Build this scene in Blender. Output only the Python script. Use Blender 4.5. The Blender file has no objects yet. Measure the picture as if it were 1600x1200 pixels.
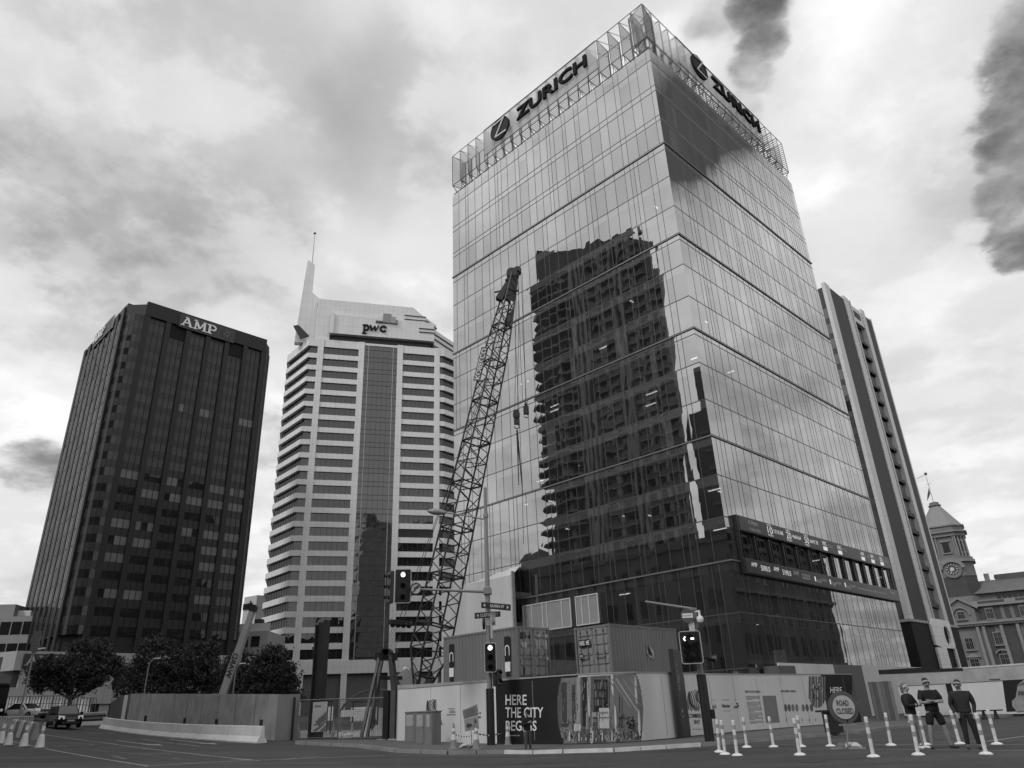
import bpy, bmesh, math, random
from math import sin, cos, pi, radians, sqrt, atan2, tan
from mathutils import Vector, Matrix

SC = bpy.context.scene
COL = SC.collection

# ------------------------------------------------------------------ camera
F, PITCH, ROLL, CZ = 1135.37, radians(24.3824), radians(2.3878), 1.45
cam_d = bpy.data.cameras.new('camera'); cam = bpy.data.objects.new('camera', cam_d); COL.objects.link(cam)
CPI, SPI, CRO, SRO = cos(PITCH), sin(PITCH), cos(ROLL), sin(ROLL)
_r0, _u0, _f0 = Vector((1, 0, 0)), Vector((0, -SPI, CPI)), Vector((0, CPI, SPI))
_r, _u = _r0 * CRO - _u0 * SRO, _r0 * SRO + _u0 * CRO
M = Matrix((_r, _u, -_f0)).transposed().to_4x4(); M.translation = Vector((0, 0, CZ))
cam.matrix_world = M
cam_d.sensor_fit = 'HORIZONTAL'; cam_d.sensor_width = 36.0; cam_d.lens = F / 1600 * 36.0
cam_d.clip_start = 0.1; cam_d.clip_end = 8000
SC.camera = cam
SC.render.resolution_x, SC.render.resolution_y = 1024, 768

# ------------------------------------------------------------------ measuring helpers (photo pixel -> place in the world)
def ray(px, py):
    X, Y = (px - 800) / F, -(py - 600) / F
    X, Y = X * CRO + Y * SRO, -X * SRO + Y * CRO
    return Vector((X, CPI - Y * SPI, SPI + Y * CPI))
def at(px, py, y):
    r = ray(px, py); t = y / r.y
    return Vector((r.x * t, y, CZ + r.z * t))
def dvp(px, py):
    return ray(px, py).normalized()

# ------------------------------------------------------------------ view, world, sun
SC.view_settings.view_transform = 'Standard'; SC.view_settings.look = 'None'
SC.view_settings.exposure = 0.0; SC.view_settings.gamma = 1.0; SC.view_settings.use_curve_mapping = False
SC.cycles.max_bounces = 8; SC.cycles.transparent_max_bounces = 12; SC.cycles.glossy_bounces = 4
SC.cycles.diffuse_bounces = 3; SC.cycles.transmission_bounces = 4
SC.cycles.caustics_reflective = False; SC.cycles.caustics_refractive = False; SC.cycles.sample_clamp_indirect = 4

SUN_EL, SUN_AZ = radians(46), radians(-127)     # sun behind thin cloud, high on the left
w = bpy.data.worlds.new('World'); SC.world = w; w.use_nodes = True
nt = w.node_tree; nt.nodes.clear(); NL = nt.links
def wn(t, **k):
    n = nt.nodes.new(t)
    for a, v in k.items(): setattr(n, a, v)
    return n
def wmath(op, a, b=None, clamp=False):
    n = wn('ShaderNodeMath', operation=op); n.use_clamp = clamp
    for i, s in enumerate((a, b)):
        if s is None: continue
        if isinstance(s, (int, float)): n.inputs[i].default_value = s
        else: NL.new(s, n.inputs[i])
    return n.outputs[0]
out = wn('ShaderNodeOutputWorld'); bg = wn('ShaderNodeBackground'); bg.inputs['Strength'].default_value = 0.1
NL.new(bg.outputs[0], out.inputs[0])
sky = wn('ShaderNodeTexSky', sky_type='NISHITA'); sky.sun_disc = False
sky.sun_elevation = SUN_EL; sky.sun_rotation = SUN_AZ; sky.altitude = 10
bw = wn('ShaderNodeRGBToBW'); NL.new(sky.outputs[0], bw.inputs[0])
tc = wn('ShaderNodeTexCoord')
# cloud plane projection: direction / (z + k)
sep = wn('ShaderNodeSeparateXYZ'); NL.new(tc.outputs['Generated'], sep.inputs[0])
zz = wmath('ADD', wmath('MAXIMUM', sep.outputs[2], 0.0), 0.22)
comb = wn('ShaderNodeCombineXYZ')
NL.new(wmath('DIVIDE', sep.outputs[0], zz), comb.inputs[0]); NL.new(wmath('DIVIDE', sep.outputs[1], zz), comb.inputs[1])
def noise(scale, detail, rough, off, dist=0.0):
    mp = wn('ShaderNodeMapping'); mp.inputs['Location'].default_value = off
    NL.new(comb.outputs[0], mp.inputs[0])
    n = wn('ShaderNodeTexNoise'); n.inputs['Scale'].default_value = scale; n.inputs['Detail'].default_value = detail
    n.inputs['Roughness'].default_value = rough; n.inputs['Distortion'].default_value = dist
    NL.new(mp.outputs[0], n.inputs['Vector']); return n
n1 = noise(1.6, 6, 0.52, (3.1, 7.7, 0.4), 0.2)
n2 = noise(4.2, 9, 0.55, (1.3, 2.2, 5.0), 0.0)
warp = noise(2.6, 6, 0.6, (9.0, 4.0, 2.0))
# direction warped a little by noise so that the patches get ragged edges
wv = wn('ShaderNodeVectorMath', operation='SUBTRACT'); NL.new(warp.outputs['Color'], wv.inputs[0]); wv.inputs[1].default_value = (0.5, 0.5, 0.5)
ws = wn('ShaderNodeVectorMath', operation='SCALE'); NL.new(wv.outputs[0], ws.inputs[0]); ws.inputs['Scale'].default_value = 0.16
wa = wn('ShaderNodeVectorMath', operation='ADD'); NL.new(tc.outputs['Generated'], wa.inputs[0]); NL.new(ws.outputs[0], wa.inputs[1])
wnm = wn('ShaderNodeVectorMath', operation='NORMALIZE'); NL.new(wa.outputs[0], wnm.inputs[0])
AV, BV = Vector((-.70947, .70473, 0)), Vector((.70473, .70947, 0))
def mirrored(px, py, n): d = dvp(px, py); return d - n * (2 * d.dot(n))      # the sky that a pane of the glass tower shows there
def blob(d, rad, sock=None):
    """1 in the middle of a patch of sky round direction d, 0 beyond rad degrees"""
    dt = wn('ShaderNodeVectorMath', operation='DOT_PRODUCT'); NL.new(wnm.outputs[0], dt.inputs[0]); dt.inputs[1].default_value = d
    mr = wn('ShaderNodeMapRange'); mr.interpolation_type = 'SMOOTHERSTEP'
    mr.inputs['From Min'].default_value = cos(radians(rad)); mr.inputs['From Max'].default_value = cos(radians(rad * 0.12))
    NL.new(dt.outputs['Value'], mr.inputs['Value']); return mr.outputs[0]
# (x, y in the photo, radius in degrees, change of brightness) : the cloud masses of that afternoon
BLOBS = [(250, 200, 17, -.13), (100, 380, 12, -.11), (1190, 70, 6.5, -.20), (1575, 230, 8, -.24), (520, 60, 8, -.05), (420, 120, 9, .03), (360, 380, 7, -.09), (620, 200, 9, -.17), (780, 140, 6, -.05), (640, 60, 9, .05),
         (30, 30, 10, .04), (560, 330, 7, .08), (690, 400, 6, .14), (40, 640, 6.5, .30), (150, 560, 7, .12), (20, 830, 5, .18), (430, 640, 5, .2), (420, 860, 5, .2),
         (1270, 60, 6, .18), (1340, 160, 10, .04), (1420, 330, 10, .04), (1110, 60, 5, .12), (1550, 800, 6, .2), (1300, 330, 6, .10),
         (1480, 560, 10, .08), (1590, 720, 5, -.05), (1440, 760, 3.5, -.12), (1500, 200, 6, .10), (1400, 40, 8, .12)]
HOLES = [(1192, 0, 3.6, .85), (1200, 60, 2.8, .85), (1188, 110, 2.6, .85), (1180, 160, 2.0, .7), (1130, 10, 2.4, .5), (1612, 60, 2.8, .8), (1596, 120, 2.8, .85), (1586, 170, 2.8, .85), (1602, 230, 3.6, .95), (1566, 272, 2.0, .8), (1594, 310, 3.0, .9), (1602, 370, 2.4, .8), (60, 730, 3.6, .9), (30, 690, 2.6, .7), (110, 770, 2.4, .6), (400, 690, 2.6, .5)]
acc = wmath('ADD', wmath('MULTIPLY', wmath('SUBTRACT', n1.outputs[0], 0.5), 0.40), 0.63)
acc = wmath('ADD', acc, wmath('MULTIPLY', wmath('SUBTRACT', n2.outputs[0], 0.5), 0.22))
# billows: soft-edged heaps of brighter cloud
def step(sock, a, b):
    m = wn('ShaderNodeMapRange'); m.interpolation_type = 'SMOOTHSTEP'; m.inputs['From Min'].default_value = a; m.inputs['From Max'].default_value = b; NL.new(sock, m.inputs['Value']); return m.outputs[0]
acc = wmath('ADD', acc, wmath('MULTIPLY', step(n2.outputs[0], .47, .60), 0.15))
n4 = noise(2.2, 9, 0.6, (7.3, 5.2, 1.0), 0.0)
acc = wmath('ADD', acc, wmath('MULTIPLY', step(n4.outputs[0], .50, .58), 0.12))
n3 = noise(11.0, 8, 0.6, (4.4, 0.3, 8.0), 0.0)
acc = wmath('ADD', acc, wmath('MULTIPLY', wmath('SUBTRACT', n3.outputs[0], 0.5), 0.12))
# extra sky brightness added behind the camera to light the facing fronts
acc = wmath('ADD', acc, wmath('MULTIPLY', wmath('MAXIMUM', wmath('MULTIPLY', sep.outputs[1], -1.0), 0.0), 0.75))
for x, y, r_, a in BLOBS:
    acc = wmath('ADD', acc, wmath('MULTIPLY', blob(dvp(x, y), r_), a))
for x, y, n_, r_, a in ((1075, 190, AV, 7, -.34), (1130, 235, AV, 7, -.34), (1185, 225, AV, 4, -.25), (1050, 285, AV, 4, -.2), (1230, 600, AV, 7, -.12), (1180, 720, AV, 6, -.10), (1200, 430, AV, 9, .28), (1300, 700, AV, 6, .25), (1210, 330, AV, 5, .22), (1120, 480, AV, 5, .15), (1370, 980, AV, 6, -.18),
                        (820, 330, BV, 6, .26), (740, 330, BV, 5, .3), (930, 220, BV, 4, .15), (960, 330, BV, 7, -.20), (900, 180, BV, 6, -.10), (740, 480, BV, 5, .22), (1030, 470, BV, 5, -.10), (790, 620, BV, 5, .16), (760, 800, BV, 4, .16), (1010, 200, BV, 4, -.1), (850, 270, BV, 4, .1), (790, 900, BV, 3, -.1)):
    acc = wmath('ADD', acc, wmath('MULTIPLY', blob(mirrored(x, y, n_), r_), a))
hole = None
for x, y, r_, a in HOLES:
    b = wmath('MULTIPLY', blob(dvp(x, y), r_), a); hole = b if hole is None else wmath('MAXIMUM', hole, b)
# brighter cloud round the veiled sun
sd = Vector((sin(SUN_AZ) * cos(SUN_EL), cos(SUN_AZ) * cos(SUN_EL), sin(SUN_EL)))
acc = wmath('ADD', acc, wmath('MULTIPLY', blob(sd, 40), 0.35))
# brightness levels off in the thickest, whitest cloud
over = wmath('MAXIMUM', wmath('SUBTRACT', acc, 0.66), 0.0)
acc = wmath('SUBTRACT', acc, wmath('MULTIPLY', over, 0.45))
cloud = wmath('MULTIPLY', wmath('MAXIMUM', acc, 0.12), 11.0)
hn = step(wmath('ADD', hole, wmath('MULTIPLY', wmath('ADD', wmath('MULTIPLY', n2.outputs[0], 1.4), wmath('MULTIPLY', n3.outputs[0], 0.6)), 1.6)), 1.75, 2.75)
hn = wmath('MULTIPLY', hn, wmath('MULTIPLY', hole, 1.5, clamp=True))
mix = wn('ShaderNodeMix'); mix.data_type = 'FLOAT'
NL.new(hn, mix.inputs[0]); NL.new(cloud, mix.inputs[2]); NL.new(wmath('MULTIPLY', bw.outputs[0], 0.9), mix.inputs[3])
cc = wn('ShaderNodeCombineColor')
for i in range(3): NL.new(mix.outputs[0], cc.inputs[i])
NL.new(cc.outputs[0], bg.inputs['Color'])

sl = bpy.data.lights.new('sun', 'SUN'); sl.energy = 1.5; sl.angle = radians(12); sl.color = (1, 1, 1)
so = bpy.data.objects.new('sun', sl); COL.objects.link(so); so.rotation_euler = (-sd).to_track_quat('-Z', 'Y').to_euler(); so.location = (0, 0, 150)

# ------------------------------------------------------------------ materials (the photograph is black and white: neutral greys)
MATS = {}
def _nodes(name):
    m = bpy.data.materials.new(name); m.use_nodes = True; t = m.node_tree
    for n in list(t.nodes): t.nodes.remove(n)
    o = t.nodes.new('ShaderNodeOutputMaterial'); return m, t, o
def mat(name, v, rough=0.6, var=0.15, scale=2.0, metal=0.0, bump=0.0, spec=0.5, streak=False, v2=None, fine=0.0, ior=1.45):
    """grey v with procedural unevenness; streak stretches the noise vertically (rain marks)"""
    if name in MATS: return MATS[name]
    m, t, o = _nodes(name); L = t.links
    p = t.nodes.new('ShaderNodeBsdfPrincipled'); L.new(p.outputs[0], o.inputs[0])
    p.inputs['Metallic'].default_value = metal; p.inputs['Specular IOR Level'].default_value = spec; p.inputs['IOR'].default_value = ior
    tcn = t.nodes.new('ShaderNodeTexCoord'); mp = t.nodes.new('ShaderNodeMapping'); L.new(tcn.outputs['Object'], mp.inputs[0])
    if streak: mp.inputs['Scale'].default_value = (1, 1, 0.15)
    n = t.nodes.new('ShaderNodeTexNoise'); n.inputs['Scale'].default_value = scale; n.inputs['Detail'].default_value = 6; n.inputs['Roughness'].default_value = 0.65
    L.new(mp.outputs[0], n.inputs['Vector'])
    mr = t.nodes.new('ShaderNodeMapRange'); mr.inputs['From Min'].default_value = 0.3; mr.inputs['From Max'].default_value = 0.7
    lo, hi = (v * (1 - var), v * (1 + var)) if v2 is None else (v, v2)
    mr.inputs['To Min'].default_value = lo; mr.inputs['To Max'].default_value = min(hi, .95); L.new(n.outputs[0], mr.inputs[0])
    src = mr.outputs[0]
    if fine:
        nf = t.nodes.new('ShaderNodeTexNoise'); nf.inputs['Scale'].default_value = scale * 40; nf.inputs['Detail'].default_value = 3; L.new(tcn.outputs['Object'], nf.inputs['Vector'])
        f1 = t.nodes.new('ShaderNodeMapRange'); f1.inputs['From Min'].default_value = .3; f1.inputs['From Max'].default_value = .7
        f1.inputs['To Min'].default_value = 1 - fine; f1.inputs['To Max'].default_value = 1 + fine; L.new(nf.outputs[0], f1.inputs[0])
        mu = t.nodes.new('ShaderNodeMath'); mu.operation = 'MULTIPLY'; L.new(src, mu.inputs[0]); L.new(f1.outputs[0], mu.inputs[1]); src = mu.outputs[0]
    c = t.nodes.new('ShaderNodeCombineColor')
    for i in range(3): L.new(src, c.inputs[i])
    L.new(c.outputs[0], p.inputs['Base Color'])
    r2 = t.nodes.new('ShaderNodeMapRange'); r2.inputs['To Min'].default_value = max(0.02, rough * 0.85); r2.inputs['To Max'].default_value = min(1, rough * 1.15)
    L.new(n.outputs[0], r2.inputs[0]); L.new(r2.outputs[0], p.inputs['Roughness'])
    if bump:
        b = t.nodes.new('ShaderNodeBump'); b.inputs['Strength'].default_value = bump; b.inputs['Distance'].default_value = 0.02
        nb = t.nodes.new('ShaderNodeTexNoise'); nb.inputs['Scale'].default_value = scale * 12; nb.inputs['Detail'].default_value = 4
        L.new(tcn.outputs['Object'], nb.inputs['Vector']); L.new(nb.outputs[0], b.inputs['Height']); L.new(b.outputs[0], p.inputs['Normal'])
    MATS[name] = m; return m
def glass(name, refl, trans=0.0, tint=0.02, rough=0.0, wob=0.02, wscale=0.35):
    """coated facade glass: mirror part, see-through part, dark body"""
    if name in MATS: return MATS[name]
    m, t, o = _nodes(name); L = t.links
    g = t.nodes.new('ShaderNodeBsdfGlossy'); g.inputs['Roughness'].default_value = rough; g.inputs['Color'].default_value = (1, 1, 1, 1)
    d = t.nodes.new('ShaderNodeBsdfDiffuse'); d.inputs['Color'].default_value = (tint, tint, tint, 1)
    tr = t.nodes.new('ShaderNodeBsdfTransparent'); tr.inputs['Color'].default_value = (trans,) * 3 + (1,)
    under = t.nodes.new('ShaderNodeAddShader') if trans else None
    if trans: L.new(d.outputs[0], under.inputs[0]); L.new(tr.outputs[0], under.inputs[1]); us = under.outputs[0]
    else: us = d.outputs[0]
    fr = t.nodes.new('ShaderNodeLayerWeight'); fr.inputs['Blend'].default_value = 0.22
    mr = t.nodes.new('ShaderNodeMapRange'); mr.inputs['To Min'].default_value = refl; mr.inputs['To Max'].default_value = min(1, refl * 1.2 + .35); L.new(fr.outputs['Fresnel'], mr.inputs[0])
    mx = t.nodes.new('ShaderNodeMixShader'); L.new(mr.outputs[0], mx.inputs[0]); L.new(us, mx.inputs[1]); L.new(g.outputs[0], mx.inputs[2]); L.new(mx.outputs[0], o.inputs[0])
    tcn = t.nodes.new('ShaderNodeTexCoord'); n = t.nodes.new('ShaderNodeTexNoise'); n.inputs['Scale'].default_value = wscale; n.inputs['Detail'].default_value = 2
    L.new(tcn.outputs['Object'], n.inputs['Vector'])
    b = t.nodes.new('ShaderNodeBump'); b.inputs['Strength'].default_value = 1.0; b.inputs['Distance'].default_value = wob; L.new(n.outputs[0], b.inputs['Height'])
    L.new(b.outputs[0], g.inputs['Normal'])
    MATS[name] = m; return m
def emit(name, v, s=1.0):
    if name in MATS: return MATS[name]
    m, t, o = _nodes(name); e = t.nodes.new('ShaderNodeEmission'); e.inputs[0].default_value = (v, v, v, 1); e.inputs[1].default_value = s
    t.links.new(e.outputs[0], o.inputs[0]); MATS[name] = m; return m

# ------------------------------------------------------------------ mesh builder
class MB:
    def __init__(s): s.v = []; s.f = []; s.mi = []; s.cur = 0
    def face(s, pts, flip=False):
        i = len(s.v); s.v += [tuple(p) for p in pts]; idx = list(range(i, i + len(pts)))
        s.f.append(idx[::-1] if flip else idx); s.mi.append(s.cur); return s
    def box(s, x0, x1, y0, y1, z0, z1):
        return s.hexa([(x0, y0, z0), (x1, y0, z0), (x1, y1, z0), (x0, y1, z0), (x0, y0, z1), (x1, y0, z1), (x1, y1, z1), (x0, y1, z1)])
    def hexa(s, p):
        i = len(s.v); s.v += [tuple(q) for q in p]
        for q in ((3, 2, 1, 0), (4, 5, 6, 7), (0, 1, 5, 4), (1, 2, 6, 5), (2, 3, 7, 6), (3, 0, 4, 7)):
            s.f.append([i + a for a in q]); s.mi.append(s.cur)
        return s
    def obox(s, c, ax, ay, az, hx, hy, hz):
        c = Vector(c); ax, ay, az = Vector(ax) * hx, Vector(ay) * hy, Vector(az) * hz
        return s.hexa([c - ax - ay - az, c + ax - ay - az, c + ax + ay - az, c - ax + ay - az, c - ax - ay + az, c + ax - ay + az, c + ax + ay + az, c - ax + ay + az])
    def bar(s, a, b, w, h=None, up=(0, 0, 1)):
        a, b = Vector(a), Vector(b); d = (b - a); l = d.length
        if l < 1e-6: return s
        d /= l; u = Vector(up)
        if abs(d.dot(u)) > 0.97: u = Vector((1, 0, 0))
        x = d.cross(u).normalized(); y = x.cross(d).normalized(); h = h or w
        return s.obox((a + b) / 2, x, d, y, w / 2, l / 2, h / 2)
    def tube(s, a, b, r, r2=None, n=10, caps=True):
        a, b = Vector(a), Vector(b); d = (b - a).normalized(); r2 = r if r2 is None else r2
        u = Vector((0, 0, 1)) if abs(d.z) < .95 else Vector((1, 0, 0))
        x = d.cross(u).normalized(); y = x.cross(d); i = len(s.v)
        for c, rr in ((a, r), (b, r2)):
            for k in range(n):
                t = 2 * pi * k / n; s.v.append(tuple(c + (x * cos(t) + y * sin(t)) * rr))
        for k in range(n):
            k2 = (k + 1) % n; s.f.append([i + k, i + k2, i + n + k2, i + n + k]); s.mi.append(s.cur)
        if caps:
            s.f.append([i + k for k in range(n)][::-1]); s.mi.append(s.cur); s.f.append([i + n + k for k in range(n)]); s.mi.append(s.cur)
        return s
    def path(s, pts, r, n=8):
        for a, b in zip(pts, pts[1:]): s.tube(a, b, r, r, n)
        return s
    def lathe(s, prof, n=16, c=(0, 0, 0)):
        """prof: list of (r, z)"""
        i = len(s.v); m = len(prof)
        for r, z in prof:
            for k in range(n):
                t = 2 * pi * k / n; s.v.append((c[0] + r * cos(t), c[1] + r * sin(t), c[2] + z))
        for j in range(m - 1):
            for k in range(n):
                k2 = (k + 1) % n; s.f.append([i + j * n + k, i + j * n + k2, i + (j + 1) * n + k2, i + (j + 1) * n + k]); s.mi.append(s.cur)
        s.f.append([i + k for k in range(n)][::-1]); s.mi.append(s.cur); s.f.append([i + (m - 1) * n + k for k in range(n)]); s.mi.append(s.cur)
        return s
    def prism(s, pts, z0, z1):
        """ccw outline in xy raised z0..z1"""
        n = len(pts); i = len(s.v)
        for z in (z0, z1):
            for p in pts: s.v.append((p[0], p[1], z))
        s.f.append([i + k for k in range(n)][::-1]); s.f.append([i + n + k for k in range(n)]); s.mi += [s.cur] * 2
        for k in range(n):
            k2 = (k + 1) % n; s.f.append([i + k, i + k2, i + n + k2, i + n + k]); s.mi.append(s.cur)
        return s
    def slab(s, pts, n_vec, th):
        """planar outline of 3D points thickened along n_vec"""
        nv = Vector(n_vec) * th; n = len(pts); i = len(s.v)
        for q in pts: s.v.append(tuple(q))
        for q in pts: s.v.append(tuple(Vector(q) + nv))
        s.f.append([i + k for k in range(n)][::-1]); s.f.append([i + n + k for k in range(n)]); s.mi += [s.cur] * 2
        for k in range(n):
            k2 = (k + 1) % n; s.f.append([i + k, i + k2, i + n + k2, i + n + k]); s.mi.append(s.cur)
        return s
    def build(s, name, m, parent=None, smooth=False, loc=None, rotz=None, fix=True):
        me = bpy.data.meshes.new(name); me.from_pydata(s.v, [], s.f)
        ms = m if isinstance(m, (list, tuple)) else [m]
        for q in ms: me.materials.append(q)
        me.polygons.foreach_set('material_index', s.mi)
        if fix:
            bm = bmesh.new(); bm.from_mesh(me); bmesh.ops.recalc_face_normals(bm, faces=bm.faces); bm.to_mesh(me); bm.free()
        if smooth: me.polygons.foreach_set('use_smooth', [True] * len(me.polygons))
        me.update(); o = bpy.data.objects.new(name, me); COL.objects.link(o)
        if parent: o.parent = parent
        if loc is not None: o.location = loc
        if rotz is not None: o.rotation_euler = (0, 0, rotz)
        return o
def tag(o, label=None, cat=None, group=None, kind=None):
    if label: o['label'] = label
    if cat: o['category'] = cat
    if group: o['group'] = group
    if kind: o['kind'] = kind
    return o
def thing(name, label, cat, loc=(0, 0, 0), rz=0, group=None):
    o = bpy.data.objects.new(name, None); COL.objects.link(o); o.location = loc; o.rotation_euler = (0, 0, rz); o.empty_display_size = 0.3
    return tag(o, label, cat, group)
KIDS = {}
def copy_tree(o, loc, rz=None, label=None):
    def cp_(a, par):
        c = a.copy(); COL.objects.link(c)
        if par is not None: c.parent = par
        for ch in a.children: cp_(ch, c)
        return c
    c = cp_(o, None); c.location = loc
    if rz is not None: c.rotation_euler = (0, 0, rz)
    if label: c['label'] = label
    return c
def cyl_obj(name, m, parent, *a, **k): return MB().tube(*a, **k).build(name, m, parent, smooth=False)

_tcache = {}
def text_verts(s, bold=0.0, shear=0.0):
    key = (s, bold, shear)
    if key in _tcache: return _tcache[key]
    cu = bpy.data.curves.new('lettering', 'FONT'); cu.body = s; cu.size = 1; cu.offset = bold; cu.shear = shear; cu.resolution_u = 3
    ob = bpy.data.objects.new('lettering', cu); COL.objects.link(ob)
    bpy.context.view_layer.update()
    dg = bpy.context.evaluated_depsgraph_get()
    me = bpy.data.meshes.new_from_object(ob.evaluated_get(dg))
    vs = [tuple(v.co) for v in me.vertices]; fs = [list(p.vertices) for p in me.polygons]
    bpy.data.objects.remove(ob); bpy.data.curves.remove(cu); bpy.data.meshes.remove(me)
    x0 = min(v[0] for v in vs); x1 = max(v[0] for v in vs); y0 = min(v[1] for v in vs); y1 = max(v[1] for v in vs)
    vs = [((v[0] - x0) / (x1 - x0), (v[1] - y0) / (y1 - y0)) for v in vs]
    _tcache[key] = (vs, fs); return _tcache[key]
def add_text(mb, s, fn, bold=0.0, shear=0.0):
    """fn maps (u, v) in 0..1 to a 3D point"""
    vs, fs = text_verts(s, bold, shear); i = len(mb.v)
    mb.v += [tuple(fn(u, v)) for u, v in vs]
    for f in fs: mb.f.append([i + a for a in f]); mb.mi.append(mb.cur)
    return mb
def flat(o3, ux, uz, w_, h_):
    o3, ux, uz = Vector(o3), Vector(ux), Vector(uz)
    return lambda u, v: o3 + ux * (u * w_) + uz * (v * h_)
def thick(o, th):
    md = o.modifiers.new('Solidify', 'SOLIDIFY'); md.thickness = th; md.offset = 0; return o
def bevel(o, w_, seg=2):
    md = o.modifiers.new('Bevel', 'BEVEL'); md.width = w_; md.segments = seg; md.limit_method = 'ANGLE'; md.angle_limit = radians(40); return o

# ------------------------------------------------------------------ ground: level on the right, climbing gently to the left
def gz0(x):
    if x >= 0: return 0.0
    a = min(-x, 60.0); z = 0.035 * a
    if a > 20: z += 0.0017 * (min(a, 45) - 20) ** 2
    return z
XS = [-4000, -1500, -600, -300, -200, -150, -120, -100] + list(range(-90, 62, 2)) + [70, 90, 120, 200, 400, 1000, 4000]
GX = [gz0(x) for x in XS]
def gz(x, y=0):
    for i in range(len(XS) - 1):
        if x <= XS[i + 1]:
            t = (x - XS[i]) / (XS[i + 1] - XS[i]); t = max(0, t); return GX[i] + (GX[i + 1] - GX[i]) * t
    return 0.0
def gp(px, py, h=0.0):
    """where the sight line through a photo pixel meets the ground (raised by h)"""
    r = ray(px, py); lo, hi = 2.0, 400.0
    for _ in range(60):
        m_ = (lo + hi) / 2; p = Vector((0, 0, CZ)) + r * m_
        if p.z > gz(p.x) + h: lo = m_
        else: hi = m_
    return Vector((p.x, p.y, gz(p.x)))

YS = [-4000, -1000, -300, -100, -40, 0, 20, 40, 60, 80, 120, 200, 400, 1000, 4000]
asph = mat('asphalt', 0.046, 0.85, 0.34, 0.22, bump=0.35, fine=0.22, spec=0.3)
# long streaks polished and stained along the lanes
_t = asph.node_tree; _p = [n for n in _t.nodes if n.type == 'BSDF_PRINCIPLED'][0]; _l = _p.inputs['Base Color'].links[0].from_socket
_tc = _t.nodes.new('ShaderNodeTexCoord'); _mp = _t.nodes.new('ShaderNodeMapping'); _mp.inputs['Rotation'].default_value = (0, 0, radians(-28)); _mp.inputs['Scale'].default_value = (.035, .9, 1)
_t.links.new(_tc.outputs['Object'], _mp.inputs[0]); _n = _t.nodes.new('ShaderNodeTexNoise'); _n.inputs['Scale'].default_value = 1; _n.inputs['Detail'].default_value = 5; _t.links.new(_mp.outputs[0], _n.inputs['Vector'])
_r = _t.nodes.new('ShaderNodeMapRange'); _r.inputs['From Min'].default_value = .3; _r.inputs['From Max'].default_value = .7; _r.inputs['To Min'].default_value = .72; _r.inputs['To Max'].default_value = 1.3; _t.links.new(_n.outputs[0], _r.inputs[0])
_s = _t.nodes.new('ShaderNodeVectorMath'); _s.operation = 'SCALE'; _t.links.new(_l, _s.inputs[0]); _t.links.new(_r.outputs[0], _s.inputs['Scale']); _t.links.new(_s.outputs[0], _p.inputs['Base Color'])
gb = MB()
gb.v = [(x, y, GX[i]) for y in YS for i, x in enumerate(XS)]
nx = len(XS)
for j in range(len(YS) - 1):
    for i in range(nx - 1): gb.f.append([j * nx + i, j * nx + i + 1, (j + 1) * nx + i + 1, (j + 1) * nx + i]); gb.mi.append(0)
tag(gb.build('road', asph, fix=False), kind='structure')
# ================================================================== BUILDINGS
class Grid:
    """panes that share their corners: one continuous sheet"""
    def __init__(s): s.v = []; s.f = []; s.m = []; s.i = {}
    def p(s, q, j):
        k = tuple(round(c, 3) for c in q)
        if k not in s.i:
            s.i[k] = len(s.v); r_ = rnd.uniform(-j, j) if j else 0
            s.v.append((q[0] + (r_ if s.side else 0), q[1] + (0 if s.side else r_), q[2]))
        return s.i[k]
    def quad(s, a, b, c, d, m=0, j=0, side=False):
        s.side = side; s.f.append([s.p(x, j) for x in ((d, c, b, a) if side else (a, b, c, d))]); s.m.append(m)
    def build(s, name, ms, par):
        me = bpy.data.meshes.new(name); me.from_pydata(s.v, [], s.f)
        for q in ms: me.materials.append(q)
        me.polygons.foreach_set('material_index', s.m); me.update(calc_edges=True); me.validate(); o = bpy.data.objects.new(name, me); COL.objects.link(o); o.parent = par; return o
GRID = atan2(.70947, .70473)                       # street grid: local +x runs away to the right, local +y away to the left
C0 = Vector((17.493, 61.048, 0))
rnd = random.Random(4)
m_mull = mat('mullion', 0.07, 0.4, 0.1, 1.0); m_ledge = mat('ledge_metal', 0.22, 0.35, 0.1, 1.0, metal=0.4)
g_tower = glass('tower_glass', 0.40, trans=0.30, tint=0.02, wob=0.006, wscale=0.25); g_frit = glass('fritted_glass', 0.40, trans=0.05, tint=0.085, wob=0.006, wscale=0.25)
m_slab = mat('slab_soffit', 0.30, 0.8, 0.1, 0.5); m_spand = mat('spandrel', 0.55, 0.7, 0.08, 0.6); m_core = mat('core_wall', 0.25, 0.8, 0.1, 0.4)
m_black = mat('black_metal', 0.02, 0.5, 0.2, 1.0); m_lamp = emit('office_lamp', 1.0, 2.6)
W = 35.35
g_tw2 = glass('tower_glass_paler', 0.43, trans=0.26, tint=0.026, wob=0.007, wscale=0.3); g_tw3 = glass('tower_glass_deeper', 0.37, trans=0.34, tint=0.012, wob=0.006, wscale=0.3); g_tw4 = glass('tower_glass_blind', 0.37, trans=0.10, tint=0.09, wob=0.006, wscale=0.3)
T = thing('office_tower', 'tall square tower of mirror glass with a lattice sign screen round its roof', 'office building', C0, GRID)
levels = [0.0, 4.0, 8.18, 12.35, 16.0, 19.7, 23.3, 26.85, 30.56, 34.2, 37.75, 41.44, 45.05, 48.6, 52.45, 57.0, 61.0, 65.45, 69.3, 71.1]
bands = [12.35, 23.3, 34.2, 45.05, 57.0]
extra = [56.15, 60.3, 64.65, 44.4, 33.55]
blocks = [(0, 12.35), (12.35, 23.3), (23.3, 34.2), (34.2, 45.05), (45.05, 57.0), (57.0, 71.1)]
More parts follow.
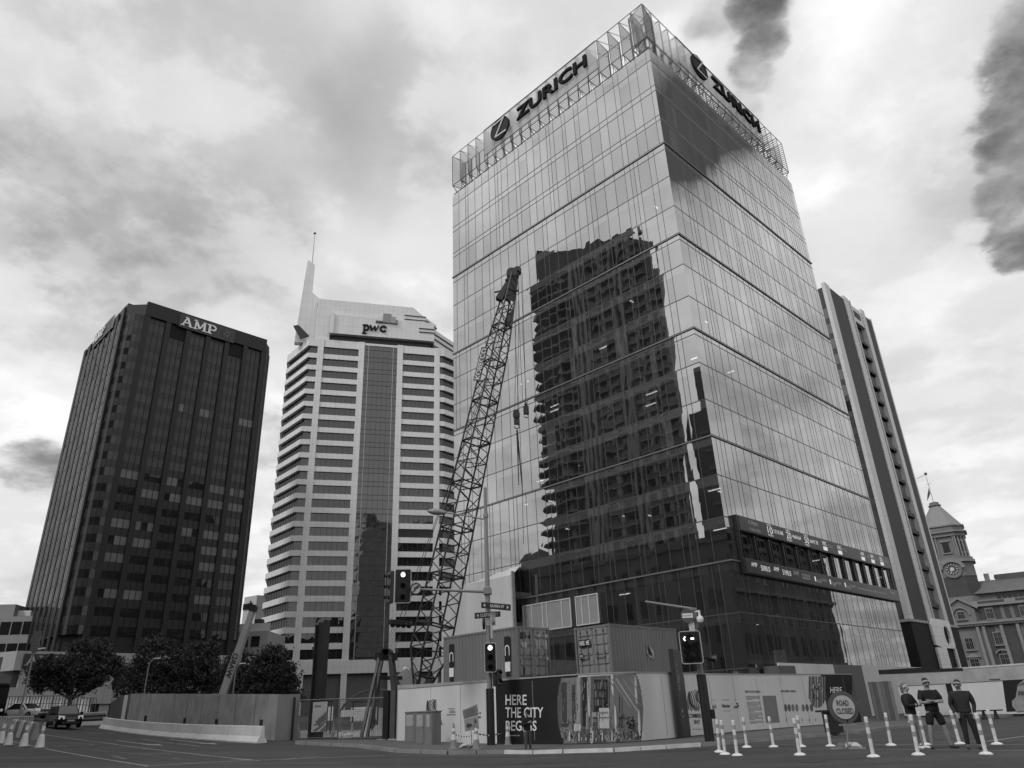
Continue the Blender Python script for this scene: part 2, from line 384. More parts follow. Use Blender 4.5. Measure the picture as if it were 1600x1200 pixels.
def bays(seed, dens=1.0):
    r = random.Random(seed); xs = [0.0]
    while xs[-1] < W:
        g = r.choice([1.45, 1.45, 1.5, .72, .55, .72, 1.2]) * dens; xs.append(xs[-1] + g)
    xs[-1] = W
    if xs[-1] - xs[-2] < .35: xs.pop(-2)
    return xs
def face_pt(side, u, z, d=0):          # d outwards
    if side == 0: return (-d, u, z)     # left face
    if side == 1: return (u, -d, z)     # right face
    if side == 2: return (W + d, u, z)
    return (u, W + d, z)
for side in range(4):
    for bi, (zb, zt) in enumerate(blocks):
        xs = bays(side * 31 + bi * 7, 1.0 if side else 1.0)
        zl = [z for z in levels if zb - .01 <= z <= zt + .01]
        mu = MB()
        if side < 2:
            for x in xs[1:-1]: a = face_pt(side, x, zb, .008); mu.obox((a[0], a[1], (zb + zt) / 2), (1, 0, 0), (0, 1, 0), (0, 0, 1), .022 if side else .010, .006 if side else .024, (zt - zb) / 2)
            for z in zl[1:-1] + [e for e in extra if zb < e < zt]:
                a = face_pt(side, W / 2, z, .008)
                mu.obox(a, (1, 0, 0), (0, 1, 0), (0, 0, 1), .012 if side == 0 else W / 2, W / 2 if side == 0 else .012, .04)
            mu.build('mullion', m_mull, T)
        for z0, z1 in zip(zl, zl[1:]):
            pb = MB()
            for x0, x1 in zip(xs, xs[1:]):
                if side > 1 and x1 - x0 < 1: pass
                j = [rnd.uniform(-.003, .003) for _ in range(4)]
                q = [face_pt(side, x0, z0, j[0]), face_pt(side, x1, z0, j[1]), face_pt(side, x1, z1, j[2]), face_pt(side, x0, z1, j[3])]
                zm = z1 - min(.85, (z1 - z0) * .4)
                kk = rnd.random(); gi = 0 if kk < .5 else (2 if kk < .72 else (3 if kk < .95 else (4 if z0 > 20 else 0)))
                if side > 1 or z0 < 12: pb.cur = gi; pb.face(q, flip=(side in (0, 3)))
                else:
                    ja, jb = j[0] + (j[3] - j[0]) * .77, j[1] + (j[2] - j[1]) * .77
                    pb.cur = gi; pb.face([q[0], q[1], face_pt(side, x1, zm, jb), face_pt(side, x0, zm, ja)], flip=(side in (0, 3)))
                    pb.cur = 1; pb.face([face_pt(side, x0, zm, ja), face_pt(side, x1, zm, jb), q[2], q[3]], flip=(side in (0, 3)))
            pb.build('window', [g_tower, g_frit, g_tw2, g_tw3, g_tw4], T, fix=False)
for z in bands:
    MB().box(-.11, -.02, -.11, W + .11, z - .07, z + .05).box(-.02, W + .11, -.11, -.02, z - .07, z + .05).build('ledge', m_ledge, T)
    MB().box(-.12, -.02, -.12, W + .12, z + .05, z + .09).box(-.02, W + .12, -.12, -.02, z + .05, z + .09).build('ledge_painted_shadow', m_black, T)  # black strip stands in for the shade of a gap above the ledge
for i, z in enumerate(levels[1:-2]):
    th = .35
    MB().box(.35, W - .35, .35, W - .35, z - th, z).build('floor_slab', m_slab, T)
    s_ = MB()
    h = .78
    for (a, b, c, d) in ((.16, .2, .2, W - .2), (W - .2, W - .16, .2, W - .2), (.2, W - .2, .16, .2), (.2, W - .2, W - .2, W - .16)):
        s_.box(a, b, c, d, z - h, z - .05)
    s_.build('spandrel', m_spand, T)
MB().box(0.02, W - .02, 0.02, W - .02, 70.5, 71.0).build('roof', m_slab, T)
MB().box(13, 26, 11, 29, 0, 73).build('lift_core', m_core, T)
ib = MB(); lb = MB()
for z in levels[2:-3]:
    for k in range(7):
        sx, sy = (rnd.uniform(2, 10), rnd.uniform(2, 33)) if k % 2 else (rnd.uniform(2, 33), rnd.uniform(2, 9))
        if k < 4: ib.box(sx, sx + rnd.choice([.15, 3.0]), sy, sy + rnd.choice([.15, 2.5]), z, z + 3.2)
for z in levels[2:-4]:
    n = rnd.choice([1, 2, 3, 5] if z < 45 else [0, 0, 1])
    for k in range(n):
        x = rnd.uniform(1, 6); y = rnd.uniform(1, 27)
        if rnd.random() < .3: x, y = rnd.uniform(1, 30), rnd.uniform(1, 5)
        if rnd.random() < .6: lb.box(x, x + .12, y, y + 1.3, z - .45, z - .38)
        else: lb.box(x, x + .5, y, y + .12, z - .45, z - .38)
ib.build('partition_wall', m_core, T); lb.build('ceiling_light', m_lamp, T)
for y in (4, 10.5, 17, 23.5, 30): MB().box(1.2, 1.9, y, y + .7, 0, 71).build('column', m_core, T)
for x in (4, 10.5, 17, 23.5, 30): MB().box(x, x + .7, 1.2, 1.9, 0, 71).build('column', m_core, T)
# louvred plant doors low on the left face
m_louv = mat('louvre_panel', 0.34, 0.5, 0.06, 1.0); m_lfr = mat('louvre_frame', 0.5, 0.5, 0.05, 1)
for y0, y1, sp in ((17.75, 24.25, (18.9, 20.9, 21.5, 23.0)), (14.3, 17.05, (15.4, 16.3))):
    p = MB().box(-.12, -.02, y0, y1, 8.9, 11.5)
    k = 8.95
    while k < 11.45: p.face([(-.17, y0, k), (-.17, y1, k), (-.12, y1, k + .07), (-.12, y0, k + .07)], flip=True); k += .085
    p.build('louvre_panel', m_louv, T)
    f_ = MB().box(-.22, -.18, y0 - .05, y1 + .05, 8.83, 8.92).box(-.22, -.18, y0 - .05, y1 + .05, 11.46, 11.56)
    for s in (y0, y1) + sp: f_.box(-.22, -.18, s - .05, s + .05, 8.92, 11.46)
    f_.build('louvre_frame', m_lfr, T)
# lobby storey behind: concrete plinth and columns round the foot
MB().box(-.1, W + .1, -.1, 0.0, 0, 1.9).box(-.1, 0, 0, 24, 0, 1.9).build('plinth', mat('plinth', .12, .7), T)

# --- rooftop sign screen: posts, rungs and fins on both faces
m_steel = mat('lattice_steel', 0.10, 0.5, 0.15, 1.0); m_fin = mat('louvre_blade', 0.30, 0.5, 0.1, 1)
NB = 20; st = W / NB; zb, zt = 73.1, 78.6; DEP = 2.3
def scr(side, u, d, z):           # d = inwards
    return Vector((d, u, z)) if side == 0 else Vector((u, d, z))
for side in (0, 1):
    fr = MB(); zf = 71.0
    for z in (zb, zt): fr.bar(scr(side, 0, 0, z), scr(side, W, 0, z), .07)
    fr.bar(scr(side, .3, DEP, zt - .2), scr(side, W - .3, DEP, zt - .2), .08); fr.bar(scr(side, .3, DEP, zb), scr(side, W - .3, DEP, zb), .12)
    for k in range(NB + 1):
        u = k * st
        fr.bar(scr(side, u, 0, zb), scr(side, u, 0, zt), .07)
        v = min(max(u, .4), W - .4); fr.bar(scr(side, v, DEP, zf), scr(side, v, DEP, zt - .2), .13)
        fr.bar(scr(side, u, 0, zb), scr(side, v, DEP, zb), .07); fr.bar(scr(side, u, 0, zt), scr(side, v, DEP, zt - .2), .07)
        fr.bar(scr(side, u, 0, zb), scr(side, v, DEP, zf), .06)
        if k < NB:
            fr.bar(scr(side, u, 0, zb), scr(side, u + st, DEP, zb + 1.8), .045); fr.bar(scr(side, u + st, 0, zt), scr(side, u, DEP, zt - 1.2), .045)
    for k in range(2 * NB): fr.bar(scr(side, k * st / 2, .25, 71.0), scr(side, k * st / 2 + (st / 2 if k % 2 else 0), .25, zb), .06)
    fr.bar(scr(side, 0, .25, 71.6), scr(side, W, .25, 71.6), .10)
    fo = fr.build('sign_frame', m_steel, T)
    for k in range(NB + 1):
        fb = MB(); u = k * st; v = min(max(u, .4), W - .4)
        z = zb + .25
        while z < zt - .25:
            a, b = scr(side, u, .05, z), scr(side, v, DEP - .05, z); fb.bar(a, b, .05, .11); z += .37
        fb.build('louvre_fin', m_fin, fo)
    # printed mesh banner and lettering
    u0, u1 = (7.2, 28.2) if side == 0 else (6.9, 28.3)
    scrim, t_, o_ = _nodes('sign_mesh%d' % side); dd = t_.nodes.new('ShaderNodeBsdfDiffuse'); dd.inputs[0].default_value = (.6, .6, .6, 1); tl = t_.nodes.new('ShaderNodeBsdfTranslucent'); tl.inputs[0].default_value = (.6, .6, .6, 1)
    tp = t_.nodes.new('ShaderNodeBsdfTransparent'); ad = t_.nodes.new('ShaderNodeMixShader'); t_.links.new(dd.outputs[0], ad.inputs[1]); t_.links.new(tl.outputs[0], ad.inputs[2])
    mx = t_.nodes.new('ShaderNodeMixShader'); mx.inputs[0].default_value = .45; t_.links.new(ad.outputs[0], mx.inputs[1]); t_.links.new(tp.outputs[0], mx.inputs[2]); t_.links.new(mx.outputs[0], o_.inputs[0])
    MB().face([scr(side, u0, -.06, 73.9), scr(side, u1, -.06, 73.9), scr(side, u1, -.06, zt), scr(side, u0, -.06, zt)]).build('sign_banner', scrim, T)
    MB().bar(scr(side, u0, -.08, zt), scr(side, u1, -.08, zt), .09).bar(scr(side, u0, -.08, 73.9), scr(side, u1, -.08, 73.9), .09).build('sign_rail', m_steel, T)
    m_let = mat('sign_letter', 0.018, 0.9, 0.1, 1, spec=.1)
    # direction of reading: left to right as seen from outside
    if side == 0: ux, a_t, b_t, cl, nrm = Vector((0, -1, 0)), 21.3, 8.7, 24.45, Vector((-1, 0, 0))
    else: ux, a_t, b_t, cl, nrm = Vector((1, 0, 0)), 14.6, 27.2, 11.2, Vector((0, -1, 0))
    tb = MB(); lo = scr(side, a_t, -.30, 75.35)
    add_text(tb, 'ZURICH', flat(lo, ux, (0, 0, 1), abs(b_t - a_t), 2.0), bold=.025)
    thick(tb.build('letters', m_let, T, fix=False), .3)
    cc_ = scr(side, cl, -.3, 76.1); R_ = 1.78
    disc = MB(); pts = [cc_ + ux * (R_ * cos(a)) + Vector((0, 0, R_ * sin(a))) for a in [2 * pi * k / 40 for k in range(40)]]
    disc.slab(pts, nrm, .22); em = disc.build('emblem', mat('emblem_disc', .05, .9, spec=.1), T)
    rg = MB()
    for k in range(40): rg.bar(pts[k] + nrm * .24, pts[(k + 1) % 40] + nrm * .24, .10)
    rg.build('rim', m_let, em)
    # slanted Z in the disc, pale with dark outline
    def zz_(s, off, w_):
        q = [(-.62, .72), (.55, .86), (-.52, -.62), (.78, -.70)]
        pp = [cc_ + ux * (a * R_ * s) + Vector((0, 0, b * R_ * s)) + nrm * off for a, b in q]
        m_ = MB()
        for a, b in zip(pp, pp[1:]): m_.bar(a, b, w_, .06, up=nrm)
        return m_
    zz_(.95, .27, .30).build('mark_outline', m_let, em); zz_(.95, .33, .22).build('mark', mat('emblem_pale', .55, .5), em)

# --- ticker screens on the right face with dark blades between
m_scr = mat('screen_black', 0.018, 0.25, 0.2, 1); m_scr2 = mat('screen_face', 0.035, 0.3, 0.1, 1); m_pix = emit('screen_pixels', .75, .9); m_pix2 = emit('screen_pixels_dim', .30, .8)
for (z0, z1, x0, x1) in ((14.95, 16.3, 1.55, W + .35), (11.35, 12.62, 1.5, W + .5)):
    tk = MB().box(x0, x1, -.40, -.10, z0, z1).build('ticker_screen', m_scr, T); bevel(tk, .03)
    MB().box(x0 + .12, x1 - .12, -.425, -.40, z0 + .1, z1 - .08).build('display', m_scr2, tk)
    tb, td = MB(), MB(); ux = Vector((1, 0, 0)); H = z1 - z0
    def tx(mb, s, x, zz0, w_, h_): add_text(mb, s, flat((x, -.435, z0 + zz0 * H), ux, (0, 0, 1), w_, h_ * H))
    if z0 > 13:
        tx(td, '4.34pm', 3.2, .50, 1.7, .34); tx(td, '13 Nov 2016', 3.3, .16, 1.9, .2)
        for x, a, b in ((6.6, '10', '1310.08'), (10.2, '20', '4660.64'), (13.9, '50', '6697.78')):
            tx(tb, 'NZX', x + .05, .80, .8, .12); tx(tb, a, x, .30, .95, .46); tx(tb, 'INDEX', x, .13, .95, .12); tx(tb, b, x + 1.2, .42, 1.75, .26)
        for x, a, b in ((17.9, 'NBC', '123.46'), (21.4, 'XRO', '$17.60'), (27.3, 'AIR', '1.9'), (30.0, 'SPK', '3.7'), (32.6, 'ZEL', '7.50')):
            tx(tb, a, x, .52, .95, .3); tb.face([(x, -.435, z0 + .14 * H), (x + .95, -.435, z0 + .14 * H), (x + .95, -.435, z0 + .42 * H), (x, -.435, z0 + .42 * H)]); tx(td, b, x + 1.1, .45, 1.2, .22)
    else:
        for x, a, b in ((2.5, 'AMP', '5090.0'), (6.4, 'AMP', '5190.0'), (10.2, 'NWF', '5220.0')):
            tx(tb if x < 8 else td, a, x, .52, 1.0, .28); tx(tb if x < 8 else td, b, x + 1.6, .36, 1.6, .36)
        for x, a, b in ((14.4, 'AUD', '0.9410'), (17.7, 'GBP', '0.5653'), (21.2, 'EUR', '0.6606')):
            tx(td, a, x + .5, .28, .9, .26); tx(td, b, x + 1.5, .46, 1.1, .2); tb.face([(x, -.435, z0 + .35 * H), (x + .25, -.435, z0 + .35 * H), (x + .25, -.435, z0 + .7 * H), (x, -.435, z0 + .7 * H)])
        tx(td, 'Sharemarket figures shown are delayed by twenty minutes', 24.5, .36, 7.5, .2); tx(td, '4.34pm', 33.4, .5, 1.3, .3)
    tb.build('figures', m_pix, tk, fix=False); td.build('small_print', m_pix2, tk, fix=False)
bl = MB()
for k in range(14):
    x = 1.6 + k * 2.62
    MB().box(x, x + .16, -.22, -.06, 12.62, 14.95).box(x + .42, x + .50, -.22, -.06, 12.62, 14.95).build('sunshade_blade', m_scr, T)
MB().box(1.36, 1.48, -.40, -.05, 11.3, 16.3).build('bracket', m_scr, T)

# ------------------------------------------------------------------ tarpaulin wrapped scaffold against the left face
tw = thing('wrapped_scaffold', 'pale plastic wrapped scaffold standing against the foot of the mirror glass tower', 'scaffold', C0, GRID)
wr = MB(); n = 24; y0, y1 = 24.15, 35.75
m_wrap = mat('shrink_wrap', 0.46, 0.6, 0.10, .5, bump=.15, streak=True)
def wx(y, z): return -1.6 - .03 * sin(y * 1.7 + z * .6) - .015 * sin(y * 5.1)
rows = [0, 3, 6, 8, 10, 12, 13, 14, 14.6]
P = [[Vector((wx(y0 + (y1 - y0) * i / n, z), y0 + (y1 - y0) * i / n, z)) for i in range(n + 1)] for z in rows]
P.append([Vector((-.3, p.y, 15.75 - .1 * (p.y - y0) + .06 * sin(p.y * 3))) for p in P[-1]])
for a, b in zip(P, P[1:]):
    for i in range(n): wr.face([a[i], a[i + 1], b[i + 1], b[i]])
wr.build('wrap', m_wrap, tw, smooth=True)
wf = MB()
for y in (24.1, 28, 32, 35.8):
    wf.tube((-1.5, y, 0), (-1.5, y, 14.5), .05, n=6)
wf.box(-1.9, -1.5, 23.95, 24.12, 0, 14.9); wf.build('scaffold_pole', mat('scaffold_steel', .3, .4), tw)

# ================================================================== dark bronze tower with podium (AMP)
FL = Vector((-75.23, 129.77, 0))
A_ = thing('office_tower', 'dark bronze glass tower with rounded corners and white letters near its flat top', 'office building', FL, GRID)
m_dk = mat('dark_metal', 0.022, 0.5, 0.12, .3, spec=.3); m_dk2 = mat('dark_spandrel', 0.028, 0.35, 0.1, .3, spec=.35)
g_dk = glass('bronze_glass', 0.028, tint=0.016, wob=.006); g_dkl = mat('painted_lit_pane', .13, .5, .25, .25)  # lit windows: their light is put into a paler surface colour
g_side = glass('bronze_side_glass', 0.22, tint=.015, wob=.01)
AZ0, AZ1 = 13.6, 82.5; NX = 6; BW = 26.5 / 7 + .0; floors_z = [AZ0 + 3.0 + k * 3.14 for k in range(20)]
MB().prism([(0.35, 0.35), (26.6, .35), (28.5, 2.4), (28.5, 29), (-2.3, 29), (-2.3, 3.0)], 0, AZ1 - .3).build('core_block', m_dk, A_)
ph = (AZ1 - AZ0)
def pierbar(mb, x, y, w_, d_, z0=AZ0, z1=AZ1): mb.box(x, x + w_, y, y + d_, z0, z1)
bw_ = 26.5; cols = 6; pw = 1.0; gw = (bw_ - pw * (cols + 1)) / cols
for i in range(cols + 1):
    MB().box(i * (gw + pw), i * (gw + pw) + pw, -.35, .45, AZ0, AZ1 - 1).build('pier', m_dk, A_)
LIT = {(k, i) for k, p_ in ((14, .3), (11, .15), (9, .5), (8, .6), (6, .75), (5, .35), (4, .4), (2, .6)) for i in range(6) if rnd.random() < p_}
for i in range(cols):
    x0 = i * (gw + pw) + pw
    mm = MB(); gr = Grid(); xs_ = [x0 + gw * q / 3 for q in range(4)]
    for k, z in enumerate(floors_z):
        if k == 19 and i in (1, 4): continue
        for q in range(3):
            lit = (k, i) in LIT and rnd.random() < .82
            gr.quad((xs_[q], .12, z), (xs_[q + 1], .12, z), (xs_[q + 1], .12, z + 1.55), (xs_[q], .12, z + 1.55), 1 if lit else 0, .006)
            gr.quad((xs_[q], .12, z + 1.55), (xs_[q + 1], .12, z + 1.55), (xs_[q + 1], .12, z + 3.14), (xs_[q], .12, z + 3.14), 2, .006)
    gr.build('window_strip', [g_dk, g_dkl, m_dk2], A_)
    for q in (1, 2): mm.box(xs_[q] - .03, xs_[q] + .03, .0, .11, AZ0 + 3, AZ1 - 3)
    mm.build('mullion', m_dk, A_)
    MB().box(x0, x0 + gw, .05, .4, AZ0, AZ0 + .9).build('sill_band', m_dk, A_)
# attic and parapet
MB().box(0, 26.5, -.42, .5, AZ1 - 3.2, AZ1).box(-2.9, 28.6, 2.6, 29.2, AZ1 - 3.2, AZ1 - .2).prism([(-2.9, 2.62), (-.02, -.1), (-.02, .5), (-2.5, 2.9)], AZ1 - 3.2, AZ1 - .6).prism([(26.52, -.1), (28.6, 2.4), (28.6, 3), (26.52, .5)], AZ1 - 4.0, AZ1 - 1.2).build('parapet', m_dk, A_)
for i in (1, 4):
    x0 = i * (gw + pw) + pw; MB().box(x0, x0 + gw, .0, .1, AZ1 - 6.4, AZ1 - 3.3).build('plant_opening', mat('void', .006, .9), A_)
# curved corner of glass (left) and chamfer (right)
def arc_corner(cx, cy, r, a0, a1, name, n=5):
    gr = Grid(); P_ = lambda t, z: (cx + r * cos(t), cy + r * sin(t), z)
    for k, z in enumerate(floors_z):
        for q in range(n):
            t0, t1 = a0 + (a1 - a0) * q / n, a0 + (a1 - a0) * (q + 1) / n
            gr.quad(P_(t0, z), P_(t1, z), P_(t1, z + 1.55), P_(t0, z + 1.55), 0); gr.quad(P_(t0, z + 1.55), P_(t1, z + 1.55), P_(t1, z + 3.14), P_(t0, z + 3.14), 1)
    gr.build(name, [g_dk, m_dk2], A_)
    for q in range(n + 1):
        p = P_(a0 + (a1 - a0) * q / n, 0); MB().box(p[0] - .04, p[0] + .04, p[1] - .04, p[1] + .04, AZ0 + 3, AZ1 - 3).build('mullion', m_dk, A_)
arc_corner(.1, 3.0, 2.95, pi, 1.5 * pi, 'corner_window'); arc_corner(26.0, 2.6, 2.6, 1.5 * pi, 2 * pi, 'corner_window')
# left side: tall ribs with bright mirror strips between
for i in range(8): MB().box(-3.3, -3.0, 3.0 + i * 3.6, 3.0 + i * 3.6 + 1.5, AZ0, AZ1 - 1).build('pier', m_dk, A_)
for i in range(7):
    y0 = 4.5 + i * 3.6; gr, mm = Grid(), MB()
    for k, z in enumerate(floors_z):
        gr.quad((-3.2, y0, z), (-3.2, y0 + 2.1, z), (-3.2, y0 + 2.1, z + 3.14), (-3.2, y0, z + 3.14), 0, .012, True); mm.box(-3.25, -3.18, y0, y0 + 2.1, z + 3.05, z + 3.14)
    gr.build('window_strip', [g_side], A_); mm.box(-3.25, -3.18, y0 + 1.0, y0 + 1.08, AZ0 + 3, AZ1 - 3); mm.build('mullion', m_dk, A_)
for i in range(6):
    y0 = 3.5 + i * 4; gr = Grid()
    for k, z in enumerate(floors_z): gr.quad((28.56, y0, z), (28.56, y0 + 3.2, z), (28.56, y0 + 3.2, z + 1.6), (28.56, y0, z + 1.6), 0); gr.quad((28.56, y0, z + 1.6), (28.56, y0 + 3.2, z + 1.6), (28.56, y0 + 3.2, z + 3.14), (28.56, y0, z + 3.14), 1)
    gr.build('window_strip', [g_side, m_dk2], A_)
# name: slab serif letters made of bars
def serif_AMP(ob, origin, ux, uz, nrm, h, mm_, par):
    mb = MB(); o3 = Vector(origin); ux, uz, nrm = Vector(ux), Vector(uz), Vector(nrm)
    def P_(u, v): return o3 + ux * (u * h) + uz * (v * h)
    t = .15
    def st_(a, b, w=t): mb.bar(P_(*a), P_(*b), w * h, .2, up=nrm)
    st_((.10, .06), (.50, .95), .13); st_((.50, .95), (.88, .06), .2); st_((.28, .36), (.72, .36), .12); st_((-.06, .05), (.28, .05), .11); st_((.68, .05), (1.08, .05), .11); st_((.34, .95), (.56, .95), .1)
    x = 1.2; st_((x + .12, .05), (x + .16, .95), .13); st_((x + .16, .95), (x + .55, .12), .2); st_((x + .55, .12), (x + .95, .95), .12); st_((x + .98, .95), (x + 1.02, .05), .2); st_((x - .06, .05), (x + .32, .05), .11); st_((x + .82, .05), (x + 1.22, .05), .11); st_((x - .04, .95), (x + .26, .95), .11); st_((x + .88, .95), (x + 1.18, .95), .11)
    x = 2.55; st_((x + .16, .05), (x + .16, .95), .2); st_((x - .06, .05), (x + .4, .05), .11); st_((x - .06, .95), (x + .5, .95), .11); st_((x + .16, .44), (x + .5, .44), .11)
    for k in range(6):
        a, b = pi / 2 - pi * k / 6, pi / 2 - pi * (k + 1) / 6; st_((x + .5 + .26 * cos(a), .695 + .255 * sin(a)), (x + .5 + .26 * cos(b), .695 + .255 * sin(b)), .16)
    return mb.build('letters', mm_, par)
m_white = mat('white_letter', .80, .5, .04, 1)
sb_ = MB().box(6.6, 18.8, -.62, -.44, 78.9, 82.1).build('name_board', mat('name_board', .035, .5), A_)
serif_AMP(None, (7.1, -.7, 79.35), (1, 0, 0), (0, 0, 1), (0, -1, 0), 2.2, m_white, sb_)
fw = MB()
for k in range(22):
    a = 2 * pi * k / 22 + rnd.uniform(-.1, .1); r1 = rnd.uniform(.9, 1.5); fw.bar((16.9 + .25 * cos(a), -.7, 80.5 + .25 * sin(a)), (16.9 + r1 * cos(a), -.7, 80.5 + r1 * sin(a)), .09, .08, up=(0, -1, 0))
fw.build('starburst', mat('starburst', .12, .5), sb_)
sb2 = MB().box(-3.55, -3.32, 9.0, 21.5, 79.0, 82.2).build('name_board', mat('name_board_edge', .5, .4), A_)
MB().box(-3.58, -3.55, 9.2, 21.3, 79.15, 82.05).build('panel', mat('name_board', .035, .5), sb2)
serif_AMP(None, (-3.7, 20.6, 79.55), (0, -1, 0), (0, 0, 1), (-1, 0, 0), 2.0, m_white, sb2)
# podium
m_pod = mat('podium_panel', .36, .6, .07, .6); m_pg = glass('podium_glass', .06, tint=.01)
pc = [(-11.5, -7.5), (28, -7.5), (60, -7.5), (60, 30), (-14, 30), (-14, -2.5)]
MB().prism([(-10.3, -6.2), (30, -6.2), (30, 29), (-13, 29), (-13, -2.8)], 0, 12.4).build('podium_wall', mat('podium_dark', .05, .4), A_)
for (z0, z1, g_) in ((10.3, 13.1, 0), (5.4, 7.9, .25)):
    for (a, b) in (((-10.6 - g_, -7.4), (30, -7.4)), ((-14.6, 3.5), (-10.6 - g_, -7.4)), ((-14.6, 30), (-14.6, 3.5))):
        a, b = Vector((*a, 0)), Vector((*b, 0)); n_ = max(1, int((b - a).length / 1.9)); d = (b - a) / n_
        mb = MB()
        for k in range(n_): p0, p1 = a + d * (k + .006), a + d * (k + .994); nn = Vector((d.y, -d.x, 0)).normalized(); mb.slab([p0 + Vector((0, 0, z0)), p1 + Vector((0, 0, z0)), p1 + Vector((0, 0, z1)), p0 + Vector((0, 0, z1))], -nn, .9)
        mb.build('fascia', m_pod, A_)
for x in (-9.5, 2.5, 14.5, 26.5): MB().box(x, x + 1.5, -7.1, -6.4, 0, 10.3).build('column', m_pod, A_)
pb = MB().box(-9.6, -1.4, -7.62, -7.42, 10.6, 12.7).build('name_board', mat('name_board', .035, .5), A_)
serif_AMP(None, (-9.2, -7.75, 10.95), (1, 0, 0), (0, 0, 1), (0, -1, 0), 1.45, mat('grey_letter', .42, .5), pb)
cb = MB()   # sloping glazed canopy at the corner
for k in range(9):
    x = -12.2 + k * 1.5; cb.bar((x, -7.5, 6.4), (x - 1.2, -11.5, 4.0), .12)
cb.bar((-13, -7.5, 6.4), (1, -7.5, 6.4), .2).bar((-15, -11.5, 4.0), (0, -11.5, 4.0), .2)
cb.build('canopy_frame', mat('pod_white', .5, .5), A_)
MB().slab([(-13, -7.5, 6.3), (1, -7.5, 6.3), (0, -11.5, 3.9), (-15, -11.5, 3.9)], (0, 0, 1), .04).build('canopy_glass', mat('canopy_glass', .30, .2, .2, .4), A_)
em2 = MB().box(-14.05, -14.0, 0, .1, 0, .1)
MB().obox((-13.6, -2.6, 11.9), Vector((.345, -.94, 0)), (0, 0, 1), Vector((-.94, -.345, 0)), .45, .5, .05).obox((-13.6, -2.6, 10.95), Vector((.345, -.94, 0)), (0, 0, 1), Vector((-.94, -.345, 0)), .9, .08, .05).build('emblem', mat('pod_emblem', .12, .5), A_)

# ================================================================== white banded tower (pwc)
PA = atan2(.26402, .96452); PL = Vector((-41.93, 185.32, 0))
P_T = thing('office_tower', 'white panelled tower with dark window bands, a central glass strip and a tall mast', 'office building', PL, PA)
m_tile = mat('white_cladding', .55, .45, .05, .5)
# panel joints drawn in the cladding
def tile_mat(name, v, sx, sz):
    if name in MATS: return MATS[name]
    m, t, o = _nodes(name); L = t.links; p = t.nodes.new('ShaderNodeBsdfPrincipled'); L.new(p.outputs[0], o.inputs[0]); p.inputs['Roughness'].default_value = .45
    tcn = t.nodes.new('ShaderNodeTexCoord'); sp_ = t.nodes.new('ShaderNodeSeparateXYZ'); L.new(tcn.outputs['Object'], sp_.inputs[0])
    def line(sock, per, wd):
        a = t.nodes.new('ShaderNodeMath'); a.operation = 'DIVIDE'; L.new(sock, a.inputs[0]); a.inputs[1].default_value = per
        b = t.nodes.new('ShaderNodeMath'); b.operation = 'FRACT'; L.new(a.outputs[0], b.inputs[0])
        c = t.nodes.new('ShaderNodeMath'); c.operation = 'LESS_THAN'; L.new(b.outputs[0], c.inputs[0]); c.inputs[1].default_value = wd / per; return c.outputs[0]
    xy = t.nodes.new('ShaderNodeMath'); xy.operation = 'ADD'; L.new(sp_.outputs[0], xy.inputs[0])
    sy = t.nodes.new('ShaderNodeMath'); sy.operation = 'MULTIPLY'; L.new(sp_.outputs[1], sy.inputs[0]); sy.inputs[1].default_value = 1.0; L.new(sy.outputs[0], xy.inputs[1])
    mx_ = t.nodes.new('ShaderNodeMath'); mx_.operation = 'MAXIMUM'; L.new(line(xy.outputs[0], sx, .07), mx_.inputs[0]); L.new(line(sp_.outputs[2], sz, .07), mx_.inputs[1])
    n = t.nodes.new('ShaderNodeTexNoise'); n.inputs['Scale'].default_value = .4; n.inputs['Detail'].default_value = 6; L.new(tcn.outputs['Object'], n.inputs['Vector'])
    mr = t.nodes.new('ShaderNodeMapRange'); mr.inputs['To Min'].default_value = v * .88; mr.inputs['To Max'].default_value = v * 1.12; L.new(n.outputs[0], mr.inputs[0])
    k = t.nodes.new('ShaderNodeMath'); k.operation = 'MULTIPLY_ADD'; L.new(mx_.outputs[0], k.inputs[0]); k.inputs[1].default_value = -v * .28; L.new(mr.outputs[0], k.inputs[2])
    c = t.nodes.new('ShaderNodeCombineColor')
    for i in range(3): L.new(k.outputs[0], c.inputs[i])
    L.new(c.outputs[0], p.inputs['Base Color']); MATS[name] = m; return m
t_pw = tile_mat('white_tiles', .62, 1.4, 1.85)
g_pw = glass('ribbon_glass', .055, tint=.018, wob=.008); g_ctr = glass('centre_glass', .075, tint=.02, wob=.012)
zR = [97.0 - 3.68 * k for k in range(23)]        # window row centres
zbot = zR[-1] - 2.0
MB().prism([(-15, 1.6), (-12, .6), (22, .6), (24.5, 2.5), (29, 12), (29, 34), (-20.5, 34), (-20.5, 12.6)], 0, 100).build('core_block', mat('pw_core', .1, .6), P_T)
# front columns
for x, w_ in ((-12.95, 1.6), (-1.6, 1.6), (9.4, 1.6), (20.2, 1.55)):
    MB().box(x, x + w_, -.25, .7, zbot - 2.2, 100.5).build('column', t_pw, P_T)
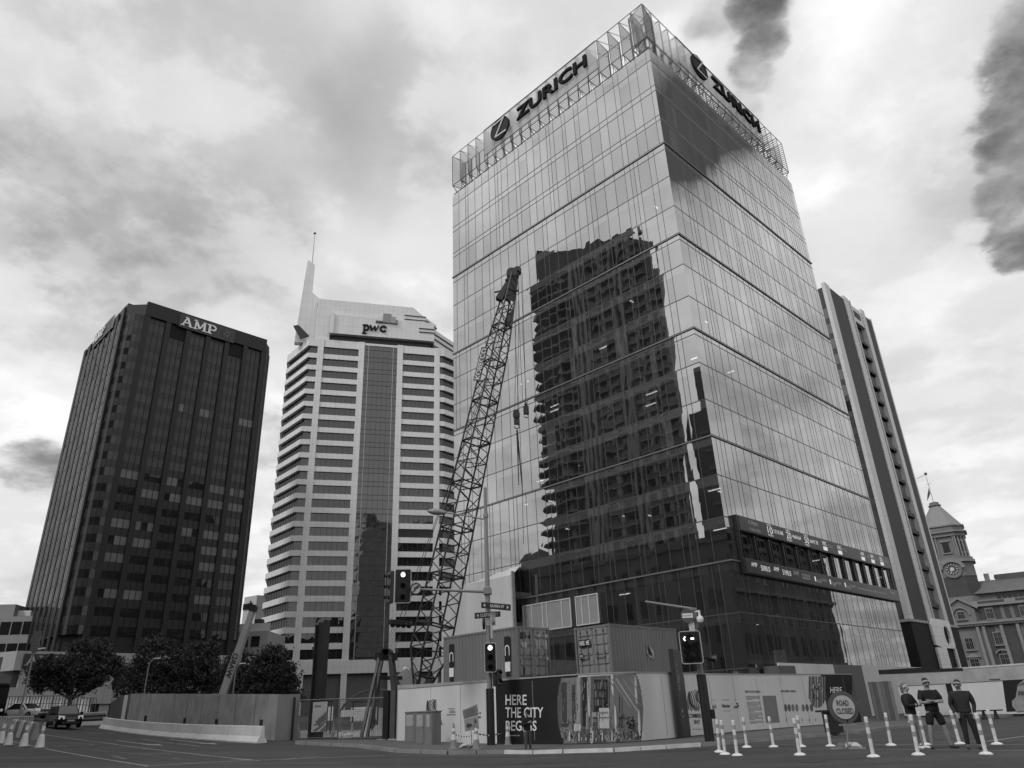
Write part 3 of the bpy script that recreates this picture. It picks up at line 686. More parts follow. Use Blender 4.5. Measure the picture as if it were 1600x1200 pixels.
# spandrel rings
outl = [(-12.2, 0), (-15.3, .3), (-21.2, 12.4), (-21.2, 34)]
ro = [(21.5, 0), (22.9, .2), (26.5, 2.6), (30, 12)]
def strip(mb, pts, z0, z1, th):
    for a, b in zip(pts, pts[1:]):
        a, b = Vector((*a, 0)), Vector((*b, 0)); d = (b - a).normalized(); nn = Vector((-d.y, d.x, 0))
        mb.slab([a + Vector((0, 0, z0)), b + Vector((0, 0, z0)), b + Vector((0, 0, z1)), a + Vector((0, 0, z1))], nn, th)
for k, zc in enumerate(zR + [zR[-1] - 3.68]):
    top = 100.5 if k == 0 else zc + 3.68 - 1.13; bot = zc + 1.13
    if k == 23: top, bot = zR[-1] - 1.13, zR[-1] - 3.0
    for x0, x1 in ((-11.35, -1.6), (11.0, 20.2)): MB().box(x0, x1, 0, .7, bot, top).build('spandrel', t_pw, P_T)
    mb = MB(); strip(mb, [(-21.7, 34), (-21.7, 12.3), (-15.5, -.1), (-12.95, -.1)], bot, top, .8); mb.build('spandrel', t_pw, P_T)
    mb = MB(); strip(mb, [(21.75, -.1), (23.1, -.1), (27.0, 2.4), (30.4, 12)], bot, top, .8); mb.build('spandrel', t_pw, P_T)
wcount = 0; rest = MB()
m_wfr = mat('window_frame_dark', .03, .5)
def winrow(x0, x1, z, n, y=.45):
    pb = MB()
    for q in range(n):
        a, b = x0 + (x1 - x0) * q / n, x0 + (x1 - x0) * (q + 1) / n; j = [rnd.uniform(-.008, .008) for _ in range(4)]
        pb.cur = 0; pb.face([(a, y + j[0], z - 1.13), (b, y + j[1], z - 1.13), (b, y + j[2], z + 1.13), (a, y + j[3], z + 1.13)])
        if q: pb.cur = 1; pb.box(a - .04, a + .04, y - .06, y, z - 1.13, z + 1.13)
    return pb
for z in zR:
    winrow(-11.35, -1.6, z, 7).build('window', [g_pw, m_wfr], P_T, fix=False)
    winrow(11.0, 20.2, z, 7).build('window', [g_pw, m_wfr], P_T, fix=False)
    for pts, fl_ in (([(-12.95, .5), (-15.0, .5), (-20.9, 12.5), (-20.9, 34)], True), ([(21.75, .5), (22.8, .5), (26.3, 3.0), (29.6, 12)], False)):
        pb = MB()
        for a, b in zip(pts, pts[1:]):
            a, b = Vector((*a, 0)), Vector((*b, 0)); n = max(1, int((b - a).length / 1.35))
            for q in range(n):
                p0, p1 = a.lerp(b, q / n), a.lerp(b, (q + 1) / n); pb.cur = 0
                pb.face([p0 + Vector((0, 0, z - 1.13)), p1 + Vector((0, 0, z - 1.13)), p1 + Vector((0, 0, z + 1.13)), p0 + Vector((0, 0, z + 1.13))], flip=fl_)
                pb.cur = 1; pb.obox(p0 + Vector((0, 0, z)), (1, 0, 0), (0, 1, 0), (0, 0, 1), .05, .06, 1.13)
        pb.build('window', [g_pw, m_wfr], P_T, fix=False)
# centre glass strip, storey by storey, with two pale verticals
cb_, fm = MB(), MB()
zc = 99.6; k = 0
while zc > 15.2:
    h = (1.35, 2.33)[k % 2]; k += 1; z1 = max(zc - h, 15.2)
    for q in range(7):
        a, b = 9.4 * q / 7, 9.4 * (q + 1) / 7; j = [rnd.uniform(-.01, .01) for _ in range(4)]
        cb_.face([(a, .1 + j[0], z1), (b, .1 + j[1], z1), (b, .1 + j[2], zc), (a, .1 + j[3], zc)])
        if q: fm.box(a - .03, a + .03, .04, .1, z1, zc)
    fm.box(0, 9.4, .03, .1, z1 - .05, z1 + .05); zc = z1
cb_.build('centre_window', g_ctr, P_T, fix=False); fm.build('mullion', m_wfr, P_T)
for x in (1.15, 8.1): MB().box(x, x + .14, -.08, .05, 14.5, 99.6).build('pale_fin', mat('pale_fin', .4, .4), P_T)
MB().box(0, 9.4, -.1, .7, 99.6, 100.3).build('head_band', t_pw, P_T)
# base: deep white beam on columns, recessed dark lobby
MB().box(-18, 34, -.6, .6, 11.6, 14.6).box(-18, -17.2, -.6, 14, 11.6, 14.6).build('base_beam', t_pw, P_T)
for x in (-11.6, -1.6, 9.4, 20.2, 30): MB().box(x, x + 1.4, -.5, .55, 0, 11.6).build('base_column', t_pw, P_T)
MB().box(-10, 32, 5.0, 5.3, 0, 11.6).build('lobby_glass', glass('lobby_glass', .06, tint=.015), P_T)
MB().box(-17, 33, .7, 5, 11.2, 11.6).build('lobby_soffit', mat('soffit_grey', .2, .7), P_T)
# crown
mc = tile_mat('crown_tiles', .60, 1.4, 3.0)
MB().box(-10.0, 19.0, .9, 30, 100.5, 103.0).build('crown_recess', m_black, P_T)
MB().slab([(-9.9, -.5, 102.5), (15.5, -.5, 102.5), (20.0, -.5, 102.5), (20.0, -.5, 108.5), (13.5, -.5, 108.7), (-9.9, -.5, 108.7)], (0, 1, 0), 25).build('crown', mc, P_T)
MB().slab([(-14.0, .6, 100.5), (-10.0, .6, 100.5), (-10.0, .6, 103), (17.5, .6, 103), (17.5, .6, 110.8), (13.8, .6, 114.0), (-12.6, .6, 114.0), (-14.0, .6, 114.0)], (0, 1, 0), 22).build('crown_upper', mc, P_T)
cr_ = MB()
for z in (110.9, 109.6): cr_.box(11.2, 17.7, .42, .6, z, z + .25)
for z in (106.3, 105.1): cr_.box(15.5, 20.2, -.7, -.5, z, z + .25)
cr_.build('crown_groove', m_wfr, P_T)
MB().prism([(20.0, -.5), (27.5, 7.0), (27.5, 24), (20, 24)], 101.4, 106.5).build('crown_step', mc, P_T)
MB().prism([(17.5, .6), (21.5, 5), (21.5, 22), (17.5, 22)], 106.5, 111.0).build('crown_step', mc, P_T)
g2 = MB()
for z in (104.9, 103.2):
    a, b = Vector((20.05, -.55, z)), Vector((27.6, 6.95, z)); g2.bar(a, b, .35, .3)
for z in (109.8, 108.6): g2.bar((17.55, .5, z), (21.6, 4.95, z), .35, .3)
g2.build('crown_groove', m_wfr, P_T)
MB().box(-10.2, -9.0, -1.0, -.5, 102.3, 108.9).build('crown_fin', mc, P_T)
# mast blade
MB().slab([(-19.6, 3, 100.5), (-14.2, 3, 100.5), (-14.2, 3, 114.0), (-13.2, 3, 115.0), (-15.9, 3, 117.4), (-15.9, 3, 127.2), (-18.0, 3, 128.6)], (0, 1, 0), 2.2).build('mast_blade', mc, P_T)
MB().tube((-16.7, 4, 127), (-16.7, 4, 139.0), .14, .08, n=8).lathe([(.0, 0), (.45, .1), (.45, .35), (0, .5)], 10, (-16.7, 4, 139.0)).build('mast', mat('mast_metal', .3, .4), P_T)
MB().slab([(-20.2, 1.0, 104.6), (-18.8, 1.0, 105.0), (-15.6, 1.0, 101.8), (-17.9, 1.0, 100.6)], (0, 1, 0), .5).build('wedge', m_black, P_T)
# lettering: bold serif pwc and stepped blocks
tb = MB(); zL = 104.0
def pc_(u, v): return Vector((-1.2 + u, -.75, zL + v))
def arc3(mb, cx, cy, rx, ry, a0, a1, w_, n=10):
    for k in range(n):
        a, b = a0 + (a1 - a0) * k / n, a0 + (a1 - a0) * (k + 1) / n; mb.bar(pc_(cx + rx * cos(a), cy + ry * sin(a)), pc_(cx + rx * cos(b), cy + ry * sin(b)), w_, .3, up=(0, -1, 0))
def sb3(mb, a, b, w_): mb.bar(pc_(*a), pc_(*b), w_, .3, up=(0, -1, 0))
sb3(tb, (.75, -.8), (.85, 1.95), .55); sb3(tb, (.2, -.85), (1.5, -.75), .28); sb3(tb, (.25, 1.85), (.9, 1.95), .3); arc3(tb, 1.25, 1.1, .75, .85, -pi / 2, pi / 2, .5); sb3(tb, (.9, .28), (1.3, .25), .3); sb3(tb, (.9, 1.95), (1.3, 1.95), .25)
sb3(tb, (2.5, 1.9), (2.95, .3), .55); sb3(tb, (2.95, .3), (3.75, 1.8), .25); sb3(tb, (3.75, 1.8), (4.0, .3), .55); sb3(tb, (4.0, .3), (4.85, 1.8), .25); sb3(tb, (2.25, 1.9), (2.8, 1.9), .25); sb3(tb, (4.6, 1.75), (4.95, 1.9), .4)
arc3(tb, 6.3, 1.1, .85, .85, .25 * pi, 1.8 * pi, .5, 14); sb3(tb, (6.8, 1.75), (7.1, 1.5), .55)
tb.build('letters', m_let, P_T)
lb_ = MB().box(2.8, 5.0, -.95, -.55, 107.1, 107.6).build('logo_bar', mat('logo_dark', .07, .5), P_T)
for (x0, x1, z0, z1, v) in ((4.9, 7.3, 107.2, 110.2, .22), (5.0, 6.3, 107.2, 108.8, .09), (7.1, 8.6, 107.2, 109.3, .28), (8.6, 9.1, 107.0, 108.3, .18)):
    MB().box(x0, x1, -.75 - v, .2, z0, z1).build('logo_block', mat('logo_block_%d' % int(v * 100), v, .5), P_T)
# ================================================================== slab tower behind (pale ribs, dark panels)
Q4 = Vector((66.8, 132.07, 0))
S4 = thing('office_tower', 'narrow slab tower with pale vertical ribs and dark brick panels behind the mirror glass tower', 'office building', Q4, GRID)
t_rib = tile_mat('rib_stone', .5, 40, 2.9); m_brk = mat('dark_brick', .062, .8, .15, 1.5); m_bbase = mat('black_base', .016, .7, .3, .8, spec=.2)
MB().box(1, 24.8, 1, 24, 0, 81.5).build('core_block', m_brk, S4)
for (x0, x1, y0, y1, zt_) in ((0, 2.3, 0, .75, 82), (9.4, 11.9, -.12, .9, 82.4), (12.25, 12.75, -.25, .9, 82.2), (18.9, 20.9, -.12, .9, 82.6), (24.6, 25.2, 0, .9, 82.2)):
    MB().box(x0, x1, y0, y1, 13.7, zt_).build('rib', t_rib, S4)
for (x0, x1) in ((2.3, 9.4), (20.9, 24.6)): MB().box(x0, x1, .06, 1.0, 13.7, 81.6).build('brick_panel', m_brk, S4)
m_sof = mat('window_hood', .05, .7)
g_s4 = glass('slab_glass', .10, tint=.02)
k = 0; z = 14.4
while z < 76:
    MB().slab([(12.8, .75, z), (18.85, .75, z), (18.85, .75, z + 2.3), (12.8, .75, z + 2.3)], (0, 1, 0), .1).build('window', g_s4, S4, fix=False)
    MB().hexa([(12.8, .25, z - 1.2), (18.85, .25, z - 1.2), (18.85, .8, z - .9), (12.8, .8, z - .9), (12.8, .25, z - .5), (18.85, .25, z - .5), (18.85, .8, z), (12.8, .8, z)]).build('window_hood', m_sof, S4)
    MB().box(.3, .9, .8, 6.0, z - 1.3, z - .1).build('side_spandrel', m_sof, S4); MB().box(.35, .9, .8, 6.0, z - .1, z + 2.2).build('side_window', g_s4, S4)
    z += 3.5; k += 1
MB().box(12.8, 18.85, .0, .8, 77.5, 81.5).build('crown_panel', t_rib, S4)
MB().box(13.9, 17.2, -.1, -.0, 78.8, 80.3).build('louvre', m_sof, S4)
MB().box(-.4, 25.4, -.3, 2, 13.3, 13.75).build('ledge', mat('grey_ledge', .3), S4)
MB().box(-.2, 25.2, -.15, 23, 0, 13.3).build('base', m_bbase, S4)
# white stone portal with round hole
pm = MB(); x0, x1, zb, zt = 8.6, 19.3, 3, 14.3; cx, cz, rx, rz = 16.2, 11.5, 1.55, 1.75
N_ = 28; ring = [(cx + rx * cos(2 * pi * i / N_), cz + rz * sin(2 * pi * i / N_)) for i in range(N_)]
def edge_pt(a):
    dx, dz = cos(a), sin(a); ts = []
    if dx > 1e-6: ts.append((x1 - cx) / dx)
    if dx < -1e-6: ts.append((x0 - cx) / dx)
    if dz > 1e-6: ts.append((zt - cz) / dz)
    if dz < -1e-6: ts.append((9.3 - cz) / dz)
    t = min(ts); return (cx + dx * t, cz + dz * t)
for i in range(N_):
    a, b = 2 * pi * i / N_, 2 * pi * (i + 1) / N_; e0, e1 = edge_pt(a), edge_pt(b); r0, r1 = ring[i], ring[(i + 1) % N_]
    pm.slab([(r0[0], -.6, r0[1]), (e0[0], -.6, e0[1]), (e1[0], -.6, e1[1]), (r1[0], -.6, r1[1])], (0, 1, 0), .4)
pm.box(x0, 13.8, -.6, -.2, 0, 9.3).box(18.55, x1, -.6, -.2, 0, 9.3)
pm.build('stone_portal', tile_mat('portal_stone', .72, 2.6, 1.6), S4)

# ================================================================== clock tower and the long stone and brick building
KS = 1.7
K = thing('clock_tower_building', 'old stone and brick harbour building with a domed clock tower and steep roof', 'historic building', (95.065 * KS, 165.0 * KS, CZ * (1 - KS)), radians(-31)); K.scale = (KS, KS, KS)
m_st = mat('sandstone', .15, .8, .14, .8, streak=True, fine=.08); m_st2 = mat('sandstone_pale', .20, .8, .12, .8); m_rb = mat('red_brick', .055, .85, .2, 1.2); m_rf = mat('slate_roof', .10, .6, .15, 1); m_win = mat('dark_window', .012, .2, .3, 1)
def octo(x0, x1, c, s=0.0): return [(x0 - s, -s), (x1 + s, -s), (x1 + c + s, c - s), (x1 + c + s, c + 4), (x1 + s, c * 2 + 4), (x0 - s, c * 2 + 4), (x0 - c - s, c + 4), (x0 - c - s, c - s)]
def ost(z0, z1, s, m_, name, x0=-1.6, x1=2.5, c=2.2): return MB().prism(octo(x0, x1, c, s), z0, z1).build(name, m_, K)
ost(5, 20.9, .1, m_st, 'tower_base'); ost(20.9, 25.2, .0, m_rb, 'tower_shaft'); ost(25.2, 28.2, .05, m_st, 'clock_stage'); ost(28.2, 28.7, .55, m_st2, 'cornice'); ost(28.7, 29.3, .25, m_st, 'parapet')
ost(29.3, 34.0, -.35, m_st, 'belfry'); ost(34.0, 34.8, .1, m_st2, 'cornice'); ost(34.8, 35.1, .55, m_st2, 'cornice'); ost(35.1, 36.2, .1, m_st, 'attic'); ost(36.2, 36.5, .35, m_st2, 'cornice')
rf = MB(); ba = octo(-1.6, 2.5, 2.2, .05); to = [(-.0, 3.2), (.95, 3.2), (1.45, 3.7), (1.45, 4.6), (.95, 5.1), (0, 5.1), (-.5, 4.6), (-.5, 3.7)]
for i in range(8):
    j = (i + 1) % 8; rf.face([(*ba[i], 36.5), (*ba[j], 36.5), (*to[j], 41.8), (*to[i], 41.8)])
rf.build('spire_roof', mat('spire_lead', .18, .6, .12, .8), K)
MB().lathe([(1.1, 41.6), (1.35, 41.8), (1.35, 42.0), (1.0, 42.1), (1.0, 42.6), (.5, 42.8)], 12, (.45, 4.1, 0)).build('finial', m_st, K)
fl = MB().tube((.45, 4.1, 42.6), (.45, 4.1, 50.3), .07, .04, 6).tube((-.1, 4.1, 47.2), (1.0, 4.1, 47.2), .04, n=5).tube((-1.6, 4.1, 48.9), (.6, 4.1, 49.6), .05, n=5).lathe([(0, 0), (.35, .3), (.35, .55), (0, .8)], 8, (.5, 4.1, 49.3))
fo = fl.build('weather_vane', mat('vane', .08, .5), K)
MB().slab([(.35, 4.1, 46.4), (.3, 4.1, 44.9), (-.5, 4.1, 43.6), (-.75, 4.1, 43.3), (-.4, 4.1, 44.6)], (0, 1, 0), .05).build('flag', mat('flag', .06, .8), K)
for ang_i, (px_, py_, dx, dy) in enumerate(((.45, .35, 1, 0), (3.35 + .25, 1.1 + .25, .707, .707))):
    n_ = Vector((dy, -dx, 0)); t_ = Vector((dx, dy, 0)); o_ = Vector((px_, py_, 0))
    MB().obox(o_ + n_ * .05 + Vector((0, 0, 31.6)), t_, (0, 0, 1), n_, .62 if ang_i == 0 else .3, 1.15, .1).build('belfry_opening', m_win, K)
    fr = MB().obox(o_ + n_ * .12 + Vector((0, 0, 32.95)), t_, (0, 0, 1), n_, .95, .14, .15).obox(o_ + n_ * .12 + Vector((0, 0, 30.3)), t_, (0, 0, 1), n_, .95, .12, .15); fr.build('window_trim', m_st2, K)
cb2 = MB()
for x in (-1.75, -1.25, 2.2, 2.6, 3.2, 3.8, 4.4):
    y = 0.1 if x < 2.5 else (x - 2.5) - .1
    cb2.tube((x, y + .1, 29.4), (x, y + .1, 33.9), .2, .17, 10)
cb2.build('pilaster', m_st2, K)
# clock
ck = MB().slab([(.45 + 1.9 * cos(2 * pi * i / 32), -.1, 26.75 + 1.9 * sin(2 * pi * i / 32)) for i in range(32)], (0, -1, 0), .2).build('clock_surround', m_st, K)
fc = MB().slab([(.45 + 1.2 * cos(2 * pi * i / 32), -.3, 26.75 + 1.2 * sin(2 * pi * i / 32)) for i in range(32)], (0, -1, 0), .06).build('clock_face', mat('clock_dark', .05, .5), K)
kk = MB()
for i in range(12): a = i * pi / 6; kk.bar((.45 + .85 * cos(a), -.4, 26.75 + .85 * sin(a)), (.45 + 1.12 * cos(a), -.4, 26.75 + 1.12 * sin(a)), .13, .04, up=(0, -1, 0))
for i in range(24): a = i * pi / 12; kk.bar((.45, -.39, 26.75), (.45 + .45 * cos(a), -.39, 26.75 + .45 * sin(a)), .05, .03, up=(0, -1, 0))
kk.bar((.45, -.42, 26.75), (.45 - .35, -.42, 26.75 - .85), .1, .03, up=(0, -1, 0)).bar((.45, -.42, 26.75), (.45 - .45, -.42, 26.75 - .3), .12, .03, up=(0, -1, 0))
kk.build('numerals', mat('clock_pale', .6, .5), fc)
hd = MB(); pts = [(.45 + 2.2 * cos(a), -.5, 26.9 + 1.75 * sin(a)) for a in [pi * i / 12 for i in range(13)]]
for a, b in zip(pts, pts[1:]): hd.bar(a, b, .8, .35, up=(0, -1, 0))
hd.build('clock_hood', m_st2, K)
# long wing
MB().box(-14, 34, -1.2, 18, 0, 15.0).build('wing_wall', m_st, K)
for x0, x1 in ((2.8, 5.0), (5.9, 9.2), (11.5, 14.2), (15, 19)): MB().box(x0, x1, -1.35, -1.2, 4, 14.6).build('brick_panel', m_rb, K)
MB().box(-14.4, 34, -2.1, 18, 15.0, 15.35).box(-14, 34, -1.7, 18, 14.55, 15.0).build('cornice', m_st2, K)
de = MB()
for i in range(90): de.box(-10 + i * .42, -10 + i * .42 + .2, -2.0, -1.2, 14.55, 14.95)
de.build('dentils', m_st, K)
MB().box(-14, 34, -1.1, 18, 15.35, 18.4).build('attic_wall', m_st, K)
for x0, x1 in ((2.8, 4.2), (5.9, 7.0), (7.7, 8.7), (9.4, 10.6), (11.4, 12.4)): MB().box(x0, x1, -1.2, -1.1, 15.8, 18.3).build('brick_panel', m_rb, K)
MB().box(-14.3, 34, -1.7, 18, 18.4, 18.9).box(-14, 34, -1.3, -.6, 18.9, 19.6).build('parapet', m_st2, K)
for x0, x1 in ((3.3, 8.2), (10.2, 15), (17, 22)): MB().box(x0, x1, -1.36, -1.3, 19.0, 19.45).build('parapet_panel', m_rb, K)
MB().box(3.0, 34, 1.5, 14, 18.9, 21.2).build('set_back_storey', m_st, K)
for i in range(18): MB().box(7.2 + i * 1.0, 7.95 + i * 1.0, 1.4, 1.5, 19.6, 20.9).build('window', m_win, K)
MB().hexa([(2.4, .6, 21.2), (34, .6, 21.2), (34, 15, 21.2), (2.4, 15, 21.2), (4.4, 4.5, 24.2), (34, 4.5, 24.2), (34, 11, 24.2), (4.4, 11, 24.2)]).build('roof', m_rf, K)
MB().box(6.0, 7.0, 4.6, 5.6, 23.5, 25.7).build('chimney', m_st2, K)
MB().hexa([(8.5, 4.3, 24.0), (34, 4.3, 24.0), (34, 10, 24.0), (8.5, 10, 24.0), (7.9, 4.0, 25.2), (34, 4.0, 25.2), (34, 10, 25.2), (7.9, 10, 25.2)]).build('roof_ridge', m_rf, K)
# gable in front of the tower foot
MB().slab([(-4.2, -1.75, 15.3), (2.4, -1.75, 15.3), (2.4, -1.75, 18.0), (-.2, -1.75, 20.3), (-4.2, -1.75, 18.0)], (0, 1, 0), .6).build('gable', m_st, K)
gg = MB().bar((-.2, -1.95, 20.45), (3.1, -1.95, 18.2), .45, .5, up=(0, -1, 0)).bar((-.2, -1.95, 20.45), (-4.5, -1.95, 18.0), .45, .5, up=(0, -1, 0)); gg.build('gable_coping', m_st2, K)
ar = MB(); pts = [(-.3 + 1.6 * cos(a), -1.95, 16.9 + 1.6 * sin(a)) for a in [pi * i / 10 for i in range(11)]]
for a, b in zip(pts, pts[1:]): ar.bar(a, b, .25, .3, up=(0, -1, 0))
ar.build('arch_moulding', m_st2, K)
for x in (1.0, 2.1, 8.2, 9.6, 5.3): MB().tube((x + 1.0, -1.5, 4), (x + 1.0, -1.5, 14.4), .38, .34, 12).build('engaged_column', m_st2, K)
def swin(x, z, w_, h, top=0, y=-1.42, par=K):
    fo_ = MB().box(x - w_ / 2 - .14, x + w_ / 2 + .14, y - .12, y + .1, z - .14, z + h + .14).box(x - w_ / 2 - .4, x + w_ / 2 + .4, y - .25, y + .1, z - .4, z - .22)
    if top == 1: fo_.slab([(x - w_ / 2 - .6, y - .3, z + h + .3), (x + w_ / 2 + .6, y - .3, z + h + .3), (x, y - .3, z + h + 1.1)], (0, 1, 0), .35)
    if top == 2:
        pts = [(x + (w_ / 2 + .5) * cos(a), y - .2, z + h + .2 + .75 * sin(a)) for a in [pi * i / 10 for i in range(11)]]
        for a, b in zip(pts, pts[1:]): fo_.bar(a, b, .22, .3, up=(0, -1, 0))
    wi = fo_.build('window', m_st2, par)
    MB().box(x - w_ / 2, x + w_ / 2, y - .16, y - .13, z, z + h).build('pane', m_win, wi)
    gb_ = MB().box(x - .03, x + .03, y - .2, y - .165, z, z + h).box(x - w_ / 2, x + w_ / 2, y - .2, y - .165, z + h * .6, z + h * .6 + .05)
    for s in (-.25, .25): gb_.box(x + s * w_ - .015, x + s * w_ + .015, y - .2, y - .165, z, z + h)
    gb_.build('glazing_bar', m_st2, wi)
for x, z, w_, h, tp, y in ((-.3, 16.3, 1.2, 1.3, 0, -1.9), (5.0, 15.9, 1.2, 1.9, 0, -1.35), (11.0, 15.9, 1.1, 1.9, 0, -1.35), (-.2, 10.2, 1.3, 2.1, 0, -1.35), (5.2, 10.8, 1.3, 2.2, 0, -1.5), (-.2, 6.2, 1.5, 2.0, 1, -1.35), (5.3, 6.7, 1.5, 2.0, 2, -1.5), (11.4, 10.8, 1.3, 2.2, 0, -1.5), (11.4, 6.7, 1.5, 2.0, 2, -1.5)):
    swin(x, z, w_, h, tp, y)

# ================================================================== small far buildings on the left
m_gr = mat('grey_render', .28, .7, .1, .3); m_lg = mat('light_render', .5, .6, .08, .3)
B1 = thing('low_office_building', 'low grey office block with strip windows behind the dark bronze tower', 'office building', (-100.5, 142, 0), radians(8))
MB().box(-22, 14, 0, 20, 0, 21.9).build('wall', m_gr, B1); MB().box(-22, 3.6, .5, 12, 21.9, 24.2).build('roof_storey', m_gr, B1)
for z0, z1 in ((18.6, 20.9), (15.6, 17.0), (11.6, 14.0), (7, 9)):
    for x in range(-20, 13, 2): MB().box(x, x + 1.75, -.05, .05, z0, z1).build('window', m_win, B1)
MB().box(-3, 9, 2, 2.1, 22.2, 23.2).build('glass_balustrade', mat('balustrade', .7, .3), B1)
B2 = thing('tall_plain_building', 'tall plain pale building with dark lettering between the bronze tower and the white banded tower', 'office building', (-74.3, 210, 0), radians(0))
MB().prism([(-4.6, 3), (0, 0), (9, 6), (5, 14), (-4.6, 12)], 0, 34.6).build('wall', mat('plain_wall', .40, .7, .05, .3), B2)
lt = MB(); d = Vector((4.6, -3, 0)).normalized(); nn = Vector((-3, -4.6, 0)).normalized()
add_text(lt, 'noria', lambda u, v: Vector((-4.5, 2.9, 31.0)) + d * (u * 4.1) + nn * .2 + Vector((0, 0, v * 2.3)), bold=.03)
thick(lt.build('letters', mat('sign_letter', .025), B2, fix=False), .2)
B3 = thing('low_grey_building', 'low grey building with two rows of dark square windows beside the white banded tower', 'building', (-62.5, 160, 0), radians(0))
MB().box(-14, 9, 0, 12, 0, 19.3).build('wall', m_gr, B3)
for z0, z1 in ((16.2, 18.3), (13.4, 14.7)):
    for x in (-10, -7, -4, -1, .9, 3.2, 5.6): MB().box(x, x + 1.8, -.06, .02, z0, z1).build('window', m_win, B3)
MB().box(-4, 9, 1, 1.1, 19.3, 21).box(-4, -3.8, 1, 6, 19.3, 21).build('roof_screen', m_lg, B3)
MB().box(5.2, 6.8, 2, 3.6, 19.3, 22.0).build('roof_plant', mat('plant_dark', .05), B3)

# ================================================================== buildings across the streets: out of the frame, seen in the mirror glass
m_rw = mat('tower_precast', .10, .7, .15, .3); m_rg = glass('reflected_glass', .06, tint=.012); m_rs = mat('balcony_slab', .16, .7, .15, .5)
R1 = thing('apartment_tower', 'dark apartment tower with curved balconies, mirrored in the left face of the glass tower', 'apartment building', C0, GRID)
MB().prism([(-81, 51), (-81, 92), (-112, 106), (-112, 71)][::-1], 0, 102).build('tower_body', m_rw, R1)
MB().prism([(-81.2, 52.5), (-81.2, 92.5), (-106, 102), (-106, 69)][::-1], 102, 111).build('tower_body', m_rw, R1)
MB().slab([(-81.4, 56, 111), (-81.4, 92.8, 111), (-81.4, 92.8, 129), (-81.4, 87, 125.5), (-81.4, 75, 120.5), (-81.4, 70, 121.5), (-81.4, 67, 118.5), (-81.4, 62, 117.5), (-81.4, 56, 113.5)], (-1, 0, 0), 2.5).build('crown_wall', mat('crown_dark', .06, .7), R1)
z = 8.0; k = 0
while z < 117:
    y0 = 51 if z < 102 else 56
    MB().box(-81.0, -79.9, y0, 62, z, z + .35).box(-81.0, -79.7, 66, 74, z, z + .35).prism([(-81, 80), (-79.6, 80.5), (-78.6, 84), (-78.6, 90), (-79.3, 94), (-81, 96.2), (-84, 96.8), (-84, 92), (-81, 91)], z, z + .45).build('balcony', m_rs, R1)
    wb_ = MB(); yy = 52 if z < 102 else 57
    while yy < 90: ww = rnd.choice([1.6, 2.4, 3.2]); wb_.box(-81.1, -80.95, yy, min(91, yy + ww), z + .45 + rnd.choice([0, 0, .6]), z + 2.6); yy += ww + rnd.choice([.3, 1.0, 1.8])
    wb_.build('window_band', m_rg, R1)
    if k % 1 == 0: MB().box(-79.95, -79.9, y0, 62, z + .35, z + 1.2).box(-79.75, -79.7, 66, 74, z + .35, z + 1.2).build('balustrade', mat('balustrade_dark', .07, .4), R1)
    z += 3.15; k += 1
for y in (51, 55.2, 58.6, 62.5, 64.8, 69.6, 75.5, 77.2, 79.0, 84.5): MB().box(-81.1, -79.95, y, y + .9, 0, 116 if y > 56 else 101).build('rib_wall', mat('rib_wall', .19, .7), R1)
R2 = thing('office_tower', 'black narrow tower seen only as a reflection beside the corner of the glass tower', 'office building', C0, GRID)
MB().prism([(-82, 50), (-82, 20), (-100, 20), (-100, 50)], 0, 62).prism([(-82, 46.5), (-82, 24), (-98, 24), (-98, 46.5)], 62, 72.5).build('tower_body', mat('black_tower', .025, .5), R2)
for z in range(8, 60, 4): MB().box(-82, -81.6, 20.5, 46.8, z, z + .8).build('spandrel', mat('black_tower_band', .07, .5), R2)
R3 = thing('stone_building', 'long old stone building with a small dome, seen only mirrored in the glass tower', 'historic building', C0, GRID)
m_os = mat('old_stone', .085, .85, .2, .4)
MB().box(-80, -70, 2, 97, 0, 31).box(-80.2, -69.5, 1.5, 97.5, 30, 31).build('wall', m_os, R3)
MB().lathe([(5, 31), (5, 33), (4.4, 35), (3, 36.6), (.5, 37.6), (.3, 40)], 16, (-75, 92, 0)).build('dome', m_os, R3)
for z in (6, 12, 18, 24):
    for i in range(22): MB().box(-70, -69.9, 5 + i * 4.1, 6.6 + i * 4.1, z, z + 3.2).build('window', m_win, R3)
R4 = thing('stone_building', 'long old stone building with tall windows, mirrored in the right face of the glass tower', 'historic building', C0, GRID)
MB().box(20, 116, -58, -45, 0, 32.5).box(19.5, 126, -58, -44.3, 31.2, 32).box(116, 127.5, -58, -45, 0, 34.5).build('wall', m_os, R4)
MB().box(19.5, 128, -58, -44.0, 33.6, 34.8).box(19.6, 127.6, -58, -44.4, 22.2, 22.9).box(19.6, 127.6, -58, -44.4, 8.4, 9.2).build('cornice', mat('old_stone_pale', .13, .8), R4)
for z in (3, 10.5, 16.5, 24.5):
    for i in range(26): MB().box(22 + i * 4.05, 23.7 + i * 4.05, -45, -44.9, z, z + 3.6).build('window', m_win, R4)

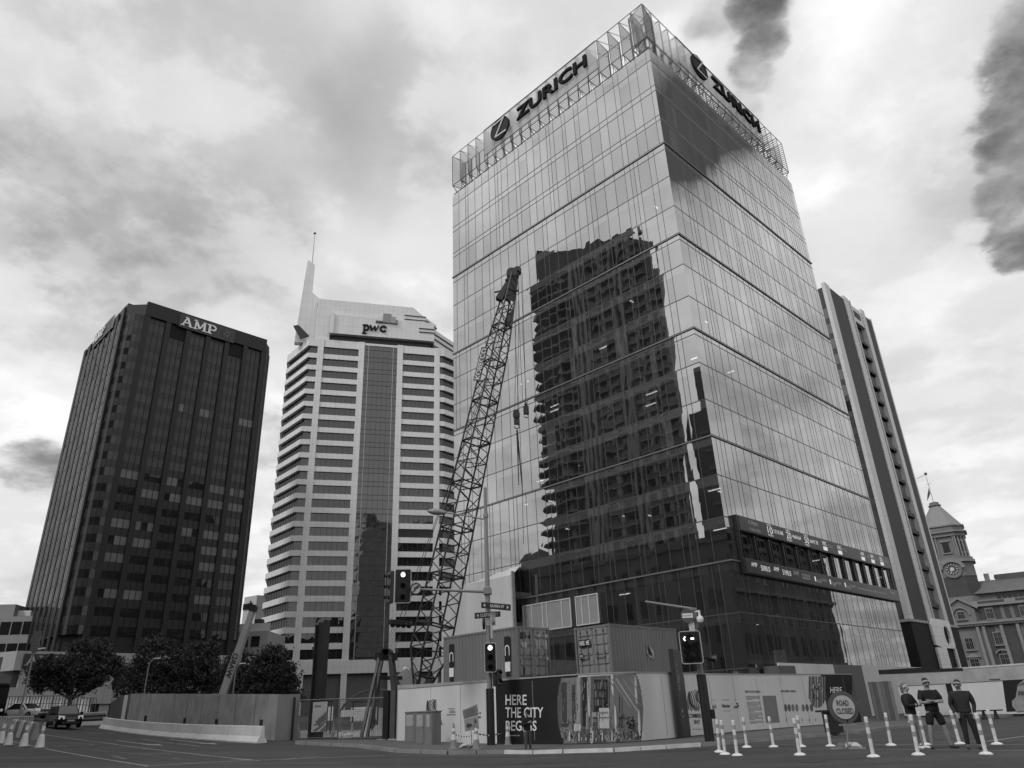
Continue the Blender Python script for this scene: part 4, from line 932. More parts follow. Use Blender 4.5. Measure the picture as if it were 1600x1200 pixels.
# ================================================================== trees
m_leaf = mat('foliage', .016, .7, .5, .9, v2=.055); m_bark = mat('bark', .06, .9, .3, 3, bump=.6)
def tree(label, base, blobs, seed, n=15000, leaf=.2, trunk=None):
    r = random.Random(seed); t = thing('tree', label, 'tree', base, 0, 'broad dark trees behind the building site')
    lb = MB()
    blobs = [(a * 1.12, b, c * 1.08, d * 1.12) for a, b, c, d in blobs]
    tot = sum(b[3] ** 2 for b in blobs)
    for (bx, by, bz, br) in blobs:
        # clumps inside each bough mass
        nc = max(8, int(60 * br * br / 5)); per = int(n * br * br / tot / nc)
        for _ in range(nc):
            d = Vector((r.gauss(0, 1), r.gauss(0, 1), r.gauss(0, 1) + .25)).normalized(); rr = br * (r.random() ** .28)
            c = Vector((bx, by, bz)) + Vector((d.x, d.y, d.z * .8)) * rr; ck_ = r.uniform(.35, .8)
            for _ in range(per):
                q = c + Vector((r.gauss(0, .45), r.gauss(0, .45), r.gauss(0, .36))) * ck_ * 1.3
                a = Vector((r.uniform(-1, 1), r.uniform(-1, 1), r.uniform(-.4, 1))).normalized(); u = a.orthogonal().normalized(); u.rotate(Matrix.Rotation(r.uniform(0, 6.28), 3, a)); v = a.cross(u)
                s = leaf * r.uniform(.6, 1.3)
                lb.face([q - u * s, q - v * s * .45, q + u * s, q + v * s * .45])
    cr2 = lb.build('crown', m_leaf, t, fix=False)
    tb = MB(); h = blobs[0][2]
    tb.tube((0, 0, -.3), (.1, 0, h * .45), .32, .24, 9)
    for (bx, by, bz, br) in blobs[:6]:
        tb.tube((.1, 0, h * .4), (bx * .5, by * .5, bz * .7), .17, .11, 7).tube((bx * .5, by * .5, bz * .7), (bx, by, bz), .11, .05, 6)
    tb.build('trunk', m_bark, t, smooth=True)
    return t
def base_at(px, y): p = at(px, 1100, y); return Vector((p.x, y, gz(p.x)))
gb0 = base_at(108, 95); s_ = gb0.z
tree('broad spreading dark tree with a flat ragged crown in front of the podium name sign', gb0, [(0, 0, 6.3 - s_ * .5, 2.2), (-2.6, 0, 5.2, 1.8), (2.7, .3, 5.4, 1.8), (-3.6, .5, 4.0, 1.5), (3.9, 0, 4.0, 1.5), (-1.2, .4, 4.3, 2.0), (1.6, -.5, 4.2, 2.0), (.2, 0, 7.2, 1.3), (-4.4, 0, 5.0, 1.0), (4.3, 0, 5.4, 1.0), (2.2, 0, 7.0, 1.0)], 1)
gb0 = base_at(235, 110); tree('dense rounded dark tree with a slim lamp post standing before its middle', gb0, [(0, 0, 7.2, 2.7), (-2.2, 0, 5.2, 2.2), (2.0, 0, 5.6, 2.2), (-2.9, 0, 3.2, 1.8), (2.9, 0, 3.2, 1.8), (0, .5, 4.0, 2.6), (-.9, 0, 8.6, 1.6)], 2)
gb0 = base_at(300, 112); tree('dense rounded dark tree between the lamp post tree and the telescopic boom', gb0, [(0, 0, 6.8, 2.6), (-2.2, 0, 5.2, 2.2), (2.2, 0, 5.2, 2.2), (-2.8, 0, 3.2, 1.8), (3.0, 0, 3.2, 1.8), (0, .5, 4.0, 2.6), (1.0, 0, 8.0, 1.7)], 3)
gb0 = base_at(368, 108); tree('smaller dark tree partly hidden by the telescopic crane boom', gb0, [(0, 0, 6.6, 1.9), (-1.2, 0, 4.8, 1.9), (1.4, 0, 4.8, 1.8), (0, 0, 3.0, 2.2)], 4, 9000)
gb0 = base_at(420, 98); tree('dome shaped dark tree at the foot of the white banded tower', gb0, [(0, 0, 6.4, 1.9), (-1.3, 0, 5.0, 1.7), (1.5, 0, 5.0, 1.7), (-1.9, 0, 3.2, 1.5), (2.0, 0, 3.2, 1.5), (0, 0, 4.0, 2.2), (0, 0, 7.6, 1.2)], 5)
# ================================================================== STREET LEVEL
def atz(px, py, z):
    r = ray(px, py); t = (z - CZ) / r.z; return Vector((r.x * t, r.y * t, z))
# ---- hoarding line
HP = [(-6.98, 43.15), (-5.93, 42.73), (-1.88, 38.64), (-1.31, 38.06), (1.59, 35.86), (2.79, 35.05), (3.9, 34.95), (4.97, 35.33), (7.16, 37.6), (7.8, 38.69), (9.08, 40.15), (12.25, 43.45), (18.43, 48.81), (21.3, 51.25)]
HP = [Vector((a, b, 0)) for a, b in HP]; HU = [0]
for a, b in zip(HP, HP[1:]): HU.append(HU[-1] + (b - a).length)
HZ = 2.92
def hpos(u, z, off=0.0):
    u = max(0, min(HU[-1], u))
    for i in range(len(HP) - 1):
        if u <= HU[i + 1] or i == len(HP) - 2:
            a, b = HP[i], HP[i + 1]; d = (b - a).normalized(); p = a + d * (u - HU[i]); n = Vector((d.y, -d.x, 0)); return Vector((p.x, p.y, z)) + n * off
def hu(px, py):
    r = ray(px, py); best = None
    for i in range(len(HP) - 1):
        a, b = HP[i], HP[i + 1]; d = b - a; det = r.x * (-d.y) + d.x * r.y
        if abs(det) < 1e-9: continue
        s = (a.x * (-d.y) + d.x * a.y) / det; t = (r.x * a.y - r.y * a.x) / det
        if s <= 0: continue
        if -0.001 <= t <= 1.001: return HU[i] + (HU[i + 1] - HU[i]) * t, CZ + r.z * s
        bad = -t if t < 0 else t - 1
        if best is None or bad < best[0]: best = (bad, HU[i] + (HU[i + 1] - HU[i]) * max(0, min(1, t)), CZ + r.z * s)
    return best[1:]
m_hw = mat('hoarding_white', .56, .55, .13, .5, streak=True); m_hd = mat('hoarding_dark', .012, .5, .2, .4); m_ink = mat('ink', .03, .6); m_ink2 = mat('ink_grey', .18, .6); m_ink3 = mat('ink_mid', .10, .6)
m_wht = mat('print_white', .70, .55, .03, .5)
Hd = thing('hoarding', 'long white and black printed site hoarding that curves round the street corner', 'hoarding')
def wallstrip(u0, u1, z0, z1, off, th, m_, name, par, step=1.2):
    us = sorted(set([u0, u1] + [u for u in HU if u0 < u < u1])); mb = MB()
    for a, b in zip(us, us[1:]):
        g0, g1 = hpos(a, 0, off), hpos(b, 0, off); q0, q1 = hpos(a, 0, off - th), hpos(b, 0, off - th)
        # keep points of one segment on that segment
        m1 = (a + b) / 2; e = 1e-4; g0, g1, q0, q1 = hpos(a + e, 0, off), hpos(b - e, 0, off), hpos(a + e, 0, off - th), hpos(b - e, 0, off - th)
        zz0 = [z0 if z0 is not None else gz(g.x) + .1 for g in (g0, g1)]
        mb.hexa([(g0.x, g0.y, zz0[0]), (g1.x, g1.y, zz0[1]), (q1.x, q1.y, zz0[1]), (q0.x, q0.y, zz0[0]), (g0.x, g0.y, z1 + gz(g0.x) * .6), (g1.x, g1.y, z1 + gz(g1.x) * .6), (q1.x, q1.y, z1 + gz(q1.x) * .6), (q0.x, q0.y, z1 + gz(q0.x) * .6)])
    return mb.build(name, m_, par)
uA = hu(775.5, 1110)[0]; uB = hu(871, 1110)[0]; uC = hu(1289, 1090)[0]
panels = [(0, uA, m_hw), (uA, uB + 1.2, m_hd), (uB + 1.2, uC, m_hw), (uC, HU[-1], m_hd)]
for a, b, m_ in panels: wallstrip(a, b, None, HZ, 0, .08, m_, 'panel', Hd)
u = 0
while u < HU[-1] - .1:
    wallstrip(u + .02, min(u + .05, HU[-1]), .3, HZ - .1, .003, .002, mat('joint', .2), 'joint', Hd); u += 2.44
wallstrip(0.02, HU[-1] - .02, .02, .16, .03, .05, m_hd, 'kickboard', Hd)
wallstrip(0.02, HU[-1] - .02, HZ + .0, HZ + .05, .03, .14, mat('capping', .3), 'capping', Hd)
wallstrip(uA - .07, uA, .2, HZ - .02, .02, .03, m_wht, 'white_edge', Hd)
def hpoly(mb, pts, off, sub=6):
    """polygon given in photo pixels, laid on the hoarding"""
    q = [hu(*p) for p in pts]; mb.face([hpos(a, b, off) for a, b in q])
def hquad(mb, x0, y0, x1, y1, off=.006, n=None):
    a, b, c, d = hu(x0, y0), hu(x1, y0), hu(x1, y1), hu(x0, y1)
    n = n or max(1, int(abs(b[0] - a[0]) / .5) + 1)
    for i in range(n):
        s, t = i / n, (i + 1) / n
        L_ = lambda p, q, k: (p[0] + (q[0] - p[0]) * k, p[1] + (q[1] - p[1]) * k)
        mb.face([hpos(*L_(d, c, s), off), hpos(*L_(d, c, t), off), hpos(*L_(a, b, t), off), hpos(*L_(a, b, s), off)])
def htext(mb, s, x0, y0, x1, y1, bold=0, off=.012):
    """text box: (x0,y0) top left, (x1,y1) bottom right in photo pixels"""
    a, b, c, d = hu(x0, y0), hu(x1, y0), hu(x1, y1), hu(x0, y1)
    def fn(u, v):
        l = (d[0] + (a[0] - d[0]) * v, d[1] + (a[1] - d[1]) * v); r = (c[0] + (b[0] - c[0]) * v, c[1] + (b[1] - c[1]) * v)
        return hpos(l[0] + (r[0] - l[0]) * u, l[1] + (r[1] - l[1]) * u, off)
    add_text(mb, s, fn, bold=bold)
tw_ = MB(); htext(tw_, 'HERE', 790, 1085.5, 823, 1101.5, .012); htext(tw_, 'THE CITY', 790, 1105, 849, 1121.5, .012); htext(tw_, 'BEGINS', 790.5, 1126, 838.6, 1142, .012); htext(tw_, 'commercialbay.co.nz', 792, 1148, 812, 1150.6, .01)
htext(tw_, 'HERE', 1297, 1073.5, 1315, 1083, .012); htext(tw_, 'THE CITY', 1298.5, 1086, 1330, 1096, .012)
tw_.build('lettering_white', m_wht, Hd, fix=False)
tk_ = MB(); htext(tk_, 'COMMERCIAL', 1076, 1115, 1103, 1121.5, .02); htext(tk_, 'BAY', 1084.5, 1124.5, 1094, 1131, .02); htext(tk_, 'commercialbay.co.nz', 1082, 1138, 1098, 1140.5, .0)
htext(tk_, 'COMMERCIAL', 656, 1125.5, 692, 1132, .02); htext(tk_, 'BAY', 670, 1134.5, 680, 1141, .02)
htext(tk_, 'Fletcher', 1128, 1100, 1140.6, 1105.5, .03); htext(tk_, 'pwc', 1147, 1103, 1153.5, 1108, .03); htext(tk_, 'pwc', 744.5, 1119, 752, 1124, .03); htext(tk_, 'precinct', 699, 1115, 712, 1118.5, .01)
htext(tk_, 'HERE THE CITY BEGINS', 1164, 1079, 1187.5, 1082.5, .02); htext(tk_, 'DEVELOPMENT TIMELINE', 1220, 1078.5, 1243, 1081.6, .02)
for a in ((700, 1107, 711, 1107.8), (1128, 1093.3, 1139, 1093.9), (1129, 1110.5, 1141, 1111.1), (1112, 1093.5, 1119, 1094), (1148, 1092.5, 1151, 1093.2)): hquad(tk_, *a)
for i in range(9): hquad(tk_, 1113 + i * .7, 1104 - (i * 37 % 5), 1113.4 + i * .7, 1107)
for i in range(12): hquad(tk_, 702 + i * .8, 1112 - (i * 37 % 5), 702.4 + i * .8, 1114)
for (x, y) in ((1150.5, 1098), (1152, 1101), (749, 1113)): hquad(tk_, x, y, x + 2.6, y + 2.6)
for x in (1228, 1253, 1264, 1274): hquad(tk_, x, 1122.5, x + 1, 1127)
tk_.build('lettering_black', m_ink, Hd, fix=False)
# wave emblem: bundle of curved stripes bent round a wedge
def emblem(cx, cy, w_, h):
    mb = MB()
    def P_(u, v, o=.01): a = hu(cx + (u - .5) * w_, cy + (v - .5) * h); return hpos(a[0], a[1], o)
    import itertools
    for k in range(11):
        # stripes sweeping from the top right down to the bottom right round the left
        R_ = .16 + k * .095
        pts = []
        for j in range(25):
            a = radians(62 + (298 - 62) * j / 24); wob = .035 * sin(a * 3 + k)
            u, v = 1.02 + (R_ + wob) * cos(a) * 1.15, .5 - (R_ + wob) * sin(a) * .95
            pts.append((u, v))
        for (u0, v0), (u1, v1) in zip(pts, pts[1:]):
            if min(u0, u1) < 0 or max(u0, u1) > 1 or min(v0, v1) < 0 or max(v0, v1) > 1: continue
            d = Vector((u1 - u0, (v1 - v0) * h / w_, 0)).normalized() * .032; nx_, ny_ = -d.y, d.x * w_ / h
            mb.face([P_(u0 - nx_, v0 - ny_), P_(u1 - nx_, v1 - ny_), P_(u1 + nx_, v1 + ny_), P_(u0 + nx_, v0 + ny_)])
    mb.build('wave_emblem', m_ink, Hd, fix=False)
emblem(1084.5, 1094.5, 20, 34); emblem(675, 1107.5, 17, 31)
tg = MB(); rr = random.Random(8)
for b, (y0, n) in enumerate(((1087.5, 4), (1096.5, 4), (1104, 5), (1113.5, 4), (1120.5, 3), (1126.5, 3))):
    for i in range(n):
        y = y0 + i * 1.75; x = 1165 + (y - 1087) * .155; hquad(tg, x, y, x + (22 if i < n - 1 else rr.uniform(8, 18)), y + .8)
tg.build('body_text', m_ink2, Hd, fix=False)
pg = MB(); a_ = [(1191, 1087), (1212, 1087), (1218.3, 1129), (1197, 1129.5)]; hpoly(pg, a_, .008)
pg.build('map_panel', m_ink2, Hd, fix=False)
cg = MB()
for i, x in enumerate((1227.5, 1233, 1238.8, 1245, 1254.8, 1261, 1267.8)):
    cg.cur = 0 if i in (0, 1, 5, 6) else 1; hpoly(cg, [(x + 2.5 * cos(a) + .3 * sin(-a) * 2, 1106 - 6 * sin(a)) for a in [2 * pi * k / 16 for k in range(16)]][::-1], .008)
cg.build('timeline_dot', [m_ink3, m_ink2], Hd, fix=False)
# city picture on the hoarding: a plain street view in greys, clipped by two curves
tones = [mat('print_%d' % i, v, .5, .12, 3) for i, v in enumerate((.015, .045, .09, .16, .26, .42))]
Lc = [(1061, 877), (1075, 873.5), (1093, 871), (1115, 871.5), (1133, 873), (1150, 877), (1164, 882)]; Rc = [(1052, 993), (1064, 998), (1077, 1001.5), (1107, 1005), (1133, 1004), (1150, 1002.3), (1162, 1000.5)]
def edge(c, y):
    for (y0, x0), (y1, x1) in zip(c, c[1:]):
        if y <= y1: return x0 + (x1 - x0) * max(0, (y - y0)) / (y1 - y0)
    return c[-1][1]
pic = MB()
def pquad(t, x0, y0, x1, y1, off, rows=None):
    pic.cur = t; n = rows or max(1, int(abs(y1 - y0) / 4))
    for i in range(n):
        ya, yb = y0 + (y1 - y0) * i / n, y0 + (y1 - y0) * (i + 1) / n; ym = (ya + yb) / 2
        a, b = max(x0, edge(Lc, ym)), min(x1, edge(Rc, ym))
        if b - a > .3: hquad(pic, a, ya, b, yb, off)
def top_y(x): return 1060 - (x - 871) * .07 + .2
for i in range(26):
    x0 = 869 + i * 5.3; t = (3 if x0 < 900 else 2) if x0 < 945 else 3
    pquad(t, x0, top_y(x0), x0 + 5.32, 1161.5 + (1 if x0 < 960 else -(x0 - 960) * .05), .008, 22)
for (x0, y0, x1, y1, t) in [(871, 1064, 877, 1140, 2), (878, 1066, 886, 1128, 1), (888, 1060, 893, 1136, 3), (894, 1070, 899, 1140, 1), (901, 1058, 907, 1138, 4), (908, 1062, 911, 1132, 2), (910, 1058, 917, 1135, 0), (918, 1058, 923, 1128, 4), (924, 1060, 928, 1120, 2), (928, 1062, 950, 1112, 0), (930, 1066, 948, 1108, 1), (951, 1056, 953, 1118, 1), (967, 1085, 968.4, 1136, 0), (971, 1090, 972.6, 1138, 1), (886, 1128, 905, 1131, 4), (872, 1130, 888, 1136, 1), (953, 1117, 976, 1137, 2), (955, 1120, 974, 1124, 1)]:
    pquad(t, x0, y0, x1, y1, .012)
for k in range(14):
    pquad([1, 2, 3][k % 3], 929.5 + (k % 5) * 3.8, 1066 + (k // 5) * 13, 932 + (k % 5) * 3.8, 1077 + (k // 5) * 13, .016)
for k in range(11): pquad(4, 918, 1061 + k * 6, 923, 1062 + k * 6, .016)
for (x0, y0, x1, y1, t) in [(916, 1113, 936, 1139, 4), (936, 1106, 952, 1138, 5), (917, 1116, 934, 1119, 5), (926, 1120, 934, 1139, 2), (918, 1126, 925, 1137, 3), (938, 1112, 950, 1116, 4), (938, 1120, 950, 1124, 4), (897, 1131, 908, 1142, 5), (936, 1112, 937, 1138, 2)]:
    pquad(t, x0, y0, x1, y1, .018)
for k in range(330):
    x = rr.uniform(872, 1003); y = 1140 + rr.random() ** 1.5 * 20; s = .5 + (y - 1140) * .05; pquad(rr.choice([0, 0, 0, 1, 1, 2, 5, 4]), x, y - s * 3.4, x + s, y, .022, 1)
for k in range(60): x = 985 + rr.gauss(0, 4); y = 1130 + rr.gauss(0, 5); pquad(rr.choice([0, 1]), x, y, x + 2, y + 2.2, .02, 1)
for k in range(150):
    x = rr.uniform(872, 1000); y = rr.uniform(1062, 1134); v_ = rr.random() < .75
    if 975 < x or (950 < x and y < 1105): continue
    pquad(rr.choice([0, 1, 2, 3, 4]), x, y, x + (.8 if v_ else rr.uniform(2, 4)), y + (rr.uniform(3, 12) if v_ else .9), .019, 1 if not v_ else 2)
for s0, ln, t in ((955, 40, 4), (962, 44, 5), (972, 36, 4), (984, 30, 4), (950, 50, 3)):
    for k in range(ln): pquad(t, s0 + k * .75, 1060 + k * 1.15, s0 + k * .75 + 1.7, 1061.4 + k * 1.15, .0145, 1)
for k in range(5): x = [889, 904, 925, 940, 955][k]; pquad(5, x, 1144 + k % 2, x + 2.2, 1158, .026); pquad(5, x + .5, 1141 + k % 2, x + 1.7, 1144, .026)
pic.build('street_picture', tones, Hd, fix=False)
p2 = MB()
for k in range(14):
    p2.cur = [2, 3, 4, 1, 3, 4, 2, 5, 1, 3, 2, 4, 1, 3][k]; x = 1263.5 + k * 1.85; 
    c = (x - 1276) / 14.0; h = 25 * sqrt(max(0, 1 - c * c)); yb = 1081 + h
    if h > 2: hquad(p2, x, 1056.8, x + 1.9, yb, .008)
for k in range(26):
    x = rr.uniform(1266, 1285); y = rr.uniform(1062, 1092 if abs(x - 1276) < 8 else 1080); p2.cur = rr.choice([0, 1, 5, 4, 2]); hquad(p2, x, y, x + rr.uniform(.8, 2.5), y + rr.uniform(1, 7), .012)
p2.build('round_picture', tones, Hd, fix=False)
p3_ = MB()
for k in range(8): p3_.cur = [2, 3, 1, 2, 3, 2, 1, 3][k]; hquad(p3_, 1331 + k * 1.6, 1062 + (k % 3), 1332.6 + k * 1.6, 1112, .008)
for k in range(14): p3_.cur = rr.choice([4, 5, 0]); x = rr.uniform(1330, 1343); y = rr.uniform(1092, 1108); hquad(p3_, x, y, x + .9, 1110, .012)
p3_.build('side_picture', tones, Hd, fix=False)
# tall black information pylon standing in front, second at the end
def pylon(label, b0, b1, t0, y, zt_, rot=0):
    pass
py = thing('information_pylon', 'slim black information pylon with tiny white symbols, taller than the hoarding behind it', 'pylon', (0, 0, 0))
c0, c1 = gp(1068, 1158.5), gp(1080.5, 1155.5); y_ = c0.y; zt_ = at(1052, 1013, c0.y).z
dd_ = (c1 - c0); nn_ = Vector((dd_.y, -dd_.x, 0)).normalized()
bd = MB().hexa([c0, c1, c1 - nn_ * .2, c0 - nn_ * .2, c0 + Vector((0, 0, zt_)), c1 + Vector((0, 0, zt_)), c1 - nn_ * .2 + Vector((0, 0, zt_)), c0 - nn_ * .2 + Vector((0, 0, zt_))]).build('blade', m_hd, py); bevel(bd, .015)
sy = MB(); du = dd_.normalized(); L0 = dd_.length
for z, w_, h in ((3.25, .12, .1), (2.95, .1, .1), (2.8, .25, .05), (2.7, .3, .05), (2.6, .25, .05), (2.45, .12, .12), (2.3, .25, .05), (2.2, .2, .05), (1.2, .2, .12), (1.0, .3, .05)):
    a = c0 + du * L0 * .25 + nn_ * .006 + Vector((0, 0, z)); sy.face([a, a + du * w_, a + du * w_ + Vector((0, 0, h)), a + Vector((0, 0, h))])
sy.build('symbols', mat('symbol_white', .35), py, fix=False)

# ---- shipping containers raised behind the hoarding
m_ct = mat('container_paint', .15, .5, .14, .5, streak=True, bump=.15); m_ctb = mat('container_paint_worn', .22, .5, .16, .6, streak=True); m_rod = mat('lock_rod', .17, .4)
def container(label, loc, dooralong, name='shipping_container'):
    """dooralong 'x': doors on the y=0 end, long side along +y ; 'y': doors on the x=0 end, long side along +x"""
    t = thing(name, label, 'container', loc, GRID, 'shipping containers raised behind the hoarding')
    Lg, Wd, Ht = 6.06, 2.44, 2.59
    def V(l, w_, z): return (w_, l, z) if dooralong == 'x' else (l, w_, z)
    fr = MB()
    for l in (0, Lg - .12):
        for w_ in (0, Wd - .12): a, b = V(l, w_, 0), V(l + .12, w_ + .12, Ht); fr.box(a[0], b[0], a[1], b[1], a[2], b[2])
    for w_ in (0.0, Wd - .1):
        for z in (0.0, Ht - .1): a, b = V(.12, w_, z), V(Lg - .12, w_ + .1, z + (.14 if z == 0 else .1)); fr.box(a[0], b[0], a[1], b[1], a[2], b[2])
    for l in (0, Lg - .1):
        for z in (0.0, Ht - .12): a, b = V(l, .12, z), V(l + .1, Wd - .12, z + .12); fr.box(a[0], b[0], a[1], b[1], a[2], b[2])
    for l in (-.01, Lg - .17):
        for w_ in (-.01, Wd - .17):
            for z in (-.01, Ht - .11): a, b = V(l, w_, z), V(l + .18, w_ + .18, z + .12); fr.box(a[0], b[0], a[1], b[1], a[2], b[2])
    fr.build('frame', m_ct, t)
    for side in (0, 1):
        cs = MB(); l = .12; prev = None; w0 = .05 if side == 0 else Wd - .05; s = 1 if side == 0 else -1; pts = []
        while l < Lg - .13:
            for dl, dep in ((0, 0), (.07, 0), (.14, .036), (.21, .036)): 
                if l + dl < Lg - .12: pts.append((l + dl, w0 - s * .04 + s * dep))
            l += .278
        pts.append((Lg - .12, w0 - s * .04))
        for (a, wa), (b, wb) in zip(pts, pts[1:]): cs.face([V(a, wa, .14), V(b, wb, .14), V(b, wb, Ht - .1), V(a, wa, Ht - .1)])
        cs.build('side_panel', m_ct, t)
    rf_ = MB(); l = .1
    while l < Lg - .2:
        a, b = V(l, .1, Ht - .06), V(l + .14, Wd - .1, Ht - .01); rf_.box(a[0], b[0], a[1], b[1], a[2], b[2]); l += .28
    a, b = V(.1, .1, Ht - .09), V(Lg - .1, Wd - .1, Ht - .06); rf_.box(a[0], b[0], a[1], b[1], a[2], b[2]); rf_.build('roof', m_ct, t)
    for k in (0, 1):
        w0, w1 = .14 + k * 1.09, 1.21 + k * 1.09; db = MB()
        a, b = V(.05, w0, .14), V(.09, w1, Ht - .14); db.box(a[0], b[0], a[1], b[1], a[2], b[2])
        z = .2
        for z0 in (.2, .68, 1.16, 1.64, 2.12):
            a, b = V(.01, w0 + .06, z0), V(.05, w1 - .06, z0 + .34); db.box(a[0], b[0], a[1], b[1], a[2], b[2])
        d_ = db.build('door', m_ctb, t); bevel(d_, .02)
        for q in (.28, .74):
            rd = MB().tube(V(-.05, w0 + (w1 - w0) * q, .1), V(-.05, w0 + (w1 - w0) * q, Ht - .1), .022, n=7)
            for z0 in (.25, 1.0, 1.25, 2.3): a, b = V(-.08, w0 + (w1 - w0) * q - .05, z0), V(.0, w0 + (w1 - w0) * q + .05, z0 + .07); rd.box(a[0], b[0], a[1], b[1], a[2], b[2])
            rd.build('lock_rod', m_rod, d_)
        hb = MB(); a, b = V(-.1, w0 + .25, 1.02), V(-.07, w1 - .2, 1.07); hb.box(a[0], b[0], a[1], b[1], a[2], b[2]).build('handle', m_rod, d_)
    return t, V
CL, VL = container('grey corrugated container with pale tags on its doors, beside the signal mast', (-.27, 40.0, 3.03), 'x')
CR_, VR = container('grey corrugated container with a HIRE ME plate on its doors and a bird emblem', (4.52, 39.62, 2.93), 'y')
# stickers (left container: door reads left to right along +x, normal -y; flank normal -x)
sk, sw = MB(), MB()
for (y0, z0) in ((.55, 0), (5.1, 0)):
    sk.box(-.035, -.03, y0, y0 + .42, .95, 2.15); sw.box(-.045, -.04, y0 + .02, y0 + .40, .42, .88); sk.box(-.035, -.03, y0 + .05, y0 + .37, .2, .38)
sk.build('sticker_black', mat('sticker_black', .015, .5), CL)
def add_arc(mb, fn, cx, cy, r0, r1, a0, a1, n=12):
    for k in range(n):
        a, b = a0 + (a1 - a0) * k / n, a0 + (a1 - a0) * (k + 1) / n
        mb.face([fn(cx + r0 * cos(a), cy + r0 * sin(a)), fn(cx + r1 * cos(a), cy + r1 * sin(a)), fn(cx + r1 * cos(b), cy + r1 * sin(b)), fn(cx + r0 * cos(b), cy + r0 * sin(b))])
for y0 in (.55, 5.1):
    fn = lambda u, v, y0=y0: (-.045, y0 + .21 - u, v); add_arc(sw, fn, 0, 1.55, .11, .17, 0, pi); sw.box(-.045, -.04, y0 + .04, y0 + .09, 1.2, 1.55); sw.box(-.045, -.04, y0 + .33, y0 + .38, 1.2, 1.55)
sw.build('sticker_white', m_wht, CL)
tg2 = MB()
for (x0, z0, w_, h) in ((1.45, 2.1, .3, .16), (1.95, 2.1, .35, .16), (1.4, 1.5, .26, .45), (1.95, 1.5, .28, .45), (1.45, .95, .3, .18), (1.98, .95, .3, .18), (.3, 1.55, .35, .25)): tg2.box(x0, x0 + w_, -.012, -.004, z0, z0 + h)
tg2.build('tag_pale', mat('tag_pale', .42, .5), CL)
tg3 = MB().box(.22, .62, -.012, -.004, 1.98, 2.3).box(.85, 1.0, -.012, -.004, 2.0, 2.2).box(.32, .5, -.012, -.004, .25, .6); tg3.build('tag_dark', m_ink, CL)
# right container: door normal -x, reads left to right along -y ; flank normal -y reads along +x
hm = MB().box(-.085, -.08, 1.32, 2.1, 1.6, 1.95).build('plate_black', m_hd, CR_)
tb = MB(); add_text(tb, 'HIRE', flat((-.092, 2.04, 1.66), (0, -1, 0), (0, 0, 1), .36, .23), bold=.02); add_text(tb, 'ME', flat((-.092, 1.58, 1.66), (0, -1, 0), (0, 0, 1), .22, .23), bold=.02); tb.build('letters', m_wht, CR_, fix=False)
MB().box(-.085, -.08, 1.85, 2.1, .95, 1.25).build('plate_black', m_hd, CR_)
tb = MB(); add_arc(tb, lambda u, v: (-.09, 1.975 - u, v), 0, 1.1, .05, .09, 0, pi); tb.build('mark', m_wht, CR_, fix=False)
MB().slab([(3.1, -.02, 1.72), (3.35, -.02, 1.5), (3.62, -.02, 1.35), (3.62, -.02, 1.05), (3.5, -.02, .95), (3.2, -.02, 1.0), (2.98, -.02, 1.25)][::-1], (0, -1, 0), .01).build('emblem_pale', mat('emblem_grey', .38), CR_)
MB().slab([(3.12, -.035, 1.68), (3.3, -.035, 1.45), (3.45, -.035, 1.2), (3.5, -.035, 1.0), (3.35, -.035, 1.1), (3.15, -.035, 1.12), (3.08, -.035, 1.4)][::-1], (0, -1, 0), .01).build('bird', m_hd, CR_)
st_t = thing('steel_platform', 'dark steel platform hidden behind the hoarding that carries both grey containers', 'platform', (0, 0, 0))
sp2 = MB()
for (o_, da) in ((Vector((-.27, 40.0, 0)), 'x'), (Vector((4.52, 39.62, 0)), 'y')):
    R_ = Matrix.Rotation(GRID, 3, 'Z')
    for (a, b) in ((.15, .15), (2.3, .15), (.15, 5.9), (2.3, 5.9)):
        p = o_ + R_ @ Vector((a, b, 0) if da == 'x' else (b, a, 0)); sp2.tube(p, p + Vector((0, 0, 2.75)), .1, n=8)
    for (a, b, c, d) in ((.15, .15, .15, 5.9), (2.3, .15, 2.3, 5.9), (.15, .15, 2.3, .15), (.15, 5.9, 2.3, 5.9)):
        p = o_ + R_ @ Vector((a, b, 0) if da == 'x' else (b, a, 0)); q = o_ + R_ @ Vector((c, d, 0) if da == 'x' else (d, c, 0)); sp2.bar(p + Vector((0, 0, 2.78)), q + Vector((0, 0, 2.78)), .2, .2)
sp2.build('frame', m_steel, st_t)

# ---- lattice boom crane
CR0 = Vector((-6.1, 48, 0)); tip = Vector((.45, 48, 32.5)); bs = Vector((-6.5, 48, 2.2))
cr_t = thing('crawler_crane', 'dark lattice boom crawler crane in front of the mirror glass tower', 'crane', CR0)
m_cr = mat('crane_dark', .018, .5, .3, 1.0); o_ = CR0
ax = (tip - bs).normalized(); s1 = Vector((cos(radians(33)), sin(radians(33)), 0)); s1 = (s1 - ax * s1.dot(ax)).normalized(); s2 = ax.cross(s1); Lb = (tip - bs).length
def hw(s): 
    if s < .10: return .12 + (.925 - .12) * s / .10
    if s < .80: return .925 - .30 * (s - .1) / .7
    return .625 - .35 * (s - .8) / .2
def cpt(s, i): a, b = ((1, 1), (-1, 1), (-1, -1), (1, -1))[i]; h = hw(s); return bs + ax * (Lb * s) + s1 * (a * h) + s2 * (b * h) - o_
nseg = 40; ch, lc = MB(), MB()
